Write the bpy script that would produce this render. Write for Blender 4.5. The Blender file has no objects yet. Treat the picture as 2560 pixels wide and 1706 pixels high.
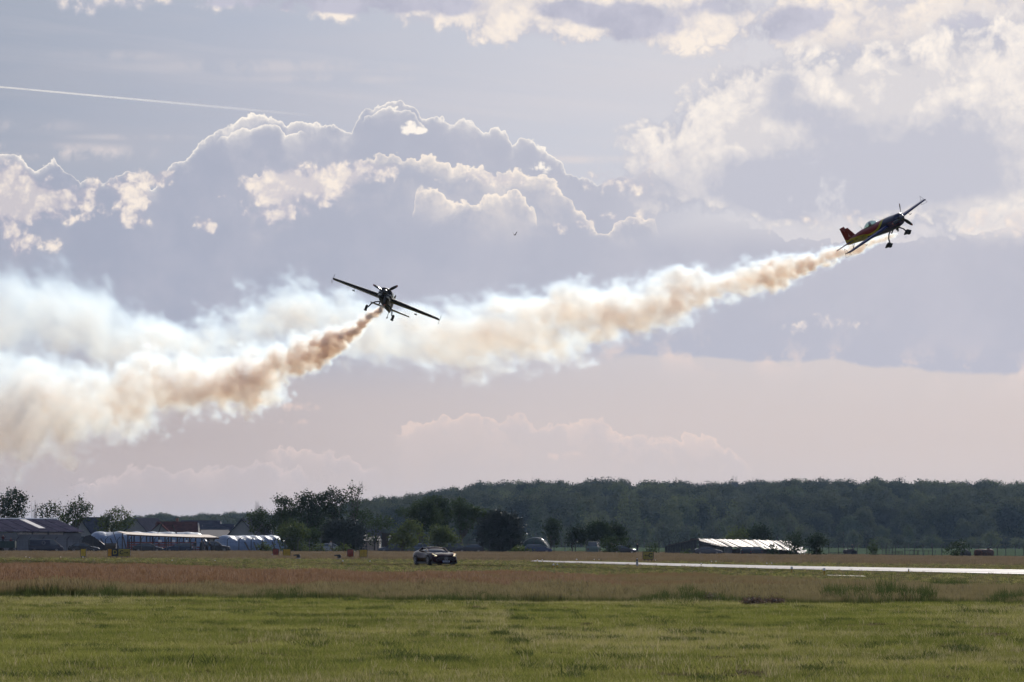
import bpy, bmesh, math, random
import numpy as np
from mathutils import Vector, Matrix, noise as mnoise

random.seed(7)
S = bpy.context.scene
COL = S.collection

# ------------------------------------------------------------------ camera
F = 10667.0            # focal length in photograph pixels (2560 px across a 36 mm frame = 150 mm)
CAM_H = 1.5
PITCH = math.atan(507.0 / F)
ROLL = 0.003
cam_data = bpy.data.cameras.new('camera')
cam = bpy.data.objects.new('camera', cam_data)
COL.objects.link(cam)
cam_data.lens = 150.0
cam_data.sensor_width = 36.0
cam_data.clip_start = 1.0
cam_data.clip_end = 60000.0
fwd = Vector((0, math.cos(PITCH), math.sin(PITCH)))
up0 = Vector((0, -math.sin(PITCH), math.cos(PITCH)))
rt0 = Vector((1, 0, 0))
RT = (rt0 * math.cos(ROLL) + up0 * math.sin(ROLL)).normalized()
UP = (up0 * math.cos(ROLL) - rt0 * math.sin(ROLL)).normalized()
BK = -fwd
CAMP = Vector((0, 0, CAM_H))
m = Matrix((RT, UP, BK)).transposed().to_4x4()
m.translation = CAMP
cam.matrix_world = m
S.camera = cam


def at(px, py, D):
    """the point at depth D seen at photograph pixel (px, py)"""
    return CAMP + (fwd + RT * ((px - 1280.0) / F) - UP * ((py - 853.0) / F)) * D


# ------------------------------------------------------------------ sun, exposure
SUN_EL = math.radians(27.0)
SUN_AZ = math.radians(13.0)     # to the right of straight ahead
sun_dir = Vector((math.sin(SUN_AZ) * math.cos(SUN_EL), math.cos(SUN_AZ) * math.cos(SUN_EL), math.sin(SUN_EL)))
sd = bpy.data.lights.new('sun', 'SUN')
sd.energy = 4.3
sd.angle = math.radians(0.6)
sd.color = (1.0, 0.945, 0.87)
sun = bpy.data.objects.new('sun', sd)
COL.objects.link(sun)
sun.rotation_euler = sun_dir.to_track_quat('Z', 'Y').to_euler()
sun.location = (30, 60, 80)

S.view_settings.view_transform = 'Standard'
S.view_settings.look = 'None'
S.view_settings.exposure = 0.0
S.view_settings.gamma = 1.0
S.view_settings.use_curve_mapping = False
S.render.engine = 'CYCLES'
cy = S.cycles
cy.use_adaptive_sampling = True
cy.adaptive_threshold = 0.02
cy.use_denoising = True
cy.max_bounces = 8
cy.diffuse_bounces = 2
cy.glossy_bounces = 2
cy.transmission_bounces = 3
cy.transparent_max_bounces = 8
cy.volume_bounces = 2
cy.volume_step_rate = 3.0
cy.volume_max_steps = 256
cy.sample_clamp_indirect = 4.0


# ------------------------------------------------------------------ node maths helper
class V:
    """a float socket with arithmetic"""
    def __init__(s, g, sock): s.g, s.s = g, sock
    def __add__(s, o): return s.g.m('ADD', s, o)
    __radd__ = __add__
    def __sub__(s, o): return s.g.m('SUBTRACT', s, o)
    def __rsub__(s, o): return s.g.m('SUBTRACT', o, s)
    def __mul__(s, o): return s.g.m('MULTIPLY', s, o)
    __rmul__ = __mul__
    def __truediv__(s, o): return s.g.m('DIVIDE', s, o)
    def __rtruediv__(s, o): return s.g.m('DIVIDE', o, s)
    def __pow__(s, o): return s.g.m('POWER', s, o)
    def __neg__(s): return s.g.m('MULTIPLY', s, -1.0)


class G:
    def __init__(s, tree): s.t = tree
    def node(s, typ, **kw):
        n = s.t.nodes.new(typ)
        for k, v in kw.items(): setattr(n, k, v)
        return n
    def put(s, sock, v):
        if isinstance(v, V): s.t.links.new(v.s, sock)
        elif hasattr(v, 'is_output'): s.t.links.new(v, sock)
        else: sock.default_value = v
    def m(s, op, a, b=None, c=None, clamp=False):
        n = s.node('ShaderNodeMath', operation=op); n.use_clamp = clamp
        for i, v in enumerate((a, b, c)):
            if v is not None: s.put(n.inputs[i], v)
        return V(s, n.outputs[0])
    def mx(s, a, b): return s.m('MAXIMUM', a, b)
    def mn(s, a, b): return s.m('MINIMUM', a, b)
    def absv(s, a): return s.m('ABSOLUTE', a)
    def exp(s, a): return s.m('EXPONENT', a)
    def sqrt(s, a): return s.m('SQRT', a)
    def ss(s, v, lo, hi):
        n = s.node('ShaderNodeMapRange', interpolation_type='SMOOTHSTEP')
        s.put(n.inputs['Value'], v); s.put(n.inputs['From Min'], lo); s.put(n.inputs['From Max'], hi)
        return V(s, n.outputs['Result'])
    def ls(s, v, lo, hi, a=0.0, b=1.0):
        n = s.node('ShaderNodeMapRange'); n.clamp = True
        s.put(n.inputs['Value'], v); s.put(n.inputs['From Min'], lo); s.put(n.inputs['From Max'], hi)
        s.put(n.inputs['To Min'], a); s.put(n.inputs['To Max'], b)
        return V(s, n.outputs['Result'])
    def xyz(s, x, y, z=0.0):
        n = s.node('ShaderNodeCombineXYZ')
        for i, v in enumerate((x, y, z)): s.put(n.inputs[i], v)
        return n.outputs[0]
    def sep(s, vec):
        n = s.node('ShaderNodeSeparateXYZ'); s.t.links.new(vec, n.inputs[0])
        return [V(s, o) for o in n.outputs]
    def vm(s, op, a, b):
        n = s.node('ShaderNodeVectorMath', operation=op)
        s.put(n.inputs[0], a); s.put(n.inputs[1], b)
        return n.outputs[0]
    def noise(s, vec, scale, detail=4.0, rough=0.55, dist=0.0, lac=2.0, color=False, dims='3D'):
        n = s.node('ShaderNodeTexNoise'); n.noise_dimensions = dims
        if vec is not None: s.put(n.inputs['Vector'], vec)
        s.put(n.inputs['Scale'], scale); n.inputs['Detail'].default_value = detail
        n.inputs['Roughness'].default_value = rough; n.inputs['Distortion'].default_value = dist
        n.inputs['Lacunarity'].default_value = lac
        return n.outputs['Color'] if color else V(s, n.outputs[0])
    def voro(s, vec, scale, detail=0.0, rough=0.5, feature='F1', smooth=0.3, dims='3D'):
        n = s.node('ShaderNodeTexVoronoi'); n.feature = feature; n.voronoi_dimensions = dims
        s.put(n.inputs['Vector'], vec); s.put(n.inputs['Scale'], scale)
        n.inputs['Detail'].default_value = detail; n.inputs['Roughness'].default_value = rough
        if feature == 'SMOOTH_F1': n.inputs['Smoothness'].default_value = smooth
        return V(s, n.outputs['Distance'])
    def curve(s, x, pts, x0, x1, y0, y1, kind='AUTO'):
        """piecewise function through pts; x in x0..x1, result in y0..y1"""
        n = s.node('ShaderNodeFloatCurve')
        s.put(n.inputs['Value'], s.ls(x, x0, x1))
        c = n.mapping.curves[0]
        q = [((a - x0) / (x1 - x0), (b - y0) / (y1 - y0)) for a, b in pts]
        while len(c.points) < len(q): c.points.new(0.5, 0.5)
        for p, (a, b) in zip(c.points, q):
            p.location = (min(1, max(0, a)), min(1, max(0, b))); p.handle_type = kind
        n.mapping.extend = 'HORIZONTAL'
        n.mapping.update()
        return V(s, n.outputs[0]) * (y1 - y0) + y0
    def rgb(s, c):
        n = s.node('ShaderNodeRGB'); n.outputs[0].default_value = (*c, 1); return n.outputs[0]
    def mix(s, f, a, b, blend='MIX'):
        n = s.node('ShaderNodeMix', data_type='RGBA', blend_type=blend)
        s.put(n.inputs[0], f)
        for i, v in ((6, a), (7, b)):
            if isinstance(v, tuple): n.inputs[i].default_value = (*v[:3], 1)
            else: s.put(n.inputs[i], v)
        return n.outputs[2]
    def ramp(s, f, stops, interp='LINEAR'):
        n = s.node('ShaderNodeValToRGB'); s.put(n.inputs[0], f)
        r = n.color_ramp; r.interpolation = interp
        while len(r.elements) < len(stops): r.elements.new(0.5)
        for e, (p, c) in zip(r.elements, stops): e.position = p; e.color = (*c[:3], 1)
        return n.outputs[0]


def srgb(r, g, b):
    f = lambda c: (c / 255) / 12.92 if c / 255 <= 0.04045 else ((c / 255 + 0.055) / 1.055) ** 2.4
    return (f(r), f(g), f(b))

# ------------------------------------------------------------------ world: sky with its clouds, laid out by azimuth and elevation
import time; T0 = time.time()
world = bpy.data.worlds.new('World')
S.world = world
world.use_nodes = True
world.cycles.sampling_method = 'MANUAL'
world.cycles.sample_map_resolution = 512
wt = world.node_tree
wt.nodes.clear()
g = G(wt)
tc = g.node('ShaderNodeTexCoord')
dx, dy, dz = g.sep(tc.outputs['Generated'])
hyp = g.sqrt(dx * dx + dy * dy)
az = g.m('ARCTAN2', dx, dy)
X = az * (F * 1.003) + 1280.0                       # azimuth and elevation in "photograph pixels" (1 px = 0.0054 degrees)
Y = 1360.0 - dz / g.mx(hyp, 0.02) * F + (X - 1280.0) * ROLL
Y = g.mx(Y, -30000.0)
P = g.xyz(X * 0.001, Y * 0.001, 0.0)                 # 1 unit = 1000 px
def off(a, b): return g.vm('ADD', P, (a, b, 0.37 * a))

# the clear sky, milky towards the sun
nsky = g.node('ShaderNodeTexSky', sky_type='NISHITA')
nsky.sun_disc = False
nsky.sun_elevation = SUN_EL
nsky.sun_rotation = SUN_AZ
nsky.air_density = 1.0; nsky.dust_density = 3.0; nsky.ozone_density = 1.5
SKY_STRENGTH = 0.1
# glow of the high veil: function of the angle to the sun
dots = g.node('ShaderNodeVectorMath', operation='DOT_PRODUCT')
g.put(dots.inputs[0], tc.outputs['Generated']); dots.inputs[1].default_value = sun_dir
cs = V(g, dots.outputs['Value'])
gx = g.ls(X, -600.0, 2900.0)
gy = g.ls(Y, 0.0, 1360.0)
# low band: pink; high: grey blue, paler to the right
high = g.ramp(gx, [(0.0, srgb(144, 156, 178)), (0.17, srgb(153, 164, 184)), (0.35, srgb(170, 178, 197)), (0.54, srgb(192, 196, 210)), (0.75, srgb(208, 208, 217)), (1.0, srgb(216, 213, 220))])
low = g.ramp(gx, [(0.0, srgb(164, 158, 162)), (0.25, srgb(184, 172, 172)), (0.55, srgb(202, 190, 189)), (1.0, srgb(207, 193, 190))])
kk = g.ss(Y, 560.0, 1150.0)
veil = g.mix(kk, high, low)
veil_noise = g.noise(g.xyz(X * 0.0006, Y * 0.004, 0.0), 1.0, 4, 0.55)
veil = g.mix(g.ls(veil_noise, 0.35, 0.75) * 0.22, veil, srgb(226, 208, 202))
# away from the picture the veil settles to an even pale grey blue
side = g.ss(g.absv(az), 0.35, 1.2)
veil = g.mix(side, veil, srgb(136, 148, 176))
over = g.ss(dz, 0.2, 0.8)
veil = g.mix(over, veil, srgb(140, 156, 192))

LAV = srgb(176, 179, 199)
LAV_R = srgb(192, 192, 208)
CREAM = srgb(249, 236, 224)
WHITE = srgb(255, 246, 236)
lav = g.ramp(gx, [(0.0, srgb(157, 163, 182)), (0.30, srgb(163, 169, 189)), (0.6, srgb(176, 179, 196)), (0.85, srgb(181, 182, 198)), (1.0, srgb(172, 175, 193))])

# shared noises
wo1 = g.noise(off(3.1, 0), 9.0, 3, 0.5, dims='2D')
wo2 = g.noise(off(5.1, 8.3), 9.0, 3, 0.5, dims='2D')
PW = g.xyz(X * 0.001 + wo1 * 0.05, Y * 0.001 + wo2 * 0.05, 0.0)
bil = g.voro(PW, 22.0, 2.0, 0.55, dims='2D')                    # cauliflower lobes (0 centre .. ~0.7 border)
fb = (g.noise(PW, 6.0, 6, 0.62, dims='2D') - 0.5) * 1.9 + 0.5
fb2 = (g.noise(off(7.7, 2.2), 3.2, 6, 0.6, dims='2D') - 0.5) * 1.7 + 0.5
fine = (g.noise(off(1.7, 5.2), 26.0, 4, 0.62, dims='2D') - 0.5) * 1.7 + 0.5
mid = (g.noise(off(9.3, 4.1), 12.0, 5, 0.6, dims='2D') - 0.5) * 1.8 + 0.5


puff = (0.40 - bil) * 1.1


def blobs(lst):
    """soft union of ellipses (cx, cy, rx, ry, weight)"""
    tot = None
    for cx, cy, rx, ry, w in lst:
        n = g.node('ShaderNodeVectorMath', operation='MULTIPLY_ADD')
        g.put(n.inputs[0], P)
        kx, ky = 1000.0 / (rx * 1.9), 1000.0 / (ry * 1.9)
        n.inputs[1].default_value = (kx, ky, 0.0); n.inputs[2].default_value = (-cx / 1000 * kx, -cy / 1000 * ky, 0.0)
        q = g.node('ShaderNodeVectorMath', operation='DOT_PRODUCT')
        wt.links.new(n.outputs[0], q.inputs[0]); wt.links.new(n.outputs[0], q.inputs[1])
        v = g.m('SUBTRACT', 1.0, V(g, q.outputs['Value']), clamp=True)
        v = v * v
        tot = v * (w * 1.1) if tot is None else g.m('MULTIPLY_ADD', v, w * 1.1, tot)
    return tot


def gate(f, k=2.2):
    return g.m('MULTIPLY', f, k, clamp=True)


def bank(colour, top, x0, x1, y0, y1, billow, rim_lo, rim_hi, rim_gain, body, edge=2.5, fade=None, rimcol=WHITE, jag=10.0, rmul=None):
    """a cloud bank below the line 'top': crisp lobed edge, silver rim thinning inwards"""
    yt = g.curve(X, top, x0, x1, y0, y1, 'AUTO')
    s = (Y - yt) + (0.36 - bil) * billow + (fine - 0.5) * jag
    a = g.ss(s, -edge, edge)
    if fade is not None: a = a * fade
    rw = g.ls(fb2, 0.38, 0.62, rim_lo, rim_hi)
    sp = g.mx(s, 0.0)
    rim = g.exp(-(sp / rw)) * rim_gain * g.ls(mid, 0.15, 0.55, 0.45, 1.0) + g.exp(-(sp / (rw * 5.0))) * g.ls(fb, 0.4, 0.85, 0.0, 0.6)
    if rmul is not None: rim = rim * rmul
    rim = g.mn(rim, 1.0)
    c = g.mix(rim, body, rimcol)
    return g.mix(a, colour, c), s


def patch(colour, field, thr, soft, col, amp=1.0, detail=None, gain=1.0):
    """broken cream cloud where field + noise passes thr"""
    d = detail if detail is not None else fb
    v = field + (d - 0.5) * amp * gate(field)
    a = g.ss(v, thr, thr + soft) * gain
    sh = g.ls(fine, 0.3, 0.7, 0.82, 1.06)
    return g.mix(a, colour, col)


lav = g.mix(g.ls(fb * 0.6 + fb2 * 0.4, 0.35, 0.8, 0.0, 0.22), lav, srgb(206, 202, 212))
tex = g.ls((mid - 0.5) * 1.1 + (fine - 0.5) * 0.8 + puff * 0.9 + (fb - 0.5) * 0.9, -0.55, 0.65)
tex2 = g.ls((fb - 0.5) * 1.5 + (mid - 0.5) * 0.55 + (fine - 0.5) * 0.3 + puff * 0.5 + (fb2 - 0.5) * 0.9, -0.6, 0.6)
shade = g.ls(fb * 0.6 + mid * 0.4 - bil * 0.35, 0.15, 0.62)      # 0 in hollows, 1 on lobes
sky = veil
# thin streaks of high cloud on the upper left
st = g.noise(g.xyz(X * 0.0011 + Y * -0.003, Y * 0.012 - X * 0.0012, 4.0), 1.0, 4, 0.55)
sky = g.mix(g.ls(st, 0.5, 0.8) * g.ss(Y, 480.0, 200.0) * 0.30, sky, srgb(226, 216, 216))
strk = blobs([(95, 378, 220, 12, 0.7), (180, 392, 150, 12, 0.5), (40, 318, 110, 14, 0.35), (330, 345, 110, 6, 0.35), (650, 165, 260, 14, 0.35), (820, 195, 170, 9, 0.3), (1450, 398, 140, 8, 0.5), (300, 140, 120, 10, 0.25)])
sky = g.mix(strk * g.ls(fb, 0.3, 0.6), sky, srgb(222, 212, 212))

sl = g.absv(Y - 263.0 - (X - 1745.0) * 0.28)
sky = g.mix(g.ss(sl, 3.5, 0.5) * g.ss(X, 1740.0, 1800.0) * g.ss(X, 1812.0, 1800.0) * 0.7, sky, srgb(244, 234, 226))
# top band of cloud
topf = blobs([(200, 5, 120, 36, 1.1), (330, 0, 60, 20, 0.5), (700, -10, 240, 40, 1.0), (1000, -5, 200, 50, 1.0), (1300, 20, 230, 70, 1.1), (1560, 60, 260, 60, 1.0), (1900, 60, 300, 70, 1.1), (2250, 90, 260, 90, 1.1), (2500, 130, 240, 130, 1.1), (1250, 85, 50, 20, 0.5), (700, -190, 900, 130, 1.0), (1900, -160, 1200, 150, 1.2)])
topv = topf * 0.9 + ((fb - 0.5) * 1.7 + (mid - 0.5) * 0.6 + (fine - 0.5) * 0.3 + puff * 0.6) * gate(topf, 3.0)
ta = g.ss(topv, 0.25, 1.15)
dark = blobs([(760, 0, 260, 22, 1.2), (980, 8, 150, 24, 0.9), (1160, 20, 70, 26, 0.9), (1480, 30, 110, 26, 0.9), (1640, 55, 90, 40, 1.1), (1800, 12, 80, 22, 1.0), (1960, 70, 70, 35, 1.1), (2050, 30, 90, 30, 0.6), (2200, 120, 120, 30, 0.5), (2400, 60, 50, 40, 0.9), (2490, 85, 90, 40, 1.0), (2540, 180, 70, 60, 0.7), (900, -200, 900, 120, 0.8), (1390, 10, 60, 20, 0.6)])
dkv = g.ss(dark + (fb2 - 0.5) * 1.2 + (mid - 0.5) * 0.8 + (fine - 0.5) * 0.2, 0.30, 0.95)
tcol = g.mix(dkv, g.mix(g.ls(g.ss(topv, 0.3, 1.5) * 0.5 + tex2 * 0.7, 0.2, 1.0), srgb(188, 188, 203), CREAM), g.mix(g.ls(fb, 0.3, 0.7), srgb(168, 170, 192), srgb(188, 188, 206)))
sky = g.mix(ta * 0.97, sky, tcol)

# right-hand field of broken cloud
rf = blobs([(1700, 380, 150, 90, 0.9), (1800, 330, 130, 90, 0.9), (1900, 260, 120, 90, 1.0), (2050, 240, 200, 100, 1.1), (2250, 230, 220, 110, 1.1), (2450, 260, 200, 150, 1.1), (1680, 470, 170, 60, 0.7), (1850, 470, 200, 90, 0.9), (2100, 400, 250, 120, 1.0), (2400, 420, 220, 140, 1.0), (2450, 560, 200, 60, 0.9), (2700, 350, 300, 300, 1.2)])
rv = rf * 0.95 + ((fb - 0.5) * 2.0 + (mid - 0.5) * 0.5 + (fine - 0.5) * 0.25 + puff * 0.5) * gate(rf, 3.0)
ra = g.ss(rv, 0.10, 1.0) * 0.95
rdark = blobs([(1760, 440, 150, 50, 0.6), (1960, 225, 60, 40, 0.6), (1990, 280, 110, 25, 0.6), (2080, 400, 170, 90, 0.9), (2230, 470, 260, 60, 1.0), (2210, 330, 120, 70, 0.7), (2420, 440, 120, 60, 0.9), (2480, 330, 100, 60, 0.5), (2000, 500, 200, 40, 0.9), (1600, 480, 120, 30, 0.5), (2200, 225, 60, 22, 0.3), (2380, 380, 120, 25, 0.6)])
rdk = g.ss(rdark * 0.95 + (fb2 - 0.5) * 1.5 + (fb - 0.5) * 0.9 + (mid - 0.5) * 0.4, 0.05, 0.95)
rcol = g.mix(rdk, g.mix(g.ls(g.ss(rv, 0.2, 1.5) * 0.5 + tex2 * 0.75, 0.2, 1.0), srgb(182, 184, 200), srgb(251, 241, 232)), srgb(184, 186, 202))
sky = g.mix(ra, sky, rcol)

# the great cumulus bank
main_top = [(-900, 470), (-500, 420), (-200, 400), (0, 385), (40, 388), (70, 405), (90, 414), (120, 402), (150, 412), (170, 428), (200, 448), (250, 452), (290, 436), (321, 424), (345, 450), (375, 468), (392, 452), (410, 425), (430, 405), (460, 387), (482, 370), (500, 350), (520, 330), (545, 312), (570, 308), (590, 295), (610, 283), (630, 277), (650, 279), (680, 287), (700, 291), (730, 298), (770, 297), (800, 307), (830, 303), (852, 310), (872, 326), (879, 308), (886, 290), (900, 280), (906, 264), (930, 254), (960, 248), (985, 246), (1010, 250), (1040, 264), (1066, 286), (1092, 279), (1110, 284), (1126, 300), (1150, 291), (1175, 297), (1196, 312), (1211, 322), (1226, 311), (1250, 315), (1270, 334), (1281, 356), (1296, 337), (1318, 338), (1345, 352), (1374, 370), (1398, 397), (1421, 424), (1460, 436), (1519, 450), (1552, 430), (1580, 432), (1606, 418), (1660, 440), (1760, 500), (1900, 560), (2100, 600), (2600, 560), (3600, 480)]
softr = g.ls(X, 1420.0, 1640.0, 1.0, 0.0)
fade = g.ls(X, 1500.0, 1800.0, 1.0, 0.0)
fade = g.mx(fade, g.ss(Y, 520.0, 640.0))
sky, sm = bank(sky, main_top, -900.0, 3600.0, 200.0, 700.0, 18.0, 2.6, 8.0, 1.15, lav, 2.0, fade, WHITE, 12.0, softr)
# inner fold lines of the bank
f1 = [(520, 420), (545, 338), (570, 326), (600, 314), (640, 311), (672, 303), (690, 310), (712, 331), (750, 326), (790, 345), (845, 420)]
sky, _ = bank(sky, f1, 500.0, 860.0, 280.0, 430.0, 14.0, 3.0, 7.0, 1.0, lav, 2.0, g.ss(X, 530.0, 560.0) * g.ss(X, 765.0, 735.0))
f2 = [(900, 300), (930, 270), (965, 261), (1000, 268), (1030, 280), (1050, 300), (1075, 330), (1100, 360)]
sky, _ = bank(sky, f2, 880.0, 1110.0, 240.0, 380.0, 14.0, 3.0, 7.0, 1.0, lav, 2.0, g.ss(X, 895.0, 915.0) * g.ss(X, 1072.0, 1050.0))
sky = patch(sky, blobs([(1022, 318, 20, 16, 0.9), (1050, 324, 14, 8, 0.6), (1350, 418, 30, 14, 0.5)]), 0.25, 0.5, WHITE, 1.3, fine)

# the nearer cloud in front, with its cream face on the left
front = [(560, 640), (600, 520), (625, 440), (640, 424), (669, 432), (694, 416), (713, 427), (762, 436), (783, 427), (821, 435), (832, 415), (870, 416), (898, 394), (947, 376), (974, 371), (1006, 386), (1044, 382), (1088, 389), (1142, 403), (1197, 411), (1240, 424), (1280, 420), (1313, 419), (1356, 430), (1389, 447), (1410, 468), (1438, 500), (1462, 524), (1487, 560), (1514, 566), (1541, 546), (1585, 533), (1628, 538), (1650, 575), (1700, 640)]
ff = g.ss(X, 610.0, 640.0) * g.ss(X, 1655.0, 1610.0) * g.ss(Y, 640.0, 560.0)
sky, s3 = bank(sky, front, 560.0, 1700.0, 350.0, 650.0, 26.0, 9.0, 26.0, 1.15, lav, 3.0, ff, CREAM, 16.0)
rib = [(1000, 600), (1034, 500), (1040, 466), (1061, 450), (1088, 463), (1115, 482), (1164, 493), (1224, 480), (1280, 463), (1296, 473), (1318, 490), (1337, 517), (1345, 560), (1360, 620)]
fr = g.ss(X + (fb - 0.5) * 80.0, 1030.0, 1085.0) * g.ss(X, 1348.0, 1338.0) * g.ss(Y, 580.0, 540.0)
sky, s4 = bank(sky, rib, 1000.0, 1360.0, 420.0, 640.0, 24.0, 7.0, 20.0, 1.15, lav, 3.0, fr, CREAM, 14.0)
cream = blobs([(665, 500, 60, 46, 1.0), (700, 450, 70, 34, 1.0), (760, 470, 80, 44, 1.05), (690, 545, 80, 18, 1.0), (830, 460, 70, 30, 0.9), (880, 430, 70, 26, 0.9), (950, 410, 70, 26, 0.9), (800, 520, 70, 20, 0.6), (1000, 450, 50, 22, 0.35), (1180, 440, 80, 18, 0.9), (1260, 450, 60, 16, 0.7), (1400, 470, 40, 30, 0.35), (1500, 440, 70, 22, 0.7), (1560, 550, 70, 22, 0.8), (1390, 570, 34, 22, 0.7), (1450, 560, 40, 14, 0.6), (1570, 460, 80, 26, 0.7), (1660, 430, 60, 40, 0.5)])
cv = cream * 1.0 + ((fb - 0.5) * 1.6 + (mid - 0.5) * 1.2 + (fine - 0.5) * 0.6 + puff * 0.9) * gate(cream, 2.6)
ca = g.ss(cv, 0.12, 1.05)
sky = g.mix(ca * 0.95, sky, g.mix(g.ls(g.ss(cv, 0.2, 1.4) * 0.35 + tex * 0.8, 0.1, 0.95), srgb(190, 187, 201), CREAM))

# cream clouds on the left
lf = blobs([(30, 470, 80, 50, 1.1), (90, 500, 60, 40, 1.0), (20, 560, 50, 60, 1.0), (60, 620, 40, 30, 0.8), (130, 540, 60, 26, 0.8), (190, 500, 60, 22, 0.9), (240, 470, 60, 20, 0.8), (310, 450, 50, 26, 0.8), (330, 510, 50, 30, 0.9), (320, 560, 40, 16, 0.8), (230, 545, 30, 30, 0.6), (390, 450, 40, 16, 0.9), (415, 435, 22, 10, 0.6), (160, 440, 40, 14, 0.4), (-100, 480, 120, 80, 0.9), (-350, 560, 200, 80, 0.8), (140, 620, 22, 16, 0.7), (510, 560, 30, 14, 0.9), (530, 578, 18, 12, 0.8), (545, 492, 14, 5, 0.6)])
lv = lf * 1.15 + ((fb - 0.5) * 1.8 + (mid - 0.5) * 1.3 + (fine - 0.5) * 0.6 + puff * 0.9) * gate(lf, 2.6)
la = g.ss(lv, 0.15, 0.95)
sky = g.mix(la * 0.95, sky, g.mix(g.ls(g.ss(lv, 0.2, 1.4) * 0.35 + tex * 0.8, 0.1, 0.95), srgb(180, 178, 194), CREAM))

# pieces on the right, below the broken field
pf = blobs([(2000, 822, 60, 16, 1.0), (2060, 803, 40, 14, 0.9), (2130, 815, 60, 14, 0.45), (2250, 815, 40, 20, 0.4), (2440, 555, 110, 26, 0.7), (2400, 600, 40, 26, 0.5), (2560, 570, 80, 44, 0.6), (2560, 790, 40, 14, 0.6), (2100, 548, 90, 20, 0.5)])
pv = pf * 0.7 + ((fb - 0.5) * 1.5 + (mid - 0.5) * 1.2 + (fine - 0.5) * 0.6 + puff * 0.6) * gate(pf, 2.6)
sky = g.mix(g.ss(pv, 0.15, 1.0) * 0.85, sky, g.mix(tex, srgb(200, 196, 206), srgb(248, 233, 222)))

# the sloping underside of the bank; pink air below it
bx = Y - g.curve(X, [(-900, 860), (0, 872), (800, 880), (1400, 872), (1560, 881), (1900, 893), (2200, 915), (2560, 940), (3600, 980)], -900.0, 3600.0, 800.0, 1000.0) + (fb2 - 0.5) * 34.0 + (fine - 0.5) * 5.0
sky = g.mix(g.ss(bx, g.ls(X, 1300.0, 1600.0, -90.0, -5.0), g.ls(X, 1300.0, 1600.0, 120.0, 9.0)), sky, veil)
lowp = g.mix(g.exp(-(g.absv(bx) / 26.0)) * g.ls(fb, 0.45, 0.65) * g.ss(X, 1200.0, 1700.0), sky, srgb(222, 206, 203))
sky = lowp
# faint low clouds with thin warm rims
def faint(colour, top, x0, x1, ya, yb, gain, depth):
    yt = g.curve(X, top, x0, x1, ya, yb)
    s = (Y - yt) + (0.36 - bil) * 22.0 + (fine - 0.5) * 22.0
    a = g.ss(s, -2.0, 3.0) * g.ss(X, x0 + 10.0, x0 + 60.0) * g.ss(X, x1 - 10.0, x1 - 60.0)
    rim = g.exp(-(g.mx(s, 0.0) / 9.0)) + g.ls(fb, 0.5, 0.62) * 0.45 * g.exp(-(g.mx(s, 0.0) / depth))
    c = g.mix(g.exp(-(g.mx(s, 0.0) / (depth * 0.7))) * 0.35, colour, srgb(196, 190, 198))
    c = g.mix(g.mn(rim, 1.0) * gain, c, srgb(236, 212, 200))
    return g.mix(a, colour, c)
sky = faint(sky, [(960, 1085), (1010, 1060), (1070, 1040), (1130, 1030), (1180, 1022), (1250, 1045), (1280, 1036), (1300, 1032), (1340, 1052), (1400, 1047), (1480, 1043), (1530, 1062), (1590, 1080), (1660, 1092), (1740, 1082), (1800, 1100), (1860, 1140), (1900, 1165)], 960.0, 1900.0, 1000.0, 1200.0, 0.62, 60.0)
sky = faint(sky, [(640, 1125), (720, 1118), (780, 1115), (840, 1130), (900, 1150), (980, 1180)], 640.0, 980.0, 1000.0, 1200.0, 0.45, 40.0)
sky = faint(sky, [(150, 1200), (260, 1190), (360, 1160), (480, 1170), (620, 1150), (700, 1155), (800, 1210)], 150.0, 800.0, 1000.0, 1250.0, 0.3, 40.0)
sky = patch(sky, blobs([(740, 1020, 50, 14, 0.6), (735, 1055, 34, 12, 0.5), (1400, 1140, 60, 12, 0.4)]), 0.2, 0.7, srgb(232, 208, 198), 2.2, mid, 0.6)

# the whole sky brightens towards the sun, which stands above the right side
glow = g.ls(cs, 0.835, 0.955, 0.0, 1.0)
sky = g.mix(glow * glow * 0.22, sky, srgb(255, 250, 244))
# mix with the physical sky so that the dome overhead stays sky blue
bg1 = g.node('ShaderNodeBackground'); bg1.inputs[1].default_value = SKY_STRENGTH
wt.links.new(nsky.outputs[0], bg1.inputs[0])
bg2 = g.node('ShaderNodeBackground'); bg2.inputs[1].default_value = 1.0
wt.links.new(sky, bg2.inputs[0])
mixs = g.node('ShaderNodeMixShader')
g.put(mixs.inputs[0], g.ls(dz, 0.25, 0.9, 0.99, 0.5))
wt.links.new(bg1.outputs[0], mixs.inputs[1]); wt.links.new(bg2.outputs[0], mixs.inputs[2])
wo = g.node('ShaderNodeOutputWorld')
wt.links.new(mixs.outputs[0], wo.inputs[0])

print('SKYTIME', time.time() - T0, len(wt.nodes))

# ------------------------------------------------------------------ helpers for objects
def tag(o, label=None, cat=None, group=None, kind=None):
    if label: o['label'] = label
    if cat: o['category'] = cat
    if group: o['group'] = group
    if kind: o['kind'] = kind
    return o


def mesh_obj(name, verts, faces, mat=None, parent=None, smooth=False):
    me = bpy.data.meshes.new(name)
    me.from_pydata(verts, [], faces)
    me.update()
    if smooth: me.shade_smooth()
    o = bpy.data.objects.new(name, me)
    COL.objects.link(o)
    if mat: me.materials.append(mat)
    if parent: o.parent = parent
    return o


# ------------------------------------------------------------------ smoke trails: real volumes
SMOKE_Q = 1.0


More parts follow.
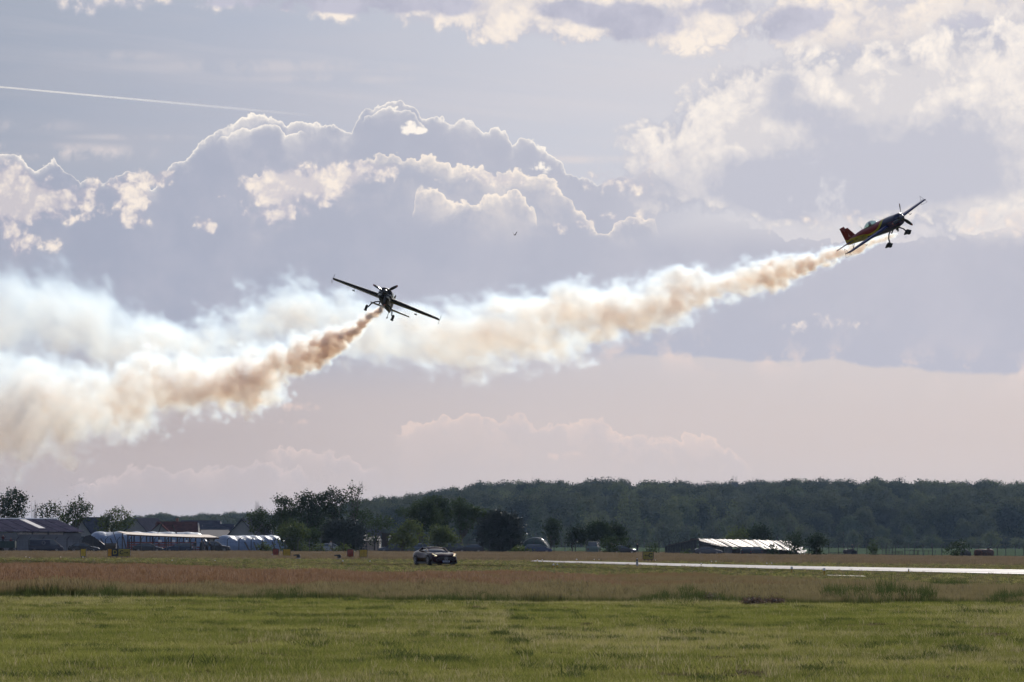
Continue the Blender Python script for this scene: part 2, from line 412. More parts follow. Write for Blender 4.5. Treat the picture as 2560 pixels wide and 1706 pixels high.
def smoke_material(name, sc, ab, g_, k=1.0):
    mt = bpy.data.materials.new(name); mt.use_nodes = True
    t = mt.node_tree; t.nodes.clear(); G_ = G(t)
    at_ = G_.node('ShaderNodeAttribute'); at_.attribute_name = 'density'
    d = V(G_, at_.outputs['Fac']) * k
    s_ = G_.node('ShaderNodeVolumeScatter'); s_.inputs['Color'].default_value = (*sc, 1); s_.inputs['Anisotropy'].default_value = g_
    a_ = G_.node('ShaderNodeVolumeAbsorption'); a_.inputs['Color'].default_value = (*ab, 1)
    G_.put(s_.inputs['Density'], d); G_.put(a_.inputs['Density'], d)
    ad = G_.node('ShaderNodeAddShader'); t.links.new(s_.outputs[0], ad.inputs[0]); t.links.new(a_.outputs[0], ad.inputs[1])
    o = G_.node('ShaderNodeOutputMaterial'); t.links.new(ad.outputs[0], o.inputs['Volume'])
    return mt


def smoke_trail(name, label, p0, plan_dir, pts, voxel, mat, seed, tau):
    """pts: (px, py, radius_px, thickness) along the trail, from the exhaust backwards; the trail lies over a straight ground track"""
    hd = Vector((plan_dir[0], plan_dir[1], 0)).normalized()
    x_, z_, r_, t_ = [], [], [], []
    for px, py, rp, th in pts:
        k = (px - 1280.0) / F
        s = (p0[0] - k * p0[1]) / (-hd.x + k * hd.y)
        D = (p0[1] + hd.y * s)
        w = at(px, py, D)
        D = (w - CAMP).dot(fwd) * D / w.y if False else D
        x_.append(s); z_.append(w.z - p0[2]); r_.append(rp * D / F); t_.append(th)
    L = x_[-1]; x0 = x_[0]
    xs = np.linspace(x0, L, 24)
    zi = np.interp(xs, x_, z_); ri = np.interp(xs, x_, r_); ti = np.interp(xs, x_, t_)
    xf = np.linspace(x0, L, 600)
    wf = np.cumsum((xf[1] - xf[0]) / np.interp(xf, x_, r_)); wi = np.interp(xs, xf, wf)
    pad = 1.75
    zlo = min(z - pad * r for z, r in zip(zi, ri)); zhi = max(z + pad * r for z, r in zip(zi, ri)); rm = max(ri) * 1.5
    tree = bpy.data.node_groups.new(name, 'GeometryNodeTree')
    tree.interface.new_socket('Geometry', in_out='OUTPUT', socket_type='NodeSocketGeometry')
    q = G(tree)
    pos = q.node('GeometryNodeInputPosition')
    x, y, z = q.sep(pos.outputs[0])
    pt = lambda a: list(zip([float(v) for v in xs], [float(v) for v in a]))
    cz = q.curve(x, pt(zi), x0, float(L), float(min(zi)) - .01, float(max(zi)) + .01)
    cr = q.curve(x, pt(ri), x0, float(L), 0.0, float(max(ri)) * 1.02)
    cw = q.curve(x, pt(wi), x0, float(L), 0.0, float(max(wi)))
    ct = q.curve(x, pt(ti), x0, float(L), 0.0, float(max(ti)) * 1.02)
    cr = q.mx(cr, 0.12)
    yn = y / cr; zn = (z - cz) / cr
    c3 = q.xyz(cw * 0.62 + seed - zn * 0.35, yn, zn)
    big = q.noise(c3, 0.55, 1.0, 0.5, color=False)
    big2 = q.noise(q.vm('ADD', c3, (7.3, 1.1, 4.4)), 0.55, 1.0, 0.5)
    # meander, then billows
    yn2 = yn + (big - 0.5) * 1.3; zn2 = zn + (big2 - 0.5) * 1.5
    rho = q.sqrt(yn2 * yn2 + zn2 * zn2) * 1.08
    n1 = q.noise(c3, 1.9, 4.0, 0.64)
    vo = 1.0 - q.absv(q.noise(q.vm('ADD', c3, (2.3, 5.1, 8.4)), 1.7, 1.0, 0.5) - 0.5) * 4.0
    n2 = q.noise(q.vm('ADD', c3, (1.7, 9.2, 3.3)), 4.6, 2.0, 0.6)
    f = (1.0 - rho) + (n1 - 0.5) * 1.9 + (n2 - 0.5) * 0.8 + (0.6 - vo) * 0.3
    core = q.ss(f, 0.05, 0.62)
    lump = q.ls(n1 * 0.7 + n2 * 0.3, 0.34, 0.64, 0.22, 1.45)
    endf = q.ss(x, x0 - 0.3, x0 + 0.5)
    dens = core * core * lump * ct / cr * tau * endf
    vc = q.node('GeometryNodeVolumeCube')
    q.put(vc.inputs['Density'], dens)
    vc.inputs['Background'].default_value = 0.0
    vc.inputs['Min'].default_value = (x0 - 0.5, -rm, zlo)
    vc.inputs['Max'].default_value = (L, rm, zhi)
    vx = voxel / SMOKE_Q
    res = [max(8, int((L - x0 + .5) / (vx * 1.4))), max(8, int(2 * rm / vx)), max(8, int((zhi - zlo) / vx))]
    print('SMOKE res', name, res, res[0] * res[1] * res[2] / 1e6, 'L', L)
    for i, k in enumerate(('X', 'Y', 'Z')): vc.inputs['Resolution ' + k].default_value = res[i]
    sm_ = q.node('GeometryNodeSetMaterial'); sm_.inputs['Material'].default_value = mat
    tree.links.new(vc.outputs[0], sm_.inputs[0])
    go = q.node('NodeGroupOutput'); tree.links.new(sm_.outputs[0], go.inputs[0])
    me = bpy.data.meshes.new(name); me.materials.append(mat)
    o = bpy.data.objects.new(name, me); COL.objects.link(o)
    o.location = (p0[0], p0[1], p0[2])
    o.rotation_euler = (0, 0, math.atan2(hd.y, hd.x))
    md = o.modifiers.new('smoke', 'NODES'); md.node_group = tree
    tag(o, label, 'smoke', None, 'stuff')
    return o


P2 = at(2243, 583, 294.3)
P1 = at(957, 764, 300.0)
M_smoke = smoke_material('smoke', (0.55, 0.755, 0.93), (0.95, 0.955, 0.95), 0.47)
smoke_trail('smoke_trail', 'long white and tan smoke trail streaming from the red, yellow and blue plane across the whole sky', P2, (-0.53, 0.85),
    [(2243, 583, 8, 1.0), (2200, 602, 12, 1.3), (2150, 618, 17, 1.6), (2100, 634, 25, 1.8), (2050, 648, 34, 1.8), (2000, 662, 43, 1.7), (1900, 694, 58, 1.5), (1800, 724, 74, 1.3), (1700, 748, 87, 1.2),
     (1600, 765, 98, 1.15), (1500, 785, 98, 1.1), (1400, 800, 105, 1.05), (1300, 812, 115, 1.0), (1200, 820, 120, 0.9), (1100, 835, 125, 0.8), (1000, 840, 125, 0.75), (900, 830, 120, 0.7),
     (800, 800, 105, 0.6), (700, 790, 110, 0.6), (620, 790, 115, 0.6), (540, 830, 100, 0.55), (440, 855, 110, 0.55), (300, 860, 130, 0.5), (180, 810, 160, 0.42), (60, 780, 180, 0.4), (-80, 780, 190, 0.4)],
    0.13, M_smoke, 3.0, 1.6)
smoke_trail('smoke_trail', 'dense brown and white smoke trail pouring from the black plane and widening towards the ground', P1, (-0.42, 0.91),
    [(955, 768, 8, 1.3), (935, 785, 13, 1.9), (900, 812, 24, 2.3), (850, 846, 40, 2.1), (800, 872, 56, 1.8), (740, 898, 74, 1.6), (680, 920, 88, 1.4), (600, 945, 100, 1.2),
     (520, 955, 106, 1.05), (440, 960, 112, 0.95), (360, 975, 115, 0.85), (280, 1005, 122, 0.72), (200, 1012, 134, 0.66), (120, 1018, 150, 0.6), (40, 1028, 164, 0.55), (-70, 1035, 180, 0.5)],
    0.13, M_smoke, 40.0, 2.0)

# ------------------------------------------------------------------ materials
_mats = {}


def mat(name, col, rough=0.6, metal=0.0, var=0.15, scale=3.0, spec=0.5, coat=0.0, bump=0.0, emit=None):
    """principled paint with a procedural variation of colour and roughness"""
    if name in _mats: return _mats[name]
    mt = bpy.data.materials.new(name); mt.use_nodes = True
    t = mt.node_tree; q = G(t); b = t.nodes['Principled BSDF']
    tcn = q.node('ShaderNodeTexCoord')
    n = q.noise(tcn.outputs['Object'], scale, 4, 0.6)
    c2 = tuple(max(0.0, c * (1 - var * 1.6)) for c in col); c1 = tuple(min(1.0, c * (1 + var)) for c in col)
    t.links.new(q.mix(q.ls(n, 0.35, 0.65), c2, c1), b.inputs['Base Color'])
    q.put(b.inputs['Roughness'], q.ls(n, 0.3, 0.7, max(0.02, rough * 0.8), min(1.0, rough * 1.2)))
    if spec <= 0.15:          # matt things: plain diffuse, no sheen towards the low sun
        df = q.node('ShaderNodeBsdfDiffuse'); t.links.new(b.inputs['Base Color'].links[0].from_socket, df.inputs[0])
        t.links.new(df.outputs[0], t.nodes['Material Output'].inputs[0]); _mats[name] = mt
        return mt
    b.inputs['Metallic'].default_value = metal
    b.inputs['Specular IOR Level'].default_value = spec
    b.inputs['Coat Weight'].default_value = coat
    if bump:
        bn = q.node('ShaderNodeBump'); q.put(bn.inputs['Height'], q.noise(tcn.outputs['Object'], scale * 3, 4)); bn.inputs['Strength'].default_value = bump
        t.links.new(bn.outputs[0], b.inputs['Normal'])
    if emit:
        b.inputs['Emission Color'].default_value = (*emit[0], 1); b.inputs['Emission Strength'].default_value = emit[1]
    _mats[name] = mt
    return mt


def leaf_mat(name, dark, light, trans=0.45, world=0.08, tip=None, tip0=0.1, tip1=0.4, gloss=0.25, cont=1.9, rnd=0.5):
    """leaves and blades: diffuse + translucent, coloured by plant, by world position and (tip) by height up the blade"""
    if name in _mats: return _mats[name]
    mt = bpy.data.materials.new(name); mt.use_nodes = True
    t = mt.node_tree; t.nodes.clear(); q = G(t)
    gi = q.node('ShaderNodeNewGeometry'); oi = q.node('ShaderNodeObjectInfo')
    n = q.noise(gi.outputs['Position'], world, 3, 0.6)
    n2 = q.noise(gi.outputs['Position'], world * 14.0, 2, 0.5)
    f = (n - 0.5) * cont + (n2 - 0.5) * 0.9 + V(q, oi.outputs['Random']) * rnd - (rnd - 0.5) * 0.5 + V(q, gi.outputs['Random Per Island']) * 0.35 + 0.08
    c = q.mix(q.ls(f, 0.0, 1.0), dark, light)
    if tip:
        tcn = q.node('ShaderNodeTexCoord'); z = q.sep(tcn.outputs['Object'])[2]
        zone = q.noise(gi.outputs['Position'], 0.035, 3, 0.6)
        px_, py_, _ = q.sep(gi.outputs['Position'])
        redz = q.ls(px_ * -0.06 + 0.50 + (zone - 0.5) * 2.6 + q.ls(py_ + px_ * 0.3, 116.0, 142.0, -1.1, 0.3), 0.0, 1.0)
        tipc = q.mix(redz, tip[0], tip[1])
        c = q.mix(q.ls(z, tip0, tip1), c, tipc)
    d = q.node('ShaderNodeBsdfDiffuse'); t.links.new(c, d.inputs[0])
    tr = q.node('ShaderNodeBsdfTranslucent'); t.links.new(q.mix(0.35, c, light), tr.inputs[0])
    m1 = q.node('ShaderNodeMixShader'); m1.inputs[0].default_value = trans
    t.links.new(d.outputs[0], m1.inputs[1]); t.links.new(tr.outputs[0], m1.inputs[2])
    gl = q.node('ShaderNodeBsdfGlossy'); gl.inputs['Roughness'].default_value = 0.45; gl.inputs[0].default_value = (1, 1, 1, 1)
    m2 = q.node('ShaderNodeMixShader'); m2.inputs[0].default_value = 0.04 * gloss / 0.25
    t.links.new(m1.outputs[0], m2.inputs[1]); t.links.new(gl.outputs[0], m2.inputs[2])
    o = q.node('ShaderNodeOutputMaterial'); t.links.new(m2.outputs[0], o.inputs[0])
    _mats[name] = mt
    return mt


def sstep(a, b, x):
    x = np.clip((np.asarray(x, float) - a) / (b - a), 0, 1)
    return x * x * (3 - 2 * x)


def zg(X, Y):
    """height of the field: nearly level, a shallow dip to the right beyond the taxiway"""
    X = np.asarray(X, float); Y = np.asarray(Y, float)
    return (-0.008 * np.clip(X - 6, 0, 95) * sstep(150, 520, Y) * (1 - sstep(900, 1500, Y))
            + 0.03 * np.sin(X * 0.11 + 1) * np.sin(Y * 0.043) * sstep(30, 90, Y))


def gp(px, D):
    """ground point seen in column px at depth D"""
    X = (px - 1280.0) / F * D
    return Vector((X, D, float(zg(X, D))))


# ------------------------------------------------------------------ the field
ridge_px = [(-6000, 1315), (-2500, 1318), (-800, 1305), (-200, 1312), (0, 1312), (250, 1306), (300, 1296), (340, 1288), (395, 1279), (430, 1279), (470, 1290), (505, 1281), (560, 1277), (620, 1275), (680, 1279), (760, 1275),
            (840, 1262), (930, 1253), (1000, 1253), (1060, 1241), (1090, 1232), (1150, 1228), (1180, 1216), (1240, 1214), (1290, 1211), (1370, 1207), (1450, 1208), (1560, 1204), (1700, 1210), (1800, 1212), (1900, 1206), (2050, 1201),
            (2150, 1206), (2250, 1202), (2330, 1211), (2460, 1204), (2560, 1211), (3200, 1205), (5000, 1230), (9000, 1300)]
rx_, ry_ = zip(*ridge_px)
TREE_H = 22.0


def hill(X, Y):
    px = 1280 + F * X / np.maximum(Y, 1)
    far = np.interp(px, [600, 900], [3700.0, 2850.0])
    foot = np.interp(px, [600, 900], [2500.0, 1960.0])
    zr = (1360 - np.interp(px, rx_, ry_)) / F * far + CAM_H - TREE_H
    t = np.clip((Y - foot) / (far - foot), 0, 1.6)
    up = np.where(t < 1, np.sin(np.clip(t, 0, 1) * math.pi / 2) ** 1.1, 1 - 0.25 * (t - 1))
    return np.maximum(zr, 2.0) * up


def sheet(name, xs, ys, zf, mt, uv=False):
    Xg, Yg = np.meshgrid(xs, ys)
    Z = zf(Xg, Yg)
    v = np.stack([Xg, Yg, Z], -1).reshape(-1, 3)
    nx = len(xs)
    f = [(j * nx + i, j * nx + i + 1, (j + 1) * nx + i + 1, (j + 1) * nx + i) for j in range(len(ys) - 1) for i in range(nx - 1)]
    return mesh_obj(name, v.tolist(), f, mt, smooth=True)


def field_material():
    mt = bpy.data.materials.new('field'); mt.use_nodes = True
    t = mt.node_tree; q = G(t); b = t.nodes['Principled BSDF']
    gi = q.node('ShaderNodeNewGeometry')
    x, y, z = q.sep(gi.outputs['Position'])
    p = gi.outputs['Position']
    lo = q.noise(p, 0.05, 4, 0.6); md = q.noise(p, 0.6, 5, 0.65); hi = q.noise(p, 9.0, 4, 0.7)
    streak = q.noise(q.xyz(x * 0.02, y * 0.12, 0.0), 1.0, 4, 0.6)
    green = q.mix(q.ls((lo + md) * 0.5 + (streak - 0.5) * 0.8, 0.35, 0.62), (0.052, 0.066, 0.018), (0.118, 0.105, 0.042))
    green = q.mix(q.ls(md + (hi - 0.5) * 0.5, 0.54, 0.66), green, (0.045, 0.030, 0.016))
    # beyond the tall grass: short green strip, brown seed-head field, then the green crop past the fence
    strip = q.mix(q.ls(streak + (md - 0.5) * 0.7, 0.4, 0.6), (0.066, 0.074, 0.026), (0.125, 0.11, 0.052))
    brown = q.mix(q.ls(streak * 0.5 + md * 0.5, 0.4, 0.6), (0.115, 0.088, 0.050), (0.165, 0.130, 0.08))
    crop = q.mix(q.ls(lo, 0.4, 0.6), (0.058, 0.082, 0.046), (0.072, 0.096, 0.054))
    c = q.mix(q.ss(y, 118.0, 135.0), green, strip)
    c = q.mix(q.ss(y + (lo - 0.5) * 60.0 + x * 0.6, 375.0, 400.0), c, brown)
    c = q.mix(q.ss(y, 800.0, 830.0), c, crop)
    t.links.new(c, b.inputs['Base Color']); b.inputs['Roughness'].default_value = 0.95; b.inputs['Specular IOR Level'].default_value = 0.1
    bn = q.node('ShaderNodeBump'); q.put(bn.inputs['Height'], hi * 0.04 + md * 0.25); bn.inputs['Distance'].default_value = 0.5; bn.inputs['Strength'].default_value = 0.6
    df = q.node('ShaderNodeBsdfDiffuse'); t.links.new(c, df.inputs[0]); t.links.new(bn.outputs[0], df.inputs['Normal']); t.links.new(df.outputs[0], t.nodes['Material Output'].inputs[0])
    return mt


M_field = field_material()
xs = np.unique(np.concatenate([np.linspace(-9000, -400, 14), np.linspace(-400, -120, 15), np.linspace(-120, 120, 81), np.linspace(120, 400, 15), np.linspace(400, 9000, 14)]))
ys = np.unique(np.concatenate([np.linspace(-2000, 0, 5), np.linspace(0, 900, 121), np.linspace(900, 2000, 23), np.linspace(2000, 20000, 12)]))
ground = sheet('ground', xs, ys, zg, M_field)
tag(ground, kind='structure')
M_hill = mat('forest_floor', (0.045, 0.05, 0.022), 0.95, var=0.3, scale=0.05, spec=0.1)
xs = np.linspace(-2600, 3200, 150); ys = np.linspace(1940, 4600, 60)
hillo = sheet('hill', xs, ys, lambda a, b: hill(a, b) - 0.4 + 0 * a, M_hill)
tag(hillo, kind='structure')

# ------------------------------------------------------------------ taxiway and its verges
def asphalt():
    mt = bpy.data.materials.new('asphalt'); mt.use_nodes = True
    t = mt.node_tree; q = G(t); b = t.nodes['Principled BSDF']
    gi = q.node('ShaderNodeNewGeometry')
    n = q.noise(gi.outputs['Position'], 0.3, 5, 0.6); n2 = q.noise(gi.outputs['Position'], 6.0, 4, 0.7)
    px_, py_, _z = q.sep(gi.outputs['Position']); n3 = q.noise(q.xyz(px_ * 0.5 + py_ * 0.105, py_ * 0.004, 0.0), 1.0, 3, 0.6)
    t.links.new(q.mix(q.ls(n * 0.3 + n2 * 0.2 + n3 * 0.5, 0.4, 0.6), (0.14, 0.120, 0.115), (0.24, 0.215, 0.205)), b.inputs['Base Color'])
    df = q.node('ShaderNodeBsdfDiffuse'); gl = q.node('ShaderNodeBsdfGlossy'); gl.inputs['Roughness'].default_value = .35; mx = q.node('ShaderNodeMixShader')
    t.links.new(b.inputs['Base Color'].links[0].from_socket, df.inputs[0]); q.put(mx.inputs[0], q.ls(n3 * 0.6 + n * 0.4, 0.35, 0.65, 0.06, 0.26))
    t.links.new(df.outputs[0], mx.inputs[1]); t.links.new(gl.outputs[0], mx.inputs[2]); t.links.new(mx.outputs[0], t.nodes['Material Output'].inputs[0])
    return mt


M_asph = asphalt()
far_e = [(2.2, 378), (4.1, 364), (14, 328), (24, 291), (31.4, 262), (60, 150), (110, -60)]
near_e = [(1.6, 360), (4.0, 326), (11, 294), (20, 249), (26.3, 221), (48, 112), (84, -60)]
v = []; fcs = []
def dens(pl, k=10):
    out = []
    for (a, b), (c, d) in zip(pl, pl[1:]):
        for i in range(k): out.append((a + (c - a) * i / k, b + (d - b) * i / k))
    out.append(pl[-1]); return out
fe, ne = dens(far_e), dens(near_e)
for (a, b), (c, d) in zip(fe, ne):
    for s_ in (0, 0.33, 0.66, 1.0):
        X_, Y_ = a + (c - a) * s_, b + (d - b) * s_
        v.append((X_, Y_, float(zg(X_, Y_)) + 0.03 + 0.06 * math.sin(s_ * math.pi)))
for i in range(len(fe) - 1):
    for j in range(3): fcs.append((4 * i + j, 4 * i + j + 1, 4 * i + j + 5, 4 * i + j + 4))
taxi = mesh_obj('taxiway', v, fcs, M_asph, smooth=True); tag(taxi, kind='structure')
# a narrow strip of old concrete in the grass on the right
v = []; fcs = []
for i in range(13):
    px_ = 2068 + i * 8.0; D_ = 204.0 - i * 0.5
    a_ = gp(px_, D_ + 0.5); b_ = gp(px_, D_ - 0.5)
    v += [(a_.x, a_.y, a_.z + 0.05), (b_.x, b_.y, b_.z + 0.05)]
for i in range(12): fcs.append((2 * i, 2 * i + 2, 2 * i + 3, 2 * i + 1))
o = mesh_obj('concrete_path', v, fcs, mat('old_concrete', (0.34, 0.32, 0.27), 0.5, var=0.25, scale=0.8)); tag(o, kind='structure')

# ------------------------------------------------------------------ grass
rng = np.random.default_rng(5)


def scatter(name, pts, rot, scl, idx, protos, label=None):
    """points -> instanced plants, one object"""
    me = bpy.data.meshes.new(name)
    me.vertices.add(len(pts)); me.vertices.foreach_set('co', np.asarray(pts, 'f4').ravel())
    for nm, ar, ty in (('rz', rot, 'FLOAT'), ('sc', scl, 'FLOAT'), ('pi', idx, 'INT')):
        a = me.attributes.new(nm, ty, 'POINT'); a.data.foreach_set('value', np.asarray(ar, 'i4' if ty == 'INT' else 'f4'))
    me.update()
    o = bpy.data.objects.new(name, me); COL.objects.link(o)
    c = bpy.data.collections.new(name + '_kinds')
    for p_ in protos: c.objects.link(p_)
    t = bpy.data.node_groups.new(name, 'GeometryNodeTree')
    t.interface.new_socket('Geometry', in_out='INPUT', socket_type='NodeSocketGeometry')
    t.interface.new_socket('Geometry', in_out='OUTPUT', socket_type='NodeSocketGeometry')
    q = G(t)
    gi = q.node('NodeGroupInput'); go = q.node('NodeGroupOutput')
    ci = q.node('GeometryNodeCollectionInfo'); ci.inputs['Collection'].default_value = c
    ci.inputs['Separate Children'].default_value = True; ci.inputs['Reset Children'].default_value = True
    ip = q.node('GeometryNodeInstanceOnPoints'); ip.inputs['Pick Instance'].default_value = True
    t.links.new(gi.outputs[0], ip.inputs['Points']); t.links.new(ci.outputs[0], ip.inputs['Instance'])
    def attr(nm, ty):
        n = q.node('GeometryNodeInputNamedAttribute', data_type=ty); n.inputs['Name'].default_value = nm; return n.outputs['Attribute']
    t.links.new(attr('pi', 'INT'), ip.inputs['Instance Index'])
    rz = q.node('ShaderNodeCombineXYZ'); t.links.new(attr('rz', 'FLOAT'), rz.inputs[2]); t.links.new(rz.outputs[0], ip.inputs['Rotation'])
    t.links.new(attr('sc', 'FLOAT'), ip.inputs['Scale'])
    t.links.new(ip.outputs[0], go.inputs[0])
    md = o.modifiers.new('plants', 'NODES'); md.node_group = t
    tag(o, label, None, None, 'stuff')
    return o


def tuft(name, n, h, spread, wid, lean, mt, seed, head=0.0, segs=2, curl=0.6):
    r = random.Random(seed); v = []; f = []
    for i in range(n):
        a = r.uniform(0, 6.283); rr = spread * math.sqrt(r.random())
        bx, by = rr * math.cos(a), rr * math.sin(a)
        hh = h * r.uniform(0.55, 1.1); w = wid * r.uniform(0.7, 1.2)
        la = r.uniform(0, 6.283); ll = lean * r.uniform(0.2, 1.0) * hh
        wa = r.uniform(0, 3.1416); wx, wy = math.cos(wa) * w, math.sin(wa) * w
        base = len(v)
        for k in range(segs + 1):
            t_ = k / segs; tap = 1 - t_ * 0.85
            if head and t_ > 0.6: tap = head
            cx = bx + math.cos(la) * ll * t_ ** (1 + curl); cy = by + math.sin(la) * ll * t_ ** (1 + curl); cz = hh * t_ * (1 - 0.15 * t_ * lean)
            v += [(cx - wx * tap, cy - wy * tap, cz), (cx + wx * tap, cy + wy * tap, cz)]
        for k in range(segs): f.append((base + 2 * k, base + 2 * k + 1, base + 2 * k + 3, base + 2 * k + 2))
    me = bpy.data.meshes.new(name); me.from_pydata(v, [], f); me.materials.append(mt)
    return bpy.data.objects.new(name, me)


M_rank = leaf_mat('rank_grass', (0.030, 0.048, 0.014), (0.075, 0.095, 0.032), 0.45, 0.2, gloss=0.02)
M_mown = leaf_mat('mown_grass', (0.060, 0.078, 0.012), (0.330, 0.300, 0.105), 0.55, 0.22, gloss=0.1, cont=3.4)
M_mown2 = leaf_mat('green_grass', (0.045, 0.070, 0.010), (0.205, 0.215, 0.050), 0.55, 0.22, gloss=0.06, cont=2.4)
M_straw = leaf_mat('straw_stalks', (0.20, 0.17, 0.08), (0.38, 0.33, 0.18), 0.5, 0.3, gloss=0.2)
M_short = leaf_mat('field_grass', (0.050, 0.068, 0.018), (0.120, 0.115, 0.045), 0.45, 0.06, gloss=0.02)
M_dry = leaf_mat('dry_clippings', (0.085, 0.06, 0.035), (0.20, 0.16, 0.095), 0.3, 0.2, gloss=0.03)
M_tall = leaf_mat('tall_grass', (0.050, 0.068, 0.020), (0.125, 0.125, 0.050), 0.5, 0.16, cont=2.8, gloss=0.03, tip=((0.210, 0.165, 0.092), (0.205, 0.100, 0.066)), tip0=0.16, tip1=0.36)
M_seed = leaf_mat('seed_heads', (0.120, 0.070, 0.046), (0.25, 0.165, 0.110), 0.5, 0.12, cont=2.6, gloss=0.05)
M_seedf = leaf_mat('far_seed_heads', (0.105, 0.078, 0.046), (0.200, 0.155, 0.100), 0.45, 0.05, cont=2.6, gloss=0.02)


def edge_y(X):
    X = np.asarray(X, float)
    return 113.0 - 0.18 * X + 7.0 * (vnoise(X + 400, X * 0 + 3, 2.6, 1, 77, 4) - .5) + 5.0 * (vnoise(X + 400, X * 0 + 9, 11, 1, 87, 2) - .5)


def far_edge(X):
    return 186 - 2.3 * X + 9 * np.sin(X * 0.21) + 4 * np.sin(X * 0.7 + 2)


def field_pts(n, y0, y1, power=1.5, margin=1.12):
    """n points in view between y0 and y1, thinning with distance"""
    u = rng.random(n)
    a = 2 - power
    Y_ = (y0 ** a + u * (y1 ** a - y0 ** a)) ** (1 / a) if abs(a) > 1e-3 else y0 * (y1 / y0) ** u
    X_ = (rng.random(n) * 2 - 1) * (0.12 * margin * Y_ + 1.0)
    return X_, Y_


def vnoise(X_, Y_, sx, sy, seed, oct=3):
    out = 0; amp = 1; tot = 0
    for o in range(oct):
        gr = np.random.default_rng(seed + o).random((257, 257)); u = (X_ / sx * 2 ** o) % 256; w = (Y_ / sy * 2 ** o) % 256
        i = u.astype(int); j = w.astype(int); a = u - i; b = w - j; a = a * a * (3 - 2 * a); b = b * b * (3 - 2 * b)
        out = out + amp * ((gr[i, j] * (1 - a) + gr[i + 1, j] * a) * (1 - b) + (gr[i, j + 1] * (1 - a) + gr[i + 1, j + 1] * a) * b); tot += amp; amp *= .55
    return out / tot


def npz(X_, Y_):
    n = len(X_)
    return np.sin(X_ * 1.7 + np.sin(Y_ * 0.31) * 3) * np.sin(Y_ * 0.53 + np.sin(X_ * 0.9) * 2) * 0.5 + np.sin(X_ * 0.37 + 4) * np.sin(Y_ * 0.17 + X_ * 0.2) * 0.5


X_, Y_ = field_pts(170000, 41, 120, 1.2)
k = Y_ < edge_y(X_) + 0.3; X_, Y_ = X_[k], Y_[k]
n1 = vnoise(X_, Y_, 2.2, 5.0, 1); n2 = vnoise(X_, Y_, 0.7, 1.6, 11); n3 = vnoise(X_, Y_, 6.0, 14.0, 21)
bare = n2 + 0.5 * (n1 - .5) > 0.67
k = ~(bare & (rng.random(len(X_)) < 0.85)); X_, Y_, n1, n2, n3, bare = X_[k], Y_[k], n1[k], n2[k], n3[k], bare[k]
dry = rng.random(len(X_)) < 0.05 + 0.45 * np.clip((n1 - .52) * 5, 0, 1) + 0.5 * bare
idx = np.where(dry, rng.integers(4, 6, len(X_)), np.where(n3 + 0.25 * rng.normal(size=len(X_)) > .5, rng.integers(0, 2, len(X_)), rng.integers(2, 4, len(X_))))
idx = np.where(rng.random(len(X_)) < 0.04 + 0.16 * np.clip((n3 - .5) * 4, 0, 1), 6, idx)
idx = np.where((n2 < .28) & (rng.random(len(X_)) < .30), 7, idx)
scl = (0.55 + 0.5 * rng.random(len(X_)) + 1.7 * np.clip(n1 - .42, 0, 1) + 0.5 * np.clip(.34 - n2, 0, 1) * 2) * np.where(rng.random(len(X_)) < 0.006, 1.7, 1.0)
P_mown = [tuft('tuft_%d' % i, 16, 0.055 + 0.012 * i, 0.11, 0.0035, 0.9, M_mown if i < 2 else M_mown2, 10 + i) for i in range(4)] + [tuft('tuft_%d' % (4 + i), 18, 0.03, 0.13, 0.004, 2.2, M_dry, 40 + i) for i in range(2)] + [tuft('tuft_6', 5, 0.12, 0.12, 0.003, 0.8, M_straw, 45), tuft('tuft_7', 22, 0.09, 0.10, 0.006, 0.9, M_rank, 46)]
scatter('mown_grass', np.stack([X_, Y_, zg(X_, Y_)], -1), rng.random(len(X_)) * 6.28, scl, idx, P_mown)

X_, Y_ = field_pts(230000, 106, 330, 1.0)
k = (Y_ > edge_y(X_) + rng.random(len(X_)) * 0.8) & (Y_ < far_edge(X_) + rng.random(len(X_)) * 14); X_, Y_ = X_[k], Y_[k]
nz = npz(X_ * 0.6, Y_ * 0.5)
hgt = (0.62 + 0.3 * rng.random(len(X_)) + 0.16 * nz) * (1 - 0.35 * sstep(far_edge(X_) - 40, far_edge(X_), Y_)) * np.where(X_ > 1.5, 0.85, 1.0)
rank = (npz(X_ * 1.3 + 5, Y_ * 0.25 + 2) + 0.35 * rng.normal(size=len(X_)) > 0.22 + 0.07 * (Y_ - edge_y(X_)))
idx = np.where(rank, rng.integers(6, 8, len(X_)), np.where(rng.random(len(X_)) < 0.25 * (X_ < 4) * (Y_ > edge_y(X_) + 20), rng.integers(4, 6, len(X_)), rng.integers(0, 4, len(X_))))
hgt = hgt * np.where(Y_ < edge_y(X_) + 14, 0.86, 1.0) * (0.85 + 0.3 * np.clip(npz(X_ * .5 + 2, Y_ * .12), -.6, .8))
# rank dark clumps standing in the stand on the right
cx, cy, cr = [], [], []
for (pa, pb, py, n_, h_) in ((2060, 2330, 1503, 150, 1.15), (2330, 2420, 1470, 60, 1.1), (2470, 2590, 1505, 90, 1.1), (1300, 2000, 1495, 120, .7), (1180, 1300, 1497, 120, .8), (1660, 1760, 1500, 140, .9), (640, 760, 1496, 120, .9), (0, 380, 1493, 260, .7)):
    for i in range(n_):
        u = random.random(); px_ = pa + (pb - pa) * u; D_ = F * 1.5 / (py - 1360 - .003 * (px_ - 1280)) + random.gauss(.5, 2.2); p_ = gp(px_, D_); cx.append(p_.x); cy.append(p_.y); cr.append(h_ * (.7 + .5 * random.random()) * (.55 + .6 * mnoise.noise(Vector((px_ * .03, 7, 0))) + .25))
X_ = np.concatenate([X_, cx]); Y_ = np.concatenate([Y_, cy]); hgt = np.concatenate([hgt, cr]); idx = np.concatenate([idx, rng.integers(6, 8, len(cx))])
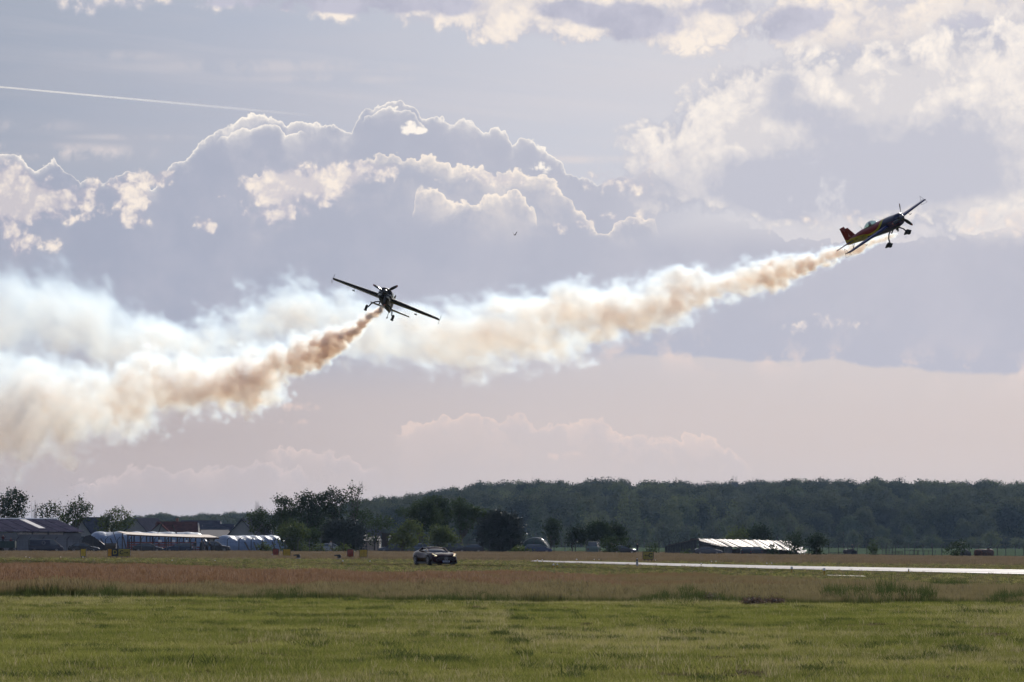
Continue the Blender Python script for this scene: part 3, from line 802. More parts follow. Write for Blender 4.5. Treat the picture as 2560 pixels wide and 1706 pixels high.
v9 = vnoise(X_, Y_, 1.6, 5.0, 91, 3); hgt = np.maximum(hgt * (0.55 + 0.9 * v9), .15)
keep_ = (vnoise(X_, Y_, 3.2, 7.0, 95, 3) > .33) | (rng.random(len(X_)) < .35)
X_, Y_, hgt, idx = X_[keep_], Y_[keep_], hgt[keep_], idx[keep_]
P_tall = [tuft('tuft_a%d' % i, 14, 0.50, 0.16, 0.006, 0.35, M_tall, 60 + i, head=1.25, segs=3, curl=0.8) for i in range(4)] + [tuft('tuft_b%d' % i, 10, 0.56, 0.15, 0.006, 0.3, M_seed, 70 + i, head=1.8, segs=3) for i in range(2)] + [tuft('tuft_c%d' % i, 20, 0.42, 0.15, 0.008, 0.5, M_rank, 80 + i, segs=2) for i in range(2)]
scatter('tall_grass', np.stack([X_, Y_, zg(X_, Y_) - 0.01], -1), rng.random(len(X_)) * 6.28, hgt, idx, P_tall)

# rough grass between the tall stand and the fence
X_, Y_ = field_pts(90000, 150, 760, 0.6)
tx = np.interp(Y_, [219, 249, 294, 326, 360, 378], [26.3, 20, 11, 4.0, 1.6, 1.6]); tx2 = np.interp(Y_, [262, 291, 328, 364, 378], [31.4, 24, 14, 4.1, 2.2])
on_taxi = (X_ > tx - 0.3 - 0.0 * X_) & (X_ < tx2 + 0.3) & (Y_ > 200) & (Y_ < 378)
on_taxi |= (X_ > np.interp(Y_, [110, 219], [48, 26.3])) & (X_ < np.interp(Y_, [150, 262], [60, 31.4])) & (Y_ < 262)
k = (Y_ > far_edge(X_) - 6) & ~on_taxi; X_, Y_ = X_[k], Y_[k]
far_b = sstep(375, 400, Y_ + 0.6 * X_ + 12 * npz(X_ * 0.1, Y_ * 0.05))
idx = np.where(rng.random(len(X_)) < 0.15 + 0.75 * far_b, 1, 0) + 2 * (rng.random(len(X_)) < 0.25)
hg = (0.35 + 0.3 * rng.random(len(X_)) + 0.25 * npz(X_ * 0.4, Y_ * 0.2) * 0.5) * (0.55 + 0.65 * far_b)
P_rough = [tuft('tuft_d0', 16, 0.32, 0.5, 0.015, 0.7, M_mown, 90), tuft('tuft_d1', 14, 0.50, 0.5, 0.013, 0.3, M_seedf, 91, head=1.5, segs=2), tuft('tuft_d2', 16, 0.4, 0.4, 0.015, 0.6, M_rank, 92), tuft('tuft_d3', 12, 0.52, 0.4, 0.013, 0.35, M_seedf, 93, head=1.3)]
scatter('rough_grass', np.stack([X_, Y_, zg(X_, Y_) - 0.01], -1), rng.random(len(X_)) * 6.28, np.maximum(hg, 0.12), idx, P_rough)

# ------------------------------------------------------------------ haze in the air over the field and the hill
mt = bpy.data.materials.new('haze'); mt.use_nodes = True
t = mt.node_tree; t.nodes.clear()
pv = t.nodes.new('ShaderNodeVolumePrincipled'); ou = t.nodes.new('ShaderNodeOutputMaterial')
pv.inputs['Color'].default_value = (0.46, 0.68, 1.0, 1); pv.inputs['Density'].default_value = 2.3e-5; pv.inputs['Anisotropy'].default_value = 0.35
t.links.new(pv.outputs[0], ou.inputs['Volume'])
x0, x1, y0, y1, z0, z1 = -9100, 9100, -2100, 20100, -3, 75
v = [(x, y, z) for x in (x0, x1) for y in (y0, y1) for z in (z0, z1)]
o = mesh_obj('haze', v, [(0, 1, 3, 2), (4, 6, 7, 5), (0, 4, 5, 1), (2, 3, 7, 6), (0, 2, 6, 4), (1, 5, 7, 3)], mt)
tag(o, kind='stuff')

# ------------------------------------------------------------------ trees
M_bark = mat('bark', (0.07, 0.055, 0.045), 0.9, var=0.35, scale=6.0, spec=0.2)
M_leafd = leaf_mat('leaves_dark', (0.008, 0.016, 0.006), (0.030, 0.048, 0.014), 0.30, 0.35, gloss=0.08)
M_leafm = leaf_mat('leaves_mid', (0.012, 0.026, 0.006), (0.048, 0.070, 0.016), 0.34, 0.35, gloss=0.1)
M_leafl = leaf_mat('leaves_light', (0.022, 0.040, 0.008), (0.080, 0.102, 0.025), 0.48, 0.35, gloss=0.12)
M_wood1 = leaf_mat('forest_leaves', (0.009, 0.015, 0.011), (0.072, 0.080, 0.042), 0.35, 0.012, gloss=0.03, cont=2.6, rnd=1.0)
M_wood2 = leaf_mat('forest_edge_leaves', (0.025, 0.040, 0.018), (0.095, 0.108, 0.046), 0.42, 0.03, gloss=0.03, rnd=0.9)


def tube(v, f, p, q, r0, r1, n=6):
    """tapered limb from p to q appended to v, f"""
    p, q = Vector(p), Vector(q); d = (q - p)
    if d.length < 1e-6: return
    z = d.normalized(); a = z.orthogonal().normalized(); b_ = z.cross(a); s = len(v)
    for c, r in ((p, r0), (q, r1)):
        for i in range(n):
            t_ = 6.28318 * i / n; w = c + a * math.cos(t_) * r + b_ * math.sin(t_) * r; v.append(tuple(w))
    for i in range(n): f.append((s + i, s + (i + 1) % n, s + n + (i + 1) % n, s + n + i))
    f.append(tuple(s + n + i for i in range(n)))


def crown_mesh(name, lobes, leaf, per, mt, seed, shell=0.55, flat=0.0):
    """leaf faces through the volume of the lobes (x, y, z, rx, ry, rz); denser towards each lobe's skin"""
    r = np.random.default_rng(seed)
    vs = []
    for (cx, cy, cz, ax, ay, azz) in lobes:
        n = max(12, int(per * (ax * ay * azz) ** (2 / 3)))
        # sprays: small groups of leaves around twig ends
        k = max(4, n // 7)
        d = r.normal(size=(k, 3)); d /= np.linalg.norm(d, axis=1)[:, None]
        rad = (shell + (1.12 - shell) * r.random(k) ** 0.7)
        bump = 1 + 0.16 * np.sin(d[:, 0] * 5 + cx * 3) * np.sin(d[:, 1] * 5 + cz * 2) + 0.14 * np.sin(d[:, 2] * 7 + cy)
        c = d * (rad * bump)[:, None]
        m_ = np.repeat(np.arange(k), 7)
        c = c[m_] * np.array([ax, ay, azz]) + r.normal(size=(len(m_), 3)) * leaf * 1.0 + np.array([cx, cy, cz])
        vs.append(c)
    c = np.concatenate(vs); n = len(c)
    u = r.normal(size=(n, 3)); u /= np.linalg.norm(u, axis=1)[:, None]
    w = r.normal(size=(n, 3)); w[:, 2] *= (1 - flat); w -= u * (u * w).sum(1)[:, None]; w /= np.linalg.norm(w, axis=1)[:, None]
    s = leaf * (0.6 + 0.8 * r.random(n))[:, None]
    p0 = c - u * s * 0.5; p1 = c + w * s * 0.30; p2 = c + u * s * 0.5; p3 = c - w * s * 0.30
    V_ = np.stack([p0, p1, p2, p3], 1).reshape(-1, 3)
    me = bpy.data.meshes.new(name)
    me.vertices.add(4 * n); me.vertices.foreach_set('co', V_.astype('f4').ravel())
    me.loops.add(4 * n); me.loops.foreach_set('vertex_index', np.arange(4 * n, dtype='i4'))
    me.polygons.add(n); me.polygons.foreach_set('loop_start', np.arange(0, 4 * n, 4, dtype='i4')); me.polygons.foreach_set('loop_total', np.full(n, 4, dtype='i4'))
    me.update(); me.validate(); me.materials.append(mt)
    return me


def add_tree(label, px, D, top, w, base=None, kind='broad', mt=None, seed=0, leaf=0.34, dens=60, lobes=None, cat='tree', name='tree', group=None, bare=0, low=0.3, fork=3):
    """a tree whose crown top is seen at photograph row 'top', crown w photograph pixels wide, standing on the field at column px"""
    r = random.Random(seed * 17 + 3)
    b_ = gp(px, D); s = F / D
    H = at(px, top, D).z - b_.z; W = w / s
    root = bpy.data.objects.new(name, None); COL.objects.link(root); root.location = b_
    tag(root, label, cat, group)
    if lobes is None:
        lobes = []
        n = int(7 + W * 1.2)
        for i in range(n):
            a = r.uniform(0, 6.283)
            if kind == 'broad':
                t_ = (i + 0.5) / n
                zc = H * (low + (1 - low) * (0.12 + 0.76 * t_)); rr = W * 0.5 * (0.35 + 0.45 * math.sin(math.pi * min(1, 0.25 + t_ * 0.85)))
                q = r.uniform(0.3, 1.0) * rr
                sz = W * r.uniform(0.13, 0.21) + 0.2
                lobes.append((q * math.cos(a), q * math.sin(a), min(zc, H - sz * 0.6), sz * 1.15, sz * 1.15, sz * 0.8))
            elif kind == 'round':
                t_ = (i + 0.5) / n
                el = math.asin(2 * t_ - 1); q = W * 0.36
                lobes.append((q * math.cos(el) * math.cos(i * 2.4), q * math.cos(el) * math.sin(i * 2.4), H * 0.5 + H * 0.34 * math.sin(el), W * 0.2, W * 0.2, H * 0.19))
            elif kind == 'open':
                t_ = (i + 0.5) / n
                zc = H * (low + (1 - low) * (0.1 + 0.85 * t_)); q = W * r.uniform(0.12, 0.42)
                sz = W * r.uniform(0.07, 0.13) + 0.15
                lobes.append((q * math.cos(a), q * math.sin(a), min(zc, H - sz * 0.5), sz * 1.3, sz * 1.3, sz * 0.75))
            elif kind == 'column':
                t_ = (i + 0.5) / n
                zc = H * (0.12 + 0.84 * t_); q = W * 0.12
                sz = W * 0.42 * math.sin(math.pi * min(1, 0.2 + 0.75 * t_)) + 0.1
                lobes.append((q * math.cos(a), q * math.sin(a), zc, sz, sz, H / n * 0.95))
        if kind in ('broad', 'round'): lobes.append((0, 0, H * (low + (1 - low) * 0.5), W * 0.27, W * 0.27, H * (1 - low) * 0.34))
    v, f = [], []
    tr = max(0.07, H * 0.028)
    th = H * max(0.16, low * 0.8)
    tube(v, f, (0, 0, -0.2), (r.uniform(-.1, .1), 0, th), tr, tr * 0.75, 7)
    for (lx, ly, lz, ax, ay, azz) in lobes:
        if lz < th: continue
        mid_ = (lx * 0.35 + r.uniform(-.15, .15), ly * 0.35, th + (lz - th) * 0.45)
        tube(v, f, (0, 0, th * 0.9), mid_, tr * 0.42, tr * 0.26, 5)
        tube(v, f, mid_, (lx, ly, lz + azz * 0.3), tr * 0.26, tr * 0.06, 4)
    for i in range(bare):
        a = r.uniform(0, 6.283); p = Vector((r.uniform(-.3, .3) * W * .4, r.uniform(-.2, .2) * W * .4, H * 0.55))
        for k_ in range(4):
            q2 = p + Vector((math.cos(a) * W * 0.06 + r.uniform(-.3, .3), math.sin(a) * W * 0.04, H * 0.13))
            tube(v, f, p, q2, 0.05 * (1 - k_ * 0.2), 0.05 * (0.8 - k_ * 0.2), 4)
            if k_ < 3: tube(v, f, q2, q2 + Vector((r.uniform(-1, 1) * .9, r.uniform(-1, 1) * .5, r.uniform(.3, 1.1))), 0.025, 0.008, 3)
            p = q2
    mesh_obj('trunk', v, f, M_bark, root, smooth=True)
    if mt is not None:
        me = crown_mesh('crown', lobes, leaf, dens * 5.5, mt, seed)
        c = bpy.data.objects.new('crown', me); COL.objects.link(c); c.parent = root
    return root


def relative_lobes(px0, D, lst):
    """crown lobes from photograph outlines: (px, py, rx_px, ry_px) -> lobes in tree space"""
    s = F / D; b_ = gp(px0, D); out = []
    for i, (px, py, a, c) in enumerate(lst):
        w = at(px, py, D)
        out.append((w.x - b_.x, ((i * 7) % 5 - 2) * a / s * 0.35, w.z - b_.z, a / s * 1.1, a / s, c / s * 1.12))
    return out


def traced(label, px0, D, lst, mt, seed, **kw):
    top = min(py - c for px, py, a, c in lst); w = max(px + a for px, py, a, c in lst) - min(px - a for px, py, a, c in lst)
    return add_tree(label, px0, D, top, w, mt=mt, seed=seed, lobes=relative_lobes(px0, D, lst), **kw)


# behind the hangar and the plastic tunnels
traced('tall dark tree rising behind the ridge of the grey hangar', 28, 705, [(34, 1236, 14, 11), (18, 1248, 16, 10), (48, 1250, 16, 9), (58, 1246, 9, 7), (8, 1262, 14, 11), (30, 1266, 18, 11), (52, 1272, 12, 9), (20, 1284, 16, 10), (46, 1288, 16, 8), (4, 1282, 12, 12)], M_leafd, 11, low=0.3)
traced('loose pale green tree behind the hangar, left of the darker two-headed one', 122, 720, [(102, 1276, 7, 9), (118, 1268, 9, 7), (138, 1270, 10, 10), (108, 1288, 12, 9), (130, 1286, 12, 9), (153, 1278, 6, 10), (152, 1292, 11, 9)], M_leafm, 12, low=0.3, dens=45)
traced('dark green tree with two heads above the hangar roof end', 188, 715, [(200, 1251, 7, 7), (184, 1262, 9, 8), (194, 1270, 12, 9), (216, 1270, 12, 8), (226, 1268, 7, 6), (182, 1284, 13, 9), (207, 1290, 15, 9), (180, 1302, 14, 9), (165, 1296, 10, 9)], M_leafm, 13, low=0.3)
traced('light green tree leaning over the big plastic tunnel', 290, 700, [(298, 1281, 11, 8), (275, 1288, 11, 8), (318, 1288, 9, 8), (262, 1300, 12, 8), (288, 1300, 16, 10), (310, 1306, 13, 9), (328, 1302, 6, 6), (252, 1316, 10, 8), (276, 1318, 15, 9), (302, 1320, 14, 8)], M_leafl, 14, low=0.35)
for i, (px, D, top, w, lb) in enumerate([(88, 1000, 1249, 16, 'bare poplar with upright twigs standing between the two hangar trees'), (171, 980, 1254, 14, 'thin bare sapling beside the two-headed tree'), (648, 960, 1242, 20, 'leafless poplar top showing above the trees next to the white gable')]):
    rt = bpy.data.objects.new('bare_tree', None); COL.objects.link(rt); rt.location = gp(px, D); tag(rt, lb, 'tree')
    H = at(px, top, D).z - rt.location.z; v, f = [], []; r = random.Random(i + 5); W = w / (F / D)
    tube(v, f, (0, 0, -.2), (0, 0, H * 0.6), 0.22, 0.12)
    for k in range(12):
        x_ = r.uniform(-.5, .5) * W; z0_ = H * r.uniform(0.35, 0.6)
        tube(v, f, (0, 0, z0_ * 0.8), (x_ * .8, r.uniform(-.3, .3), z0_ + H * .12), 0.06, 0.04, 4)
        tube(v, f, (x_ * .8, 0, z0_ + H * .12), (x_, r.uniform(-.3, .3), H * r.uniform(0.8, 1.0)), 0.045, 0.02, 3)
    mesh_obj('trunk', v, f, mat('pale_bark', (0.16, 0.13, 0.13), 0.9), rt)

# middle group
traced('spreading mid green tree at the end of the shorter plastic tunnel', 668, 700, [(652, 1277, 7, 7), (640, 1290, 12, 9), (628, 1296, 9, 8), (622, 1286, 5, 5), (660, 1290, 13, 9), (645, 1306, 17, 9), (672, 1308, 14, 10), (664, 1326, 14, 8), (640, 1322, 10, 7)], M_leafm, 21, low=0.4)
traced('tree with a dark lobe leaning left above the white gable', 712, 705, [(702, 1253, 12, 7), (716, 1250, 11, 7), (694, 1252, 8, 5), (722, 1266, 16, 9), (704, 1278, 16, 9), (730, 1284, 18, 10), (700, 1296, 18, 9), (722, 1304, 20, 11), (694, 1316, 16, 9), (706, 1332, 14, 9)], M_leafm, 22, low=0.25)
traced('tallest dark leafy tree in the middle clump', 772, 705, [(768, 1237, 9, 7), (752, 1247, 12, 8), (784, 1250, 16, 9), (808, 1246, 12, 8), (815, 1238, 8, 5), (766, 1262, 20, 11), (796, 1264, 18, 11), (820, 1262, 12, 10), (750, 1280, 18, 12), (782, 1288, 22, 14), (812, 1284, 14, 10), (770, 1310, 22, 14), (796, 1312, 16, 14), (760, 1336, 16, 14)], M_leafd, 23, low=0.2, dens=75)
traced('tree with airy crown left of the dead branches', 838, 705, [(831, 1228, 7, 7), (842, 1236, 12, 7), (826, 1240, 9, 7), (856, 1246, 10, 8), (838, 1254, 12, 9), (858, 1258, 8, 7), (832, 1272, 12, 11), (850, 1280, 14, 9), (838, 1290, 11, 8)], M_leafd, 24, low=0.3)
traced('thin tree with bare dead branches on one side of its crown', 886, 700, [(878, 1219, 5, 4), (889, 1225, 5, 4), (897, 1228, 8, 5), (865, 1230, 5, 5), (872, 1238, 10, 5), (886, 1242, 7, 4), (880, 1256, 8, 5), (894, 1262, 7, 5), (884, 1280, 12, 8), (898, 1292, 14, 8), (916, 1284, 11, 7), (922, 1296, 12, 7)], M_leafm, 25, low=0.3, dens=45, bare=9)
traced('rounded light bush-like tree in front of the dark clump', 738, 660, [(722, 1318, 16, 10), (744, 1322, 14, 9), (710, 1332, 16, 10), (734, 1338, 20, 11), (758, 1332, 10, 8), (716, 1352, 18, 11), (742, 1356, 18, 11), (728, 1370, 20, 9)], M_leafl, 26, low=0.1)
traced('pale willow-like bush beside the light bush-like tree', 782, 670, [(776, 1330, 12, 7), (792, 1334, 10, 9), (766, 1346, 12, 10), (786, 1352, 12, 11), (776, 1368, 14, 9)], M_leafm, 27, low=0.1)
traced('very dark dome of foliage behind the white parked car', 855, 680, [(856, 1312, 30, 12), (832, 1322, 22, 12), (884, 1322, 22, 12), (818, 1340, 16, 16), (846, 1340, 26, 18), (880, 1342, 26, 18), (902, 1340, 10, 14), (826, 1360, 20, 14), (860, 1362, 26, 16), (892, 1362, 14, 14)], leaf_mat('leaves_blackish', (0.005, 0.010, 0.005), (0.013, 0.022, 0.008), 0.12, 0.4), 28, low=0.05, dens=95)
traced('small see-through tree in front of the far hill beside the dark dome', 938, 690, [(946, 1296, 10, 6), (932, 1308, 12, 6), (956, 1306, 12, 7), (922, 1312, 9, 5), (944, 1318, 14, 8), (968, 1300, 12, 7), (976, 1312, 14, 8), (925, 1336, 13, 8), (934, 1350, 12, 9)], M_leafm, 29, low=0.3, dens=36)
traced('low spreading light green tree above the parked grey cars', 1008, 655, [(1020, 1312, 12, 8), (1034, 1318, 13, 8), (1006, 1326, 11, 7), (1046, 1326, 8, 6), (990, 1344, 14, 7), (1008, 1340, 14, 8), (1030, 1348, 14, 8), (1020, 1360, 18, 8), (984, 1356, 10, 6)], M_leafl, 30, low=0.25, dens=85)
traced('broad tree with a rounded left crown behind the sports car', 1052, 700, [(1062, 1262, 18, 9), (1080, 1258, 14, 10), (1042, 1272, 16, 9), (1020, 1282, 16, 7), (1004, 1284, 10, 6), (1070, 1282, 24, 12), (1044, 1294, 20, 10), (1086, 1296, 20, 12), (1060, 1310, 22, 12), (1088, 1322, 18, 13)], M_leafm, 31, low=0.25, dens=72)
traced('dark tree with spiky pale top in the middle of the clump', 1098, 712, [(1092, 1250, 10, 6), (1104, 1254, 12, 7), (1118, 1258, 7, 5), (1104, 1272, 16, 10), (1116, 1288, 16, 12), (1100, 1308, 18, 14), (1112, 1330, 16, 14)], M_leafd, 32, low=0.2, dens=80)
traced('tree whose crown bulges to the right of the spiky one', 1154, 704, [(1150, 1252, 9, 5), (1142, 1262, 12, 8), (1158, 1268, 16, 9), (1176, 1276, 14, 9), (1192, 1282, 16, 8), (1206, 1284, 14, 7), (1146, 1284, 16, 10), (1168, 1292, 18, 10), (1194, 1298, 16, 9), (1214, 1296, 14, 9), (1150, 1308, 14, 12), (1172, 1312, 14, 9)], M_leafm, 33, low=0.3, dens=70)
traced('light feathery tree in front of the dark trunks', 1096, 660, [(1104, 1328, 18, 7), (1088, 1322, 8, 6), (1120, 1334, 13, 7), (1092, 1338, 13, 7), (1110, 1346, 20, 8), (1136, 1350, 12, 9), (1098, 1358, 16, 8), (1068, 1352, 8, 8)], M_leafl, 34, low=0.2, dens=85)
traced('massive nearly black round tree at the end of the clump', 1246, 684, [(1244, 1292, 22, 12), (1264, 1298, 22, 12), (1282, 1302, 16, 12), (1226, 1306, 22, 14), (1254, 1314, 30, 18), (1286, 1322, 20, 18), (1220, 1330, 24, 18), (1256, 1340, 34, 20), (1292, 1346, 14, 16), (1216, 1354, 22, 18), (1250, 1362, 30, 18), (1284, 1364, 16, 14)], leaf_mat('leaves_blackish', (0, 0, 0), (0, 0, 0)), 35, low=0.05, dens=100)
traced('slim young tree beside the green tent', 1380, 690, [(1382, 1303, 6, 5), (1378, 1311, 10, 6), (1390, 1312, 9, 6), (1374, 1322, 11, 7), (1390, 1325, 9, 7), (1380, 1334, 12, 8), (1388, 1344, 10, 7), (1376, 1352, 7, 5), (1391, 1354, 6, 4)], M_leafd, 36, low=0.3, dens=80)
traced('dark tree on thin stems, first of the group over the parked van', 1432, 705, [(1444, 1322, 10, 6), (1430, 1330, 13, 8), (1450, 1334, 13, 8), (1440, 1344, 15, 8), (1426, 1352, 9, 8), (1452, 1350, 10, 7)], M_leafd, 37, low=0.45, dens=80)
traced('widest dark canopy tree above the parked van', 1492, 705, [(1496, 1312, 12, 6), (1480, 1320, 14, 7), (1514, 1320, 14, 8), (1500, 1326, 20, 9), (1474, 1336, 16, 9), (1500, 1342, 22, 10), (1526, 1336, 12, 9), (1480, 1350, 14, 7)], M_leafd, 38, low=0.45, dens=85)
traced('roundish tree closing the dark group on the side of the shed', 1542, 703, [(1536, 1316, 8, 5), (1544, 1324, 11, 7), (1552, 1332, 9, 9), (1538, 1338, 13, 10), (1546, 1350, 12, 8)], M_leafd, 39, low=0.4, dens=80)
traced('olive bush standing between the van and the person in white', 1524, 672, [(1530, 1350, 13, 6), (1514, 1358, 12, 7), (1534, 1364, 12, 8), (1520, 1374, 14, 8)], M_leafm, 40, low=0.1)
traced('wispy grey bush behind the car with the open lid', 1565, 690, [(1562, 1350, 8, 6), (1558, 1362, 8, 6), (1572, 1364, 7, 6), (1566, 1374, 9, 6)], M_leafm, 41, low=0.1, dens=40)
traced('dark domed tree behind the collapsed roof', 1898, 760, [(1902, 1322, 12, 6), (1886, 1330, 14, 7), (1912, 1332, 13, 7), (1896, 1340, 20, 9), (1920, 1344, 10, 8)], M_leafd, 42, low=0.3, dens=75)
traced('pale scrubby tree left of the dark domed one behind the roof', 1846, 770, [(1838, 1330, 9, 5), (1852, 1328, 10, 6), (1864, 1334, 12, 8), (1832, 1340, 12, 7), (1852, 1344, 14, 7), (1820, 1346, 9, 5)], M_leafl, 43, low=0.2, dens=50)
traced('dark tree in front of the bright metal roof end', 1984, 668, [(1978, 1343, 8, 5), (1990, 1346, 9, 6), (1976, 1356, 11, 8), (1994, 1360, 9, 8), (1984, 1370, 11, 8), (1982, 1382, 8, 7)], M_leafd, 44, low=0.15, dens=75)
traced('dark bushy tree standing clear beyond the shed', 2040, 672, [(2046, 1340, 8, 5), (2034, 1346, 9, 7), (2052, 1350, 10, 8), (2024, 1356, 10, 8), (2042, 1362, 14, 9), (2060, 1360, 8, 5), (2034, 1376, 10, 9), (2046, 1382, 9, 8)], M_leafd, 45, low=0.15, dens=75)
traced('small dark shrub under the collapsed roof', 1932, 672, [(1932, 1370, 7, 6), (1928, 1380, 8, 7), (1940, 1380, 7, 7)], M_leafd, 46, low=0.05)
traced('single narrow bush between two fence posts in the open field', 2184, 700, [(2186, 1359, 6, 5), (2178, 1364, 7, 5), (2188, 1372, 6, 6), (2181, 1376, 8, 7), (2184, 1388, 6, 6)], M_leafm, 47, low=0.05, dens=70)
traced('small dark thorn bush near the direction sign', 1628, 690, [(1632, 1364, 7, 5), (1624, 1372, 8, 7), (1634, 1380, 8, 7)], M_leafm, 48, low=0.05, dens=50)
traced('green bush with wide low arms near the rusty tank', 2388, 690, [(2396, 1362, 10, 5), (2380, 1367, 9, 6), (2410, 1370, 10, 5), (2368, 1376, 7, 4), (2390, 1378, 9, 10), (2388, 1392, 8, 8)], M_leafm, 49, low=0.1, dens=60)
for i, (px, py, a, c) in enumerate([(664, 1374, 22, 8), (746, 1378, 26, 8), (800, 1376, 20, 8), (860, 1378, 26, 8), (1304, 1380, 26, 7), (1716, 1386, 12, 4)]):
    lb = ['low green bush at the foot of the plastic tunnel', 'low green bush under the rounded light tree', 'low green bush just in front of the white car', 'long low green bush before the dark dome', 'low weedy bush beside the green tent', 'tiny bush by the dark shed wall'][i]
    traced(lb, px, 662, [(px - a * .5, py, a * .5, c), (px + a * .4, py + 1, a * .5, c * .8), (px, py - 1, a * .4, c)], M_leafl, 60 + i, low=0.02, cat='bush', name='bush', dens=70)

# ------------------------------------------------------------------ the wooded hill
protos = []
for i in range(6):
    r = random.Random(100 + i); lb = []
    Wc = r.uniform(5.0, 6.5); n = 9
    for k in range(n):
        el = math.asin(min(1, (k + 0.5) / n * 1.25 - 0.25)); q = Wc * 0.62
        lb.append((q * math.cos(el) * math.cos(k * 2.4 + i), q * math.cos(el) * math.sin(k * 2.4 + i), 9.5 + 4.6 * math.sin(el) + r.uniform(-.8, .8), Wc * r.uniform(.3, .42), Wc * r.uniform(.3, .42), Wc * r.uniform(.25, .36)))
    lb.append((0, 0, 9.0, Wc * .6, Wc * .6, 4.2))
    me = crown_mesh('forest_tree', lb, 0.62, 110, M_wood1 if i < 4 else M_wood2, 200 + i, shell=0.75)
    protos.append(bpy.data.objects.new('forest_tree', me))
n = 26000
Y_ = 1900 + (rng.random(n) ** 0.8) * 2100
X_ = (rng.random(n) * 2 - 1) * (0.14 * Y_ + 60)
pxs = 1280 + F * X_ / Y_
foot = np.interp(pxs, [600, 900], [2500.0, 1960.0]); far = np.interp(pxs, [600, 900], [3700.0, 2850.0])
k = (Y_ > foot + 6) & (Y_ < far + 30)
X_, Y_, foot, far = X_[k], Y_[k], foot[k], far[k]
# thin out to keep roughly one crown per 80 square metres, more at the foot and the ridge where they show
cell = {}
keep = []
order = rng.permutation(len(X_))
for j in order:
    key = (int(X_[j] // 11), int(Y_[j] // 12))
    if key in cell: continue
    cell[key] = 1; keep.append(j)
keep = np.array(keep)
X_, Y_ = X_[keep], Y_[keep]
Z_ = hill(X_, Y_) - 0.5
sc = 0.72 + 0.72 * rng.random(len(X_)) ** 1.7 + 0.12 * np.sin(X_ * 0.03) * np.sin(Y_ * 0.02)
sc = np.minimum(sc * (0.86 + 0.3 * rng.random(len(X_))), 1.42)
sc = sc * np.interp(1280 + F * X_ / Y_, [180, 340, 700, 1000], [0.40, 0.78, 0.80, 1.0])
patchy = np.sin(X_ * 0.013 + 1) * np.sin(Y_ * 0.017) + rng.normal(size=len(X_)) * 0.6
idx = np.where(patchy > 0.9, rng.integers(4, 6, len(X_)), rng.integers(0, 4, len(X_)))
print('FOREST', len(X_))
scatter('forest', np.stack([X_, Y_, Z_], -1), rng.random(len(X_)) * 6.28, sc, idx, protos, None)

# trees one can tell apart at the foot of the hill
pop = []
for i in range(2):
    r = random.Random(300 + i); lb = []
    for k in range(13):
        t_ = (k + .5) / 13
        lb.append((r.uniform(-.7, .7), r.uniform(-.7, .7), 1.5 + 19 * t_, 2.0 * math.sin(math.pi * min(1, .18 + .78 * t_)) * r.uniform(.8, 1.15) + .3, 1.9 * math.sin(math.pi * min(1, .18 + .78 * t_)) + .3, 1.5))
    pop.append(crown_mesh('crown', lb, 0.75, 40, M_wood2, 310 + i, shell=0.6))
bushes = []
for i in range(4):
    r = random.Random(320 + i); lb = []
    for k in range(8):
        a = k * 2.4; q = 2.6 * r.uniform(.3, 1); lb.append((q * math.cos(a), q * math.sin(a), 2.6 + 4.6 * (k + .5) / 8 + r.uniform(-.4, .4), r.uniform(1.3, 2.1), r.uniform(1.3, 2.1), r.uniform(1.2, 1.7)))
    lb.append((0, 0, 3.4, 3, 3, 2.8))
    bushes.append(crown_mesh('crown', lb, 0.7, 42, M_wood2 if i % 2 == 0 else M_wood1, 330 + i, shell=0.6))
v, f = [], []; tube(v, f, (0, 0, -.3), (0, 0, 8), .3, .15)
stem_me = bpy.data.meshes.new('trunk'); stem_me.from_pydata(v, [], f); stem_me.materials.append(M_bark)


def hill_tree(px, top, wpx, D, me, name, label, group, base_h, base_w):
    X_ = (px - 1280) / F * D; z0_ = float(zg(X_, D))
    root = bpy.data.objects.new(name, None); COL.objects.link(root); root.location = (X_, D, z0_)
    tag(root, label, 'tree', group)
    H = at(px, top, D).z - z0_; W = wpx / (F / D)
    c = bpy.data.objects.new('crown', me); COL.objects.link(c); c.parent = root; c.scale = (W / base_w, W / base_w, H / base_h)
    c.rotation_euler = (0, 0, px * 0.7)
    s_ = bpy.data.objects.new('trunk', stem_me); COL.objects.link(s_); s_.parent = root
    s_.scale = (1, 1, H / base_h)


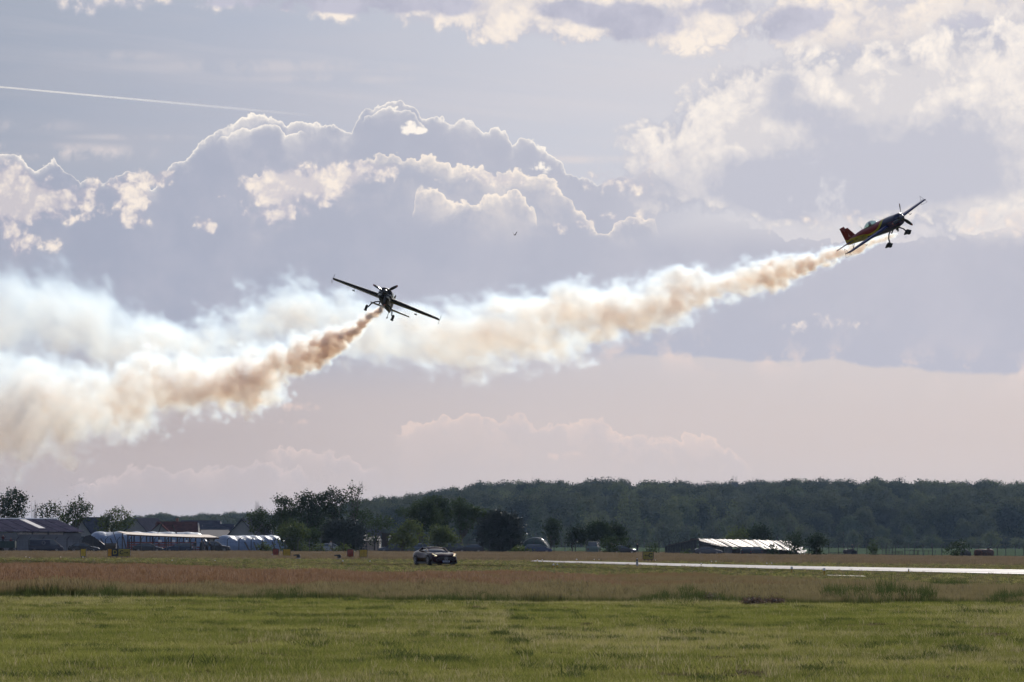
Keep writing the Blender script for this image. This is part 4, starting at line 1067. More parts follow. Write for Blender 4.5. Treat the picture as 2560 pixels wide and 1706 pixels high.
for i, (px, top, w, lb) in enumerate([(1342, 1258, 34, 'poplar against the hill above the green tent'), (1455, 1244, 26, 'slim poplar against the hill above the first dark canopy tree'), (1468, 1290, 30, 'short broad poplar close by the slim one on the hill foot'), (1562, 1216, 26, 'tallest poplar, reaching the skyline of the hill'), (1588, 1228, 24, 'poplar just behind the tallest one, slightly shorter'), (1690, 1238, 32, 'wide poplar on the hill above the dark shed gable'), (1830, 1248, 34, 'poplar on the hill above the bright metal roof')]):
    hill_tree(px, top, w, 1905 + i * 9, pop[i % 2], 'poplar_tree', lb, 'poplars at the foot of the hill', 21.3, 4.6)
foot_list = [(1300, 1330, 40), (1384, 1278, 46), (1405, 1322, 34), (1430, 1318, 36), (1478, 1286, 48), (1500, 1296, 38), (1530, 1308, 40), (1555, 1300, 34), (1612, 1300, 40), (1660, 1304, 46), (1640, 1320, 38), (1716, 1308, 46), (1742, 1316, 36), (1782, 1312, 44), (1800, 1304, 40), (1856, 1276, 42), (1884, 1296, 36),
             (1916, 1292, 44), (1944, 1302, 40), (1972, 1290, 40), (1996, 1318, 44), (2018, 1314, 40), (2050, 1332, 40), (2110, 1328, 44), (2136, 1326, 46), (2166, 1326, 48), (2205, 1342, 40), (2246, 1334, 40), (2272, 1314, 34), (2294, 1352, 44), (2330, 1338, 52), (2362, 1354, 34), (2426, 1346, 28), (2440, 1362, 30), (2478, 1328, 48), (2510, 1342, 44), (2548, 1346, 46), (1230, 1340, 40), (2090, 1346, 34)]
tones = ['pale', 'dark', 'grey-green', 'dull']
anchors = [(1300, 'the green tent'), (1500, 'the canopy over the parked van'), (1622, 'the arrow C sign'), (1735, 'the gable of the dark shed'), (1830, 'the bright metal roof'), (1984, 'the tree before the roof end'), (2125, 'the parked roller in the field'), (2184, 'the single narrow fence bush'), (2275, 'the steel livestock pens'), (2390, 'the low-armed green bush'), (2460, 'the rusty tank'), (2550, 'the last fence posts')]
seen = {}
for i, (px, top, w) in enumerate(foot_list):
    an = min(anchors, key=lambda a: abs(a[0] - px)); dd = px - an[0]
    rel = 'above' if abs(dd) < 14 else ('just right of' if dd > 0 else 'just left of')
    if abs(dd) > 50: rel = 'well %s of' % ('right' if dd > 0 else 'left')
    size = 'small ' if (1368 - top) < 34 else ('tall ' if (1368 - top) > 64 else '')
    lb = '%s%s hazy hill-foot tree %s %s' % (size, ['pale', 'dark'][i % 2], rel, an[1])
    if lb in seen: lb = lb.replace('hazy hill-foot', 'hazy rounded hill-foot' if lb.replace('hazy hill-foot', 'hazy rounded hill-foot') not in seen else 'hazy lopsided hill-foot')
    seen[lb] = seen.get(lb, 0) + 1
    hill_tree(px, top, w, 1800 + (i * 37) % 110, bushes[(i % 2) + 2 * ((i // 2) % 2)] if True else None, 'hillside_tree', lb, 'trees at the foot of the hill', 8.4, 7.6)

# ------------------------------------------------------------------ mesh builder
class MB:
    def __init__(s): s.v, s.f = [], []
    def box(s, x0, x1, y0, y1, z0, z1):
        b = len(s.v); s.v += [(x, y, z) for x in (x0, x1) for y in (y0, y1) for z in (z0, z1)]
        s.f += [tuple(b + i for i in q) for q in ((0, 1, 3, 2), (4, 6, 7, 5), (0, 4, 5, 1), (2, 3, 7, 6), (0, 2, 6, 4), (1, 5, 7, 3))]; return s
    def tube(s, p, q, r0, r1=None, n=6): tube(s.v, s.f, p, q, r0, r0 if r1 is None else r1, n); return s
    def poly(s, pts): b = len(s.v); s.v += [tuple(p) for p in pts]; s.f.append(tuple(range(b, b + len(pts)))); return s
    def slab(s, pts, t):
        """thick panel: quad or polygon pts with thickness vector t"""
        b = len(s.v); n = len(pts); t = Vector(t); s.v += [tuple(p) for p in pts] + [tuple(Vector(p) + t) for p in pts]
        s.f.append(tuple(range(b, b + n))); s.f.append(tuple(range(b + 2 * n - 1, b + n - 1, -1)))
        for i in range(n): s.f.append((b + i, b + (i + 1) % n, b + n + (i + 1) % n, b + n + i))
        return s
    def loft(s, rings, close=True, caps=True):
        n = len(rings[0]); b = len(s.v)
        for r in rings: s.v += [tuple(p) for p in r]
        for j in range(len(rings) - 1):
            for i in range(n if close else n - 1):
                k = (i + 1) % n; s.f.append((b + j * n + i, b + j * n + k, b + (j + 1) * n + k, b + (j + 1) * n + i))
        if caps: s.f.append(tuple(b + i for i in range(n))[::-1]); s.f.append(tuple(b + (len(rings) - 1) * n + i for i in range(n)))
        return s
    def ball(s, c, rx, ry, rz, n=8, m_=6):
        rings = []
        for j in range(1, m_):
            a = math.pi * j / m_; rings.append([(c[0] + rx * math.sin(a) * math.cos(6.2832 * i / n), c[1] + ry * math.sin(a) * math.sin(6.2832 * i / n), c[2] - rz * math.cos(a)) for i in range(n)])
        return s.loft(rings)
    def obj(s, name, mt, parent=None, smooth=False, bevel=0.0):
        o = mesh_obj(name, s.v, s.f, mt, parent, smooth)
        if bevel:
            b = o.modifiers.new('bevel', 'BEVEL'); b.width = bevel; b.segments = 2; b.limit_method = 'ANGLE'
        return o


def empty(name, loc, label=None, cat=None, group=None, rz=0.0):
    o = bpy.data.objects.new(name, None); COL.objects.link(o); o.location = loc; o.rotation_euler = (0, 0, rz)
    tag(o, label, cat, group); return o


def copy_thing(root, loc, rz, label=None):
    c = root.copy(); COL.objects.link(c); c.location = loc; c.rotation_euler = (0, 0, rz)
    if label: c['label'] = label
    for ch in [o for o in root.children]:
        d = ch.copy(); COL.objects.link(d); d.parent = c
        for e in [o for o in ch.children]:
            h = e.copy(); COL.objects.link(h); h.parent = d
    return c


_text_cache = {}


def text_mesh(txt, size, bold=0.0, ext=0.004, align='CENTER', space=1.0):
    cu = bpy.data.curves.new('text', 'FONT'); cu.body = txt; cu.size = size; cu.align_x = align; cu.align_y = 'CENTER'; cu.offset = bold; cu.extrude = ext; cu.space_character = space
    cu.resolution_u = 3
    o = bpy.data.objects.new('text', cu); COL.objects.link(o)
    dg = bpy.context.evaluated_depsgraph_get()
    me = bpy.data.meshes.new_from_object(o.evaluated_get(dg))
    bpy.data.objects.remove(o)
    return me


M_white = mat('white_paint', (0.7, 0.7, 0.68), 0.5)
M_black = mat('black_paint', (0.02, 0.02, 0.022), 0.45)
M_dark = mat('dark_metal', (0.045, 0.045, 0.05), 0.6)
M_rust = mat('rusty_brown', (0.09, 0.04, 0.025), 0.8, var=0.4)
M_conc = mat('fence_concrete', (0.045, 0.045, 0.045), 0.9, var=0.25)
M_wire = mat('fence_wire', (0.05, 0.05, 0.055), 0.9, spec=0.0)
M_glass = mat('car_glass', (0.03, 0.04, 0.05), 0.06, spec=0.9, var=0.05)
M_tyre = mat('tyre', (0.018, 0.018, 0.018), 0.85)
M_rim = mat('wheel_rim', (0.25, 0.25, 0.26), 0.35, metal=0.7)
M_wood = mat('weathered_plank', (0.055, 0.04, 0.032), 0.85, var=0.4)
M_yel = mat('sign_yellow', (0.50, 0.33, 0.03), 0.55, var=0.12)
M_red = mat('sign_red', (0.20, 0.035, 0.02), 0.6, var=0.25)

# ------------------------------------------------------------------ perimeter fence
fence = empty('perimeter_fence', (0, 0, 0), 'long perimeter fence of concrete posts with bent tops behind the field', 'fence')
A = Vector((-84.0, 612.0, 0)); B = Vector((97.0, 749.0, 0)); ln = (B - A).length; dv = (B - A) / ln
pm = MB(); pm.box(-0.055, 0.055, -0.05, 0.05, -0.3, 1.95)
pm.loft([[(-0.055, -0.05, 1.95), (0.055, -0.05, 1.95), (0.055, 0.05, 1.95), (-0.055, 0.05, 1.95)], [(0.33, -0.04, 2.38), (0.41, -0.04, 2.34), (0.41, 0.04, 2.34), (0.33, 0.04, 2.38)]])
p0 = pm.obj('post', M_conc, fence); n_ = int(ln / 2.15)
pts_ = []
r = random.Random(3)
for i in range(n_ + 1):
    p = A + dv * (i * 2.15 + r.uniform(-.12, .12)); p.z = float(zg(p.x, p.y))
    o = p0 if i == 0 else p0.copy()
    if i: COL.objects.link(o)
    o.location = p; o.rotation_euler = (r.uniform(-.02, .02), r.uniform(-.03, .03), r.uniform(-.25, .35)); pts_.append(p.copy())
w = MB()
for z_ in (0.4, 1.0, 1.6, 1.95):
    for a, b in zip(pts_, pts_[1:]): w.tube(a + Vector((0, -.06, z_)), b + Vector((0, -.06, z_)), 0.008, n=3)
for k_ in (0.35, 0.65, 0.95):
    for a, b in zip(pts_, pts_[1:]): w.tube(a + Vector((.36 * k_, 0, 1.95 + .40 * k_)), b + Vector((.36 * k_, 0, 1.95 + .40 * k_)), 0.007, n=3)
w.obj('wire', M_wire, fence)
# wire mesh between the posts: real thin diagonal wires are below a pixel; a few verticals carry it
w = MB()
for a, b in zip(pts_, pts_[1:]):
    for k_ in (0.25, 0.5, 0.75):
        p = a.lerp(b, k_); w.tube(p + Vector((0, -.06, 0)), p + Vector((0, -.06, 1.95)), 0.005, n=3)
o = w.obj('wire_mesh', M_wire, fence); o['kind'] = 'stuff'

# ------------------------------------------------------------------ hangar on the left
def gz(px, D, dy=0): return gp(px, D)
hang = empty('hangar', (0, 0, 0), 'long grey hangar with ribbed metal roof and translucent roof strips', 'hangar')
E1 = gp(214, 648); R1 = gp(144, 656); ez = at(214, 1330, 648).z; rz_ = at(144, 1299, 656).z
sl = Vector((E1.x - R1.x, E1.y - R1.y, 0)); rd = Vector((-0.93, -0.36, 0)).normalized()    # ridge direction, to the left and nearer
Lh = 34.0
def hp(base, along, z): p = base + rd * along; return Vector((p.x, p.y, z))
Eb = Vector((E1.x, E1.y, 0)); Rb = Vector((R1.x, R1.y, 0))
M_sheet = mat('roof_sheet', (0.062, 0.056, 0.080), 0.75, metal=0.0, var=0.2, scale=0.7, spec=0.15)
M_trans = mat('translucent_sheet', (0.62, 0.56, 0.5), 0.5, var=0.1)
nb = 34
for i in range(nb):
    a, b = Lh * i / nb, Lh * (i + 1) / nb - 0.03
    mt_ = M_trans if i in (5, 12) else M_sheet
    lift = 0.05 if i % 2 else 0.0
    short = 0.74 if i in (5, 12) else 1.0
    def sp(al, t_): q = hp(Rb, al, rz_) .lerp(hp(Eb, al, ez), t_); q.z += lift; return q
    MB().slab([sp(a, 0), sp(b, 0), sp(b, short), sp(a, short)], (0, 0, -0.06)).obj('roof_panel', mt_, hang)
    if short < 1: 
        lift = 0.0
        MB().slab([sp(a, short), sp(b, short), sp(b, 1), sp(a, 1)], (0, 0, -0.06)).obj('roof_panel', M_sheet, hang)
m_ = MB(); m_.tube(hp(Rb, -.1, rz_ + .06), hp(Rb, Lh, rz_ + .06), .12, n=8); m_.obj('ridge_cap', M_white, hang)
M_wall = mat('hangar_wall', (0.16, 0.165, 0.18), 0.9, var=0.18, scale=0.4)
wi = 0.35
wa, wb = hp(Eb, wi, 0) - sl * 0.04, hp(Eb, Lh, 0) - sl * 0.04
def wall_seg(a, b, z0, z1, nm='wall', mt_=None):
    p = wa.lerp(wb, a); q = wa.lerp(wb, b); nrm = Vector((rd.y, -rd.x, 0)) * 0.2
    return MB().slab([(p.x, p.y, z0), (q.x, q.y, z0), (q.x, q.y, z1), (p.x, p.y, z1)], nrm).obj(nm, mt_ or M_wall, hang)
zt = ez - 0.2; zw0 = 2.75; zw1 = 3.25
wall_seg(0, 1, -0.3, zw0 - 0.05); wall_seg(0, 0.08, zw0 - 0.05, zt); wall_seg(0.30, 1, zw0 - .05, zt); wall_seg(0.08, 0.30, zw1, zt)
for k_ in range(3):
    a = 0.08 + 0.073 * k_; wall_seg(a + .004, a + .069, zw0 - .05, zw1, 'window', mat('pale_window', (0.4, 0.36, 0.32), 0.3))  # hangar windows as plain pale panes
# gable end and far slope
g0 = hp(Eb, wi, 0) - sl * .04; R_ = hp(Rb, wi, 0); back = R_ - (g0 - R_)
MB().slab([(g0.x, g0.y, -.3), (back.x, back.y, -.3), (back.x, back.y, ez - .1), (R_.x, R_.y, rz_ - .15), (g0.x, g0.y, ez - .2)], (-0.15, 0, 0)).obj('gable_wall', M_wall, hang)
bk = Rb - (Eb - Rb)
MB().slab([hp(Rb, 0, rz_ - .02), hp(Rb, Lh, rz_ - .02), hp(bk, Lh, ez), hp(bk, 0, ez)], (0, 0, -.06)).obj('roof_slope', M_sheet, hang)

# ------------------------------------------------------------------ village houses behind
def house(label, px, D, wpx, eave, ridge, mt_wall, mt_roof, gable='front', depth=9.0, rot=0.0, chim=False, win=True):
    b = gp(px, D); s = F / D; W = wpx / s; he = at(px, eave, D).z; hr = at(px, ridge, D).z
    root = empty('house', (b.x, b.y, b.z), label, 'house', None, rot)
    he -= b.z; hr -= b.z
    m_ = MB(); w2 = W / 2
    if gable == 'front':     # ridge runs away from the viewer
        m_.loft([[(-w2, y, -.3), (w2, y, -.3), (w2, y, he), (0, y, hr - .12), (-w2, y, he)] for y in (0, depth)]); m_.obj('wall', mt_wall, root)
        ov = 0.5
        for sx in (-1, 1):
            k_ = (hr - he) / w2
            MB().slab([(0, -ov, hr), (sx * (w2 + ov), -ov, he - ov * k_), (sx * (w2 + ov), depth + ov, he - ov * k_), (0, depth + ov, hr)], (0, 0, .18)).obj('roof', mt_roof, root)
        if win: MB().box(-w2 * .35, w2 * .35, -.06, .02, he * .55, he * .85).obj('window', M_glass, root)
    else:                     # ridge across the view, front slope towards us
        m_.loft([[(x, 0, -.3), (x, depth, -.3), (x, depth, he), (x, depth / 2, hr - .12), (x, 0, he)] for x in (-w2 + .3, w2 - .3)]); m_.obj('wall', mt_wall, root)
        for sy in (-1, 1):
            yc = depth / 2; MB().slab([(-w2 * .88, yc, hr), (w2 * .88, yc, hr), (w2, yc + sy * (yc + .5), he - .2), (-w2, yc + sy * (yc + .5), he - .2)], (0, 0, .18)).obj('roof', mt_roof, root)
        if win:
            for k_ in (-.5, 0.1, .55): MB().box(w2 * k_, w2 * k_ + .9, -.06, .02, he * .35, he * .8).obj('window', M_glass, root)
    if chim: MB().box(-.3, .3, depth * .6, depth * .6 + .5, hr - 1, hr + .9).obj('chimney', mat('brick_red', (.2, .09, .06), .9), root)
    return root


M_slate = mat('slate_roof', (0.045, 0.045, 0.062), 0.85, var=0.2, scale=1.0, spec=0.1)
M_tile = mat('red_tile_roof', (0.085, 0.036, 0.034), 0.85, var=0.2, scale=1.2, spec=0.1)
M_brn = mat('brown_tile_roof', (0.10, 0.08, 0.075), 0.8, var=0.2)
M_plast = mat('pale_plaster', (0.26, 0.245, 0.24), 0.9, var=0.08)
M_cream = mat('cream_plaster', (0.28, 0.23, 0.19), 0.9, var=0.1)
house('slate roofed house whose roof shows just right of the hangar', 234, 930, 82, 1346, 1295, M_plast, M_slate, 'side')
house('pale gable end in front of the slate roofed house by the hangar', 205, 905, 50, 1336, 1300, M_plast, M_slate, 'front', 6, .3)
house('white gabled house with dark roof edge beside the light green tree', 342, 920, 68, 1334, 1297, M_plast, M_slate, 'front', 14, -.25)
house('small tan roofed house squeezed between the white gable and the red roof', 372, 1000, 34, 1325, 1311, M_cream, M_brn, 'side')
house('wide red roofed house above the plastic tunnel', 440, 925, 118, 1336, 1306, M_plast, M_tile, 'side', 9, 0, True)
house('small pale gable at the left end of the red roof', 401, 900, 40, 1328, 1309, M_plast, M_tile, 'front', 3)
house('long low grey roof behind the red one', 500, 1060, 110, 1322, 1303, M_plast, M_slate, 'side')
house('grey roofed house between the red roof and the tall white gable', 545, 990, 88, 1336, 1312, M_cream, M_slate, 'side')
house('low house with a plain brown roof in front of the grey roofed one', 536, 900, 80, 1344, 1327, M_cream, M_brn, 'side')
house('tall white gabled house with steep dark roof next to the leafy clump', 607, 900, 66, 1336, 1299, M_plast, M_slate, 'front', 14, -.2)
house('plain house roof half hidden by the tree at the short tunnel', 652, 960, 56, 1334, 1304, M_plast, M_brn, 'side')
house('bluish roof showing between the dark dome and the see-through tree', 925, 980, 60, 1345, 1328, M_plast, M_slate, 'side')
house('low brown roofed shed behind the parked grey cars', 926, 800, 56, 1352, 1343, M_cream, M_brn, 'side', 6, 0, False, False)

# dark brick hut with a white window, behind the low light tree
h = empty('hut', tuple(gp(975, 702)), 'dark brick hut with a small white window behind the low light green tree', 'hut')
MB().box(-1.2, 1.9, 0, 4, -.3, 3.2).obj('wall', mat('dark_brick', (0.05, 0.035, 0.03), .9), h)
MB().slab([(-1.5, -.5, 3.2), (2.3, -.5, 3.05), (2.3, 4.5, 3.05), (-1.5, 4.5, 3.2)], (0, 0, .15)).obj('roof', M_dark, h)
MB().box(-.15, .15, -.06, .02, 1.9, 2.4).obj('window', M_white, h)

# ------------------------------------------------------------------ plastic tunnels
M_film = bpy.data.materials.new('plastic_film'); M_film.use_nodes = True
q = G(M_film.node_tree); b = M_film.node_tree.nodes['Principled BSDF']; tcn = q.node('ShaderNodeTexCoord')
nn = q.noise(tcn.outputs['Object'], 0.9, 5, 0.6)
M_film.node_tree.links.new(q.mix(q.ls(nn, .35, .65), (0.10, 0.145, 0.225), (0.17, 0.225, 0.31)), b.inputs['Base Color'])
b.inputs['Roughness'].default_value = 0.42
bn = q.node('ShaderNodeBump'); q.put(bn.inputs['Height'], nn); bn.inputs['Strength'].default_value = .5; bn.inputs['Distance'].default_value = .4
M_film.node_tree.links.new(bn.outputs[0], b.inputs['Normal'])


def tunnel(label, px0, px1, D, top, seed, dent=0.2):
    r = random.Random(seed); a = gp(px0, D); b = gp(px1, D + 6); root = empty('plastic_tunnel', tuple(a), label, 'greenhouse')
    H = at(px0, top, D).z - a.z; dirv = (b - a); L = dirv.length; dirv.normalize(); nrm = Vector((-dirv.y, dirv.x, 0)); m_ = MB(); rings = []; N = 46; hw = 3.6
    for i in range(N + 1):
        t_ = i / N; e = min(1.0, min(t_ * 10, (1 - t_) * 10)); k_ = (0.30 + 0.70 * math.sin(e * math.pi / 2)) * (1 - .04 * abs(math.sin(t_ * 23))) * (1 + .05 * mnoise.noise(Vector((t_ * 9, seed, 0))))
        ring = []
        for j in range(15):
            an = math.pi * j / 14; ww = hw * (0.9 + .06 * mnoise.noise(Vector((t_ * 14, j * .5, seed))))
            y_ = -math.cos(an) * ww; z_ = (math.sin(an) ** .75) * H * k_ * (1 - dent * 0.15 * max(0, mnoise.noise(Vector((t_ * 6, j * .3, seed + 5)))))
            ring.append(dirv * (L * t_) + nrm * y_ + Vector((0, 0, z_ - .05)))
        rings.append(ring)
    m_.loft(rings, close=False, caps=False); m_.obj('plastic_cover', M_film, root, smooth=True)
    return root, a, dirv, nrm, H


t1 = tunnel('long pale blue plastic tunnel behind the wooden shelter', 214, 524, 690, 1327, 1)
t2 = tunnel('shorter pale blue plastic tunnel with planks leaning on it', 543, 708, 682, 1337, 2)
# planks leaning on the tunnels, each one a thing
plank_l = [(268, 1381, 252, 1347, 684), (290, 1381, 276, 1347, 684), (318, 1372, 308, 1343, 684), (301, 1372, 280, 1323, 684), (627, 1378, 612, 1356, 676), (645, 1378, 635, 1357, 676), (665, 1376, 655, 1352, 676), (690, 1376, 681, 1355, 676), (705, 1372, 694, 1348, 676)]
plank_lb = ['leftmost thick plank leaning on the long plastic tunnel', 'second thick plank leaning on the long plastic tunnel', 'short plank leaning on the tunnel at the shelter corner', 'long thin pole leaning high on the tunnel under the light tree', 'first plank leaning on the short plastic tunnel', 'shortest plank leaning on the short plastic tunnel', 'longest plank in the middle of the short plastic tunnel', 'plank leaning near the bushy end of the short tunnel', 'last leaning plank, at the rounded end of the short tunnel']
for (xa, ya, xb, yb, D), lb in zip(plank_l, plank_lb):
    a = at(xa, ya, D); b = at(xb, yb, D + 1.8); a.z = float(zg(a.x, a.y)) - 0.05
    o = MB().tube(a, b, 0.13 if 'pole' not in lb else .08, n=4).obj('leaning_plank', M_wood); tag(o, lb, 'plank', 'planks leaning on the plastic tunnels')
for (xa, ya, xb, yb, lb) in [(388, 1340, 402, 1301, 'dark pole leaning right against the red roofed house'), (440, 1342, 425, 1312, 'dark pole leaning left over the long tunnel'), (632, 1340, 652, 1310, 'dark pole leaning right beside the tall white gable')]:
    a = at(xa, ya, 688); b = at(xb, yb, 688)
    a2 = Vector((a.x + (a.x - b.x) * (a.z / (b.z - a.z)), a.y + 4.5, 0)); b.y += 4.5
    o = MB().tube(a2, b, .1, n=5).obj('pole', M_wood); tag(o, lb, 'pole')
# dark tarpaulin heap at the tunnel mouth
r = random.Random(8); D = 650; a = gp(238, D)
o = MB().loft([[(x, y, z) for x, z in ((-2.2 + k_ * .2, -.1), (-2.0 + k_ * .25, 1.3), (-1.2, 2.5 - k_ * .2), (-.4, 2.65 - k_ * .3), (.8, 1.9 - k_ * .2), (2.2, .8), (2.9, -.1))] for k_, y in ((0, -1.5), (1, 0), (2, 1.2))]).obj('tarpaulin', mat('black_tarpaulin', (0.018, 0.018, 0.022), .6), smooth=False)
o.location = a; tag(o, 'black tarpaulin draped over the mouth of the long plastic tunnel', 'tarpaulin')

# ------------------------------------------------------------------ wooden shelter with a pale roof
D = 645; a = gp(320, D); b = gp(550, D + 8); sh = empty('shelter', tuple(a), 'long open wooden shelter with bright flat roof and red rail boards', 'shelter')
s_ = F / D; zl = at(320, 1336, D).z; zr = at(550, 1344, D).z
dirv = (b - a); L = dirv.length; dirv.normalize(); nrm = Vector((-dirv.y, dirv.x, 0)) * 3.4
M_roofp = mat('pale_roof_felt', (0.62, 0.48, 0.34), 0.42, var=0.12, spec=0.6)
N = 12
for i in range(N):
    p = dirv * (L * i / N); q2 = dirv * (L * (i + 1) / N - .02); z1_, z2_ = zl + (zr - zl) * i / N - .1 * math.sin(math.pi * i / N), zl + (zr - zl) * (i + 1) / N - .1 * math.sin(math.pi * (i + 1) / N)
    MB().slab([p + Vector((0, 0, z1_)), q2 + Vector((0, 0, z2_)), q2 + nrm + Vector((0, 0, z2_ + .42)), p + nrm + Vector((0, 0, z1_ + .42))], (0, 0, -.09)).obj('roof_board', M_roofp, sh)
p = MB(); p.tube(dirv * .0 + Vector((0, -.05, zl - .16)), dirv * L + Vector((0, -.05, zr - .16)), .11, n=4); p.obj('fascia', M_rust, sh)
for i in range(15):
    t_ = (i + .15) / 15; MB().box(-.09, .09, -.09, .09, -.1, zl + (zr - zl) * t_ - .15).obj('post', M_wood, sh).location = dirv * (L * t_)
for i in range(10):
    t_ = (i + .5) / 10; MB().box(-.07, .07, -.07, .07, -.1, zl + (zr - zl) * t_ + .2).obj('post', M_wood, sh).location = dirv * (L * t_) + nrm * .95
for k_, z_ in enumerate((.35, .7, 1.05, 1.4)):
    for i in range(6):
        if (i, k_) in ((5, 3), (5, 2)): continue
        p1 = dirv * (L * (i / 6.6)); p2 = dirv * (L * ((i + .97) / 6.6))
        MB().slab([p1 + Vector((0, -.12, z_)), p2 + Vector((0, -.12, z_)), p2 + Vector((0, -.12, z_ + .22)), p1 + Vector((0, -.12, z_ + .22))], (0, .04, 0)).obj('rail_board', M_red, sh)
for i, (px, w_, h_) in enumerate([(396, 8, 6), (430, 8, 6), (464, 5, 5)]):
    q1 = at(px, 1356, D - .4); MB().box(0, w_ / s_, -.03, 0, 0, h_ / s_).obj('notice_board', M_white, sh).location = q1 - a

# ------------------------------------------------------------------ cars
def wheel(parent, x, y, r_=0.32, wd=0.2, rim=True):
    m_ = MB(); rings = []
    for yy, rr in ((-wd / 2, r_ * .86), (-wd / 2 + .03, r_), (wd / 2 - .03, r_), (wd / 2, r_ * .86)):
        rings.append([(rr * math.cos(6.2832 * i / 18), yy, rr * math.sin(6.2832 * i / 18)) for i in range(18)])
    o = m_.loft(rings).obj('wheel', M_tyre, parent, smooth=False); o.location = (x, y, r_)
    if rim:
        rm = MB()
        for sgn in (-1, 1):
            for k_ in range(5):
                an = k_ * 1.2566; rm.slab([(0.05 * math.cos(an + 1.57), sgn * (wd / 2 + .005), 0.05 * math.sin(an + 1.57)), (r_ * .62 * math.cos(an + .12), sgn * (wd / 2 + .005), r_ * .62 * math.sin(an + .12)), (r_ * .62 * math.cos(an - .12), sgn * (wd / 2 + .005), r_ * .62 * math.sin(an - .12)), (0.05 * math.cos(an - 1.57), sgn * (wd / 2 + .005), 0.05 * math.sin(an - 1.57))], (0, sgn * .01, 0))
            rm.loft([[(rr * math.cos(6.2832 * i / 16), sgn * (wd / 2 + yy), rr * math.sin(6.2832 * i / 16)) for i in range(16)] for rr, yy in ((r_ * .6, .002), (r_ * .68, .002), (r_ * .68, .012), (r_ * .6, .012))], caps=False)
        rm.obj('rim', M_rim, o)
    return o


def section(x, w, zb, zs, zt, wt):
    """car body ring at station x: sill, side, shoulder, crown"""
    return [(x, -w * .93, zb), (x, -w, zb + (zs - zb) * .35), (x, -w * .985, zs), (x, -wt, zt), (x, -wt * .5, zt + .03), (x, 0, zt + .04), (x, wt * .5, zt + .03), (x, wt, zt), (x, w * .985, zs), (x, w, zb + (zs - zb) * .35), (x, w * .93, zb)]


def car(name, label, cat, paint, prof, L, W, cab, hroof, wb=(0.19, 0.80), wr=.32, group='vehicles parked along the fence', loc=(0, 0, 0), rz=0.0, hood=None, lights=True):
    """prof: [(x fraction, z_top)] of the lower body; cab: (x0, x1, x2, x3) fractions: rear base, rear roof, front roof, front base"""
    root = empty(name, loc, label, cat, group, rz)
    m_ = MB(); rings = [section((t_ - .5) * L, W / 2 * (0.9 if t_ in (0, 1) else 1.0), .22 if 0 < t_ < 1 else .34, z_ - .10, z_, W / 2 * (.80 if t_ in (0, 1) else .9)) for t_, z_ in prof]
    m_.loft(rings); m_.obj('body', paint, root, smooth=False, bevel=.03)
    zb = [z for t_, z in prof if cab[0] - .01 <= t_ <= cab[3] + .01]; zb = (sum(zb) / len(zb)) if zb else prof[len(prof) // 2][1]
    xs_ = [(c - .5) * L for c in cab]; w1 = W / 2 * .88; w2 = W / 2 * .72
    gl = MB().loft([[(xs_[0], -w1, zb - .06), (xs_[3], -w1, zb - .06), (xs_[3], w1, zb - .06), (xs_[0], w1, zb - .06)], [(xs_[1], -w2, hroof - .04), (xs_[2], -w2, hroof - .04), (xs_[2], w2, hroof - .04), (xs_[1], w2, hroof - .04)]])
    gl.obj('window', M_glass, root)
    rf = MB().loft([[(xs_[1] - .06, -w2 - .02, hroof - .05), (xs_[2] + .08, -w2 - .02, hroof - .05), (xs_[2] + .08, w2 + .02, hroof - .05), (xs_[1] - .06, w2 + .02, hroof - .05)], [(xs_[1] + .1, -w2 + .1, hroof), (xs_[2] - .1, -w2 + .1, hroof), (xs_[2] - .1, w2 - .1, hroof), (xs_[1] + .1, w2 - .1, hroof)]])
    rf.obj('roof', paint, root, bevel=.02)
    pl = MB()
    for sy in (-1, 1):
        for xa, xb in ((xs_[0], xs_[1]), ((xs_[1] + xs_[2]) / 2 - .05, (xs_[1] + xs_[2]) / 2), (xs_[3], xs_[2])):
            pl.tube((xa, sy * w1, zb - .02), (xb, sy * w2, hroof - .03), .045, n=4)
    pl.obj('pillar', paint, root)
    for x_ in wb:
        for sy in (-1, 1): wheel(root, (x_ - .5) * L, sy * (W / 2 - .11), wr)
    if lights:
        zf = prof[-1][1] - .12; zr_ = prof[0][1] - .12
        for sy in (-1, 1):
            MB().box(L / 2 - .12, L / 2 - .03, sy * W * .36 - .14, sy * W * .36 + .14, zf - .08, zf + .05).obj('headlight', mat('lamp_glass', (.5, .5, .52), .1, spec=1), root)
            MB().box(-L / 2 + .0, -L / 2 + .06, sy * W * .38 - .1, sy * W * .38 + .1, zr_ - .08, zr_ + .06).obj('tail_light', mat('tail_lamp', (.2, .01, .01), .2), root)
            MB().box(xs_[3] - .35, xs_[3] - .2, sy * (W / 2 + .02), sy * (W / 2 + .16), zb - .02, zb + .12).obj('mirror', paint, root)
    return root


def paint(n, c, r_=0.10): return mat(n, c, r_, var=0.04, spec=.4)
SED = [(0, .80), (.04, .98), (.18, 1.0), (.35, .98), (.62, .96), (.80, .86), (.95, .72), (1, .58)]
HAT = [(0, .72), (.03, .98), (.2, .99), (.5, .97), (.72, .95), (.86, .86), (.97, .72), (1, .6)]
SUVP = [(0, .8), (.03, 1.12), (.2, 1.14), (.5, 1.12), (.74, 1.10), (.9, .98), (.98, .86), (1, .7)]
VANP = [(0, .9), (.01, 1.18), (.3, 1.18), (.6, 1.18), (.80, 1.12), (.92, .98), (.98, .82), (1, .6)]
vg = 'vehicles parked along the fence'
pk = paint
def vd(px): return float(np.interp(px, [0, 280, 550], [617.0, 634.0, 649.5]))
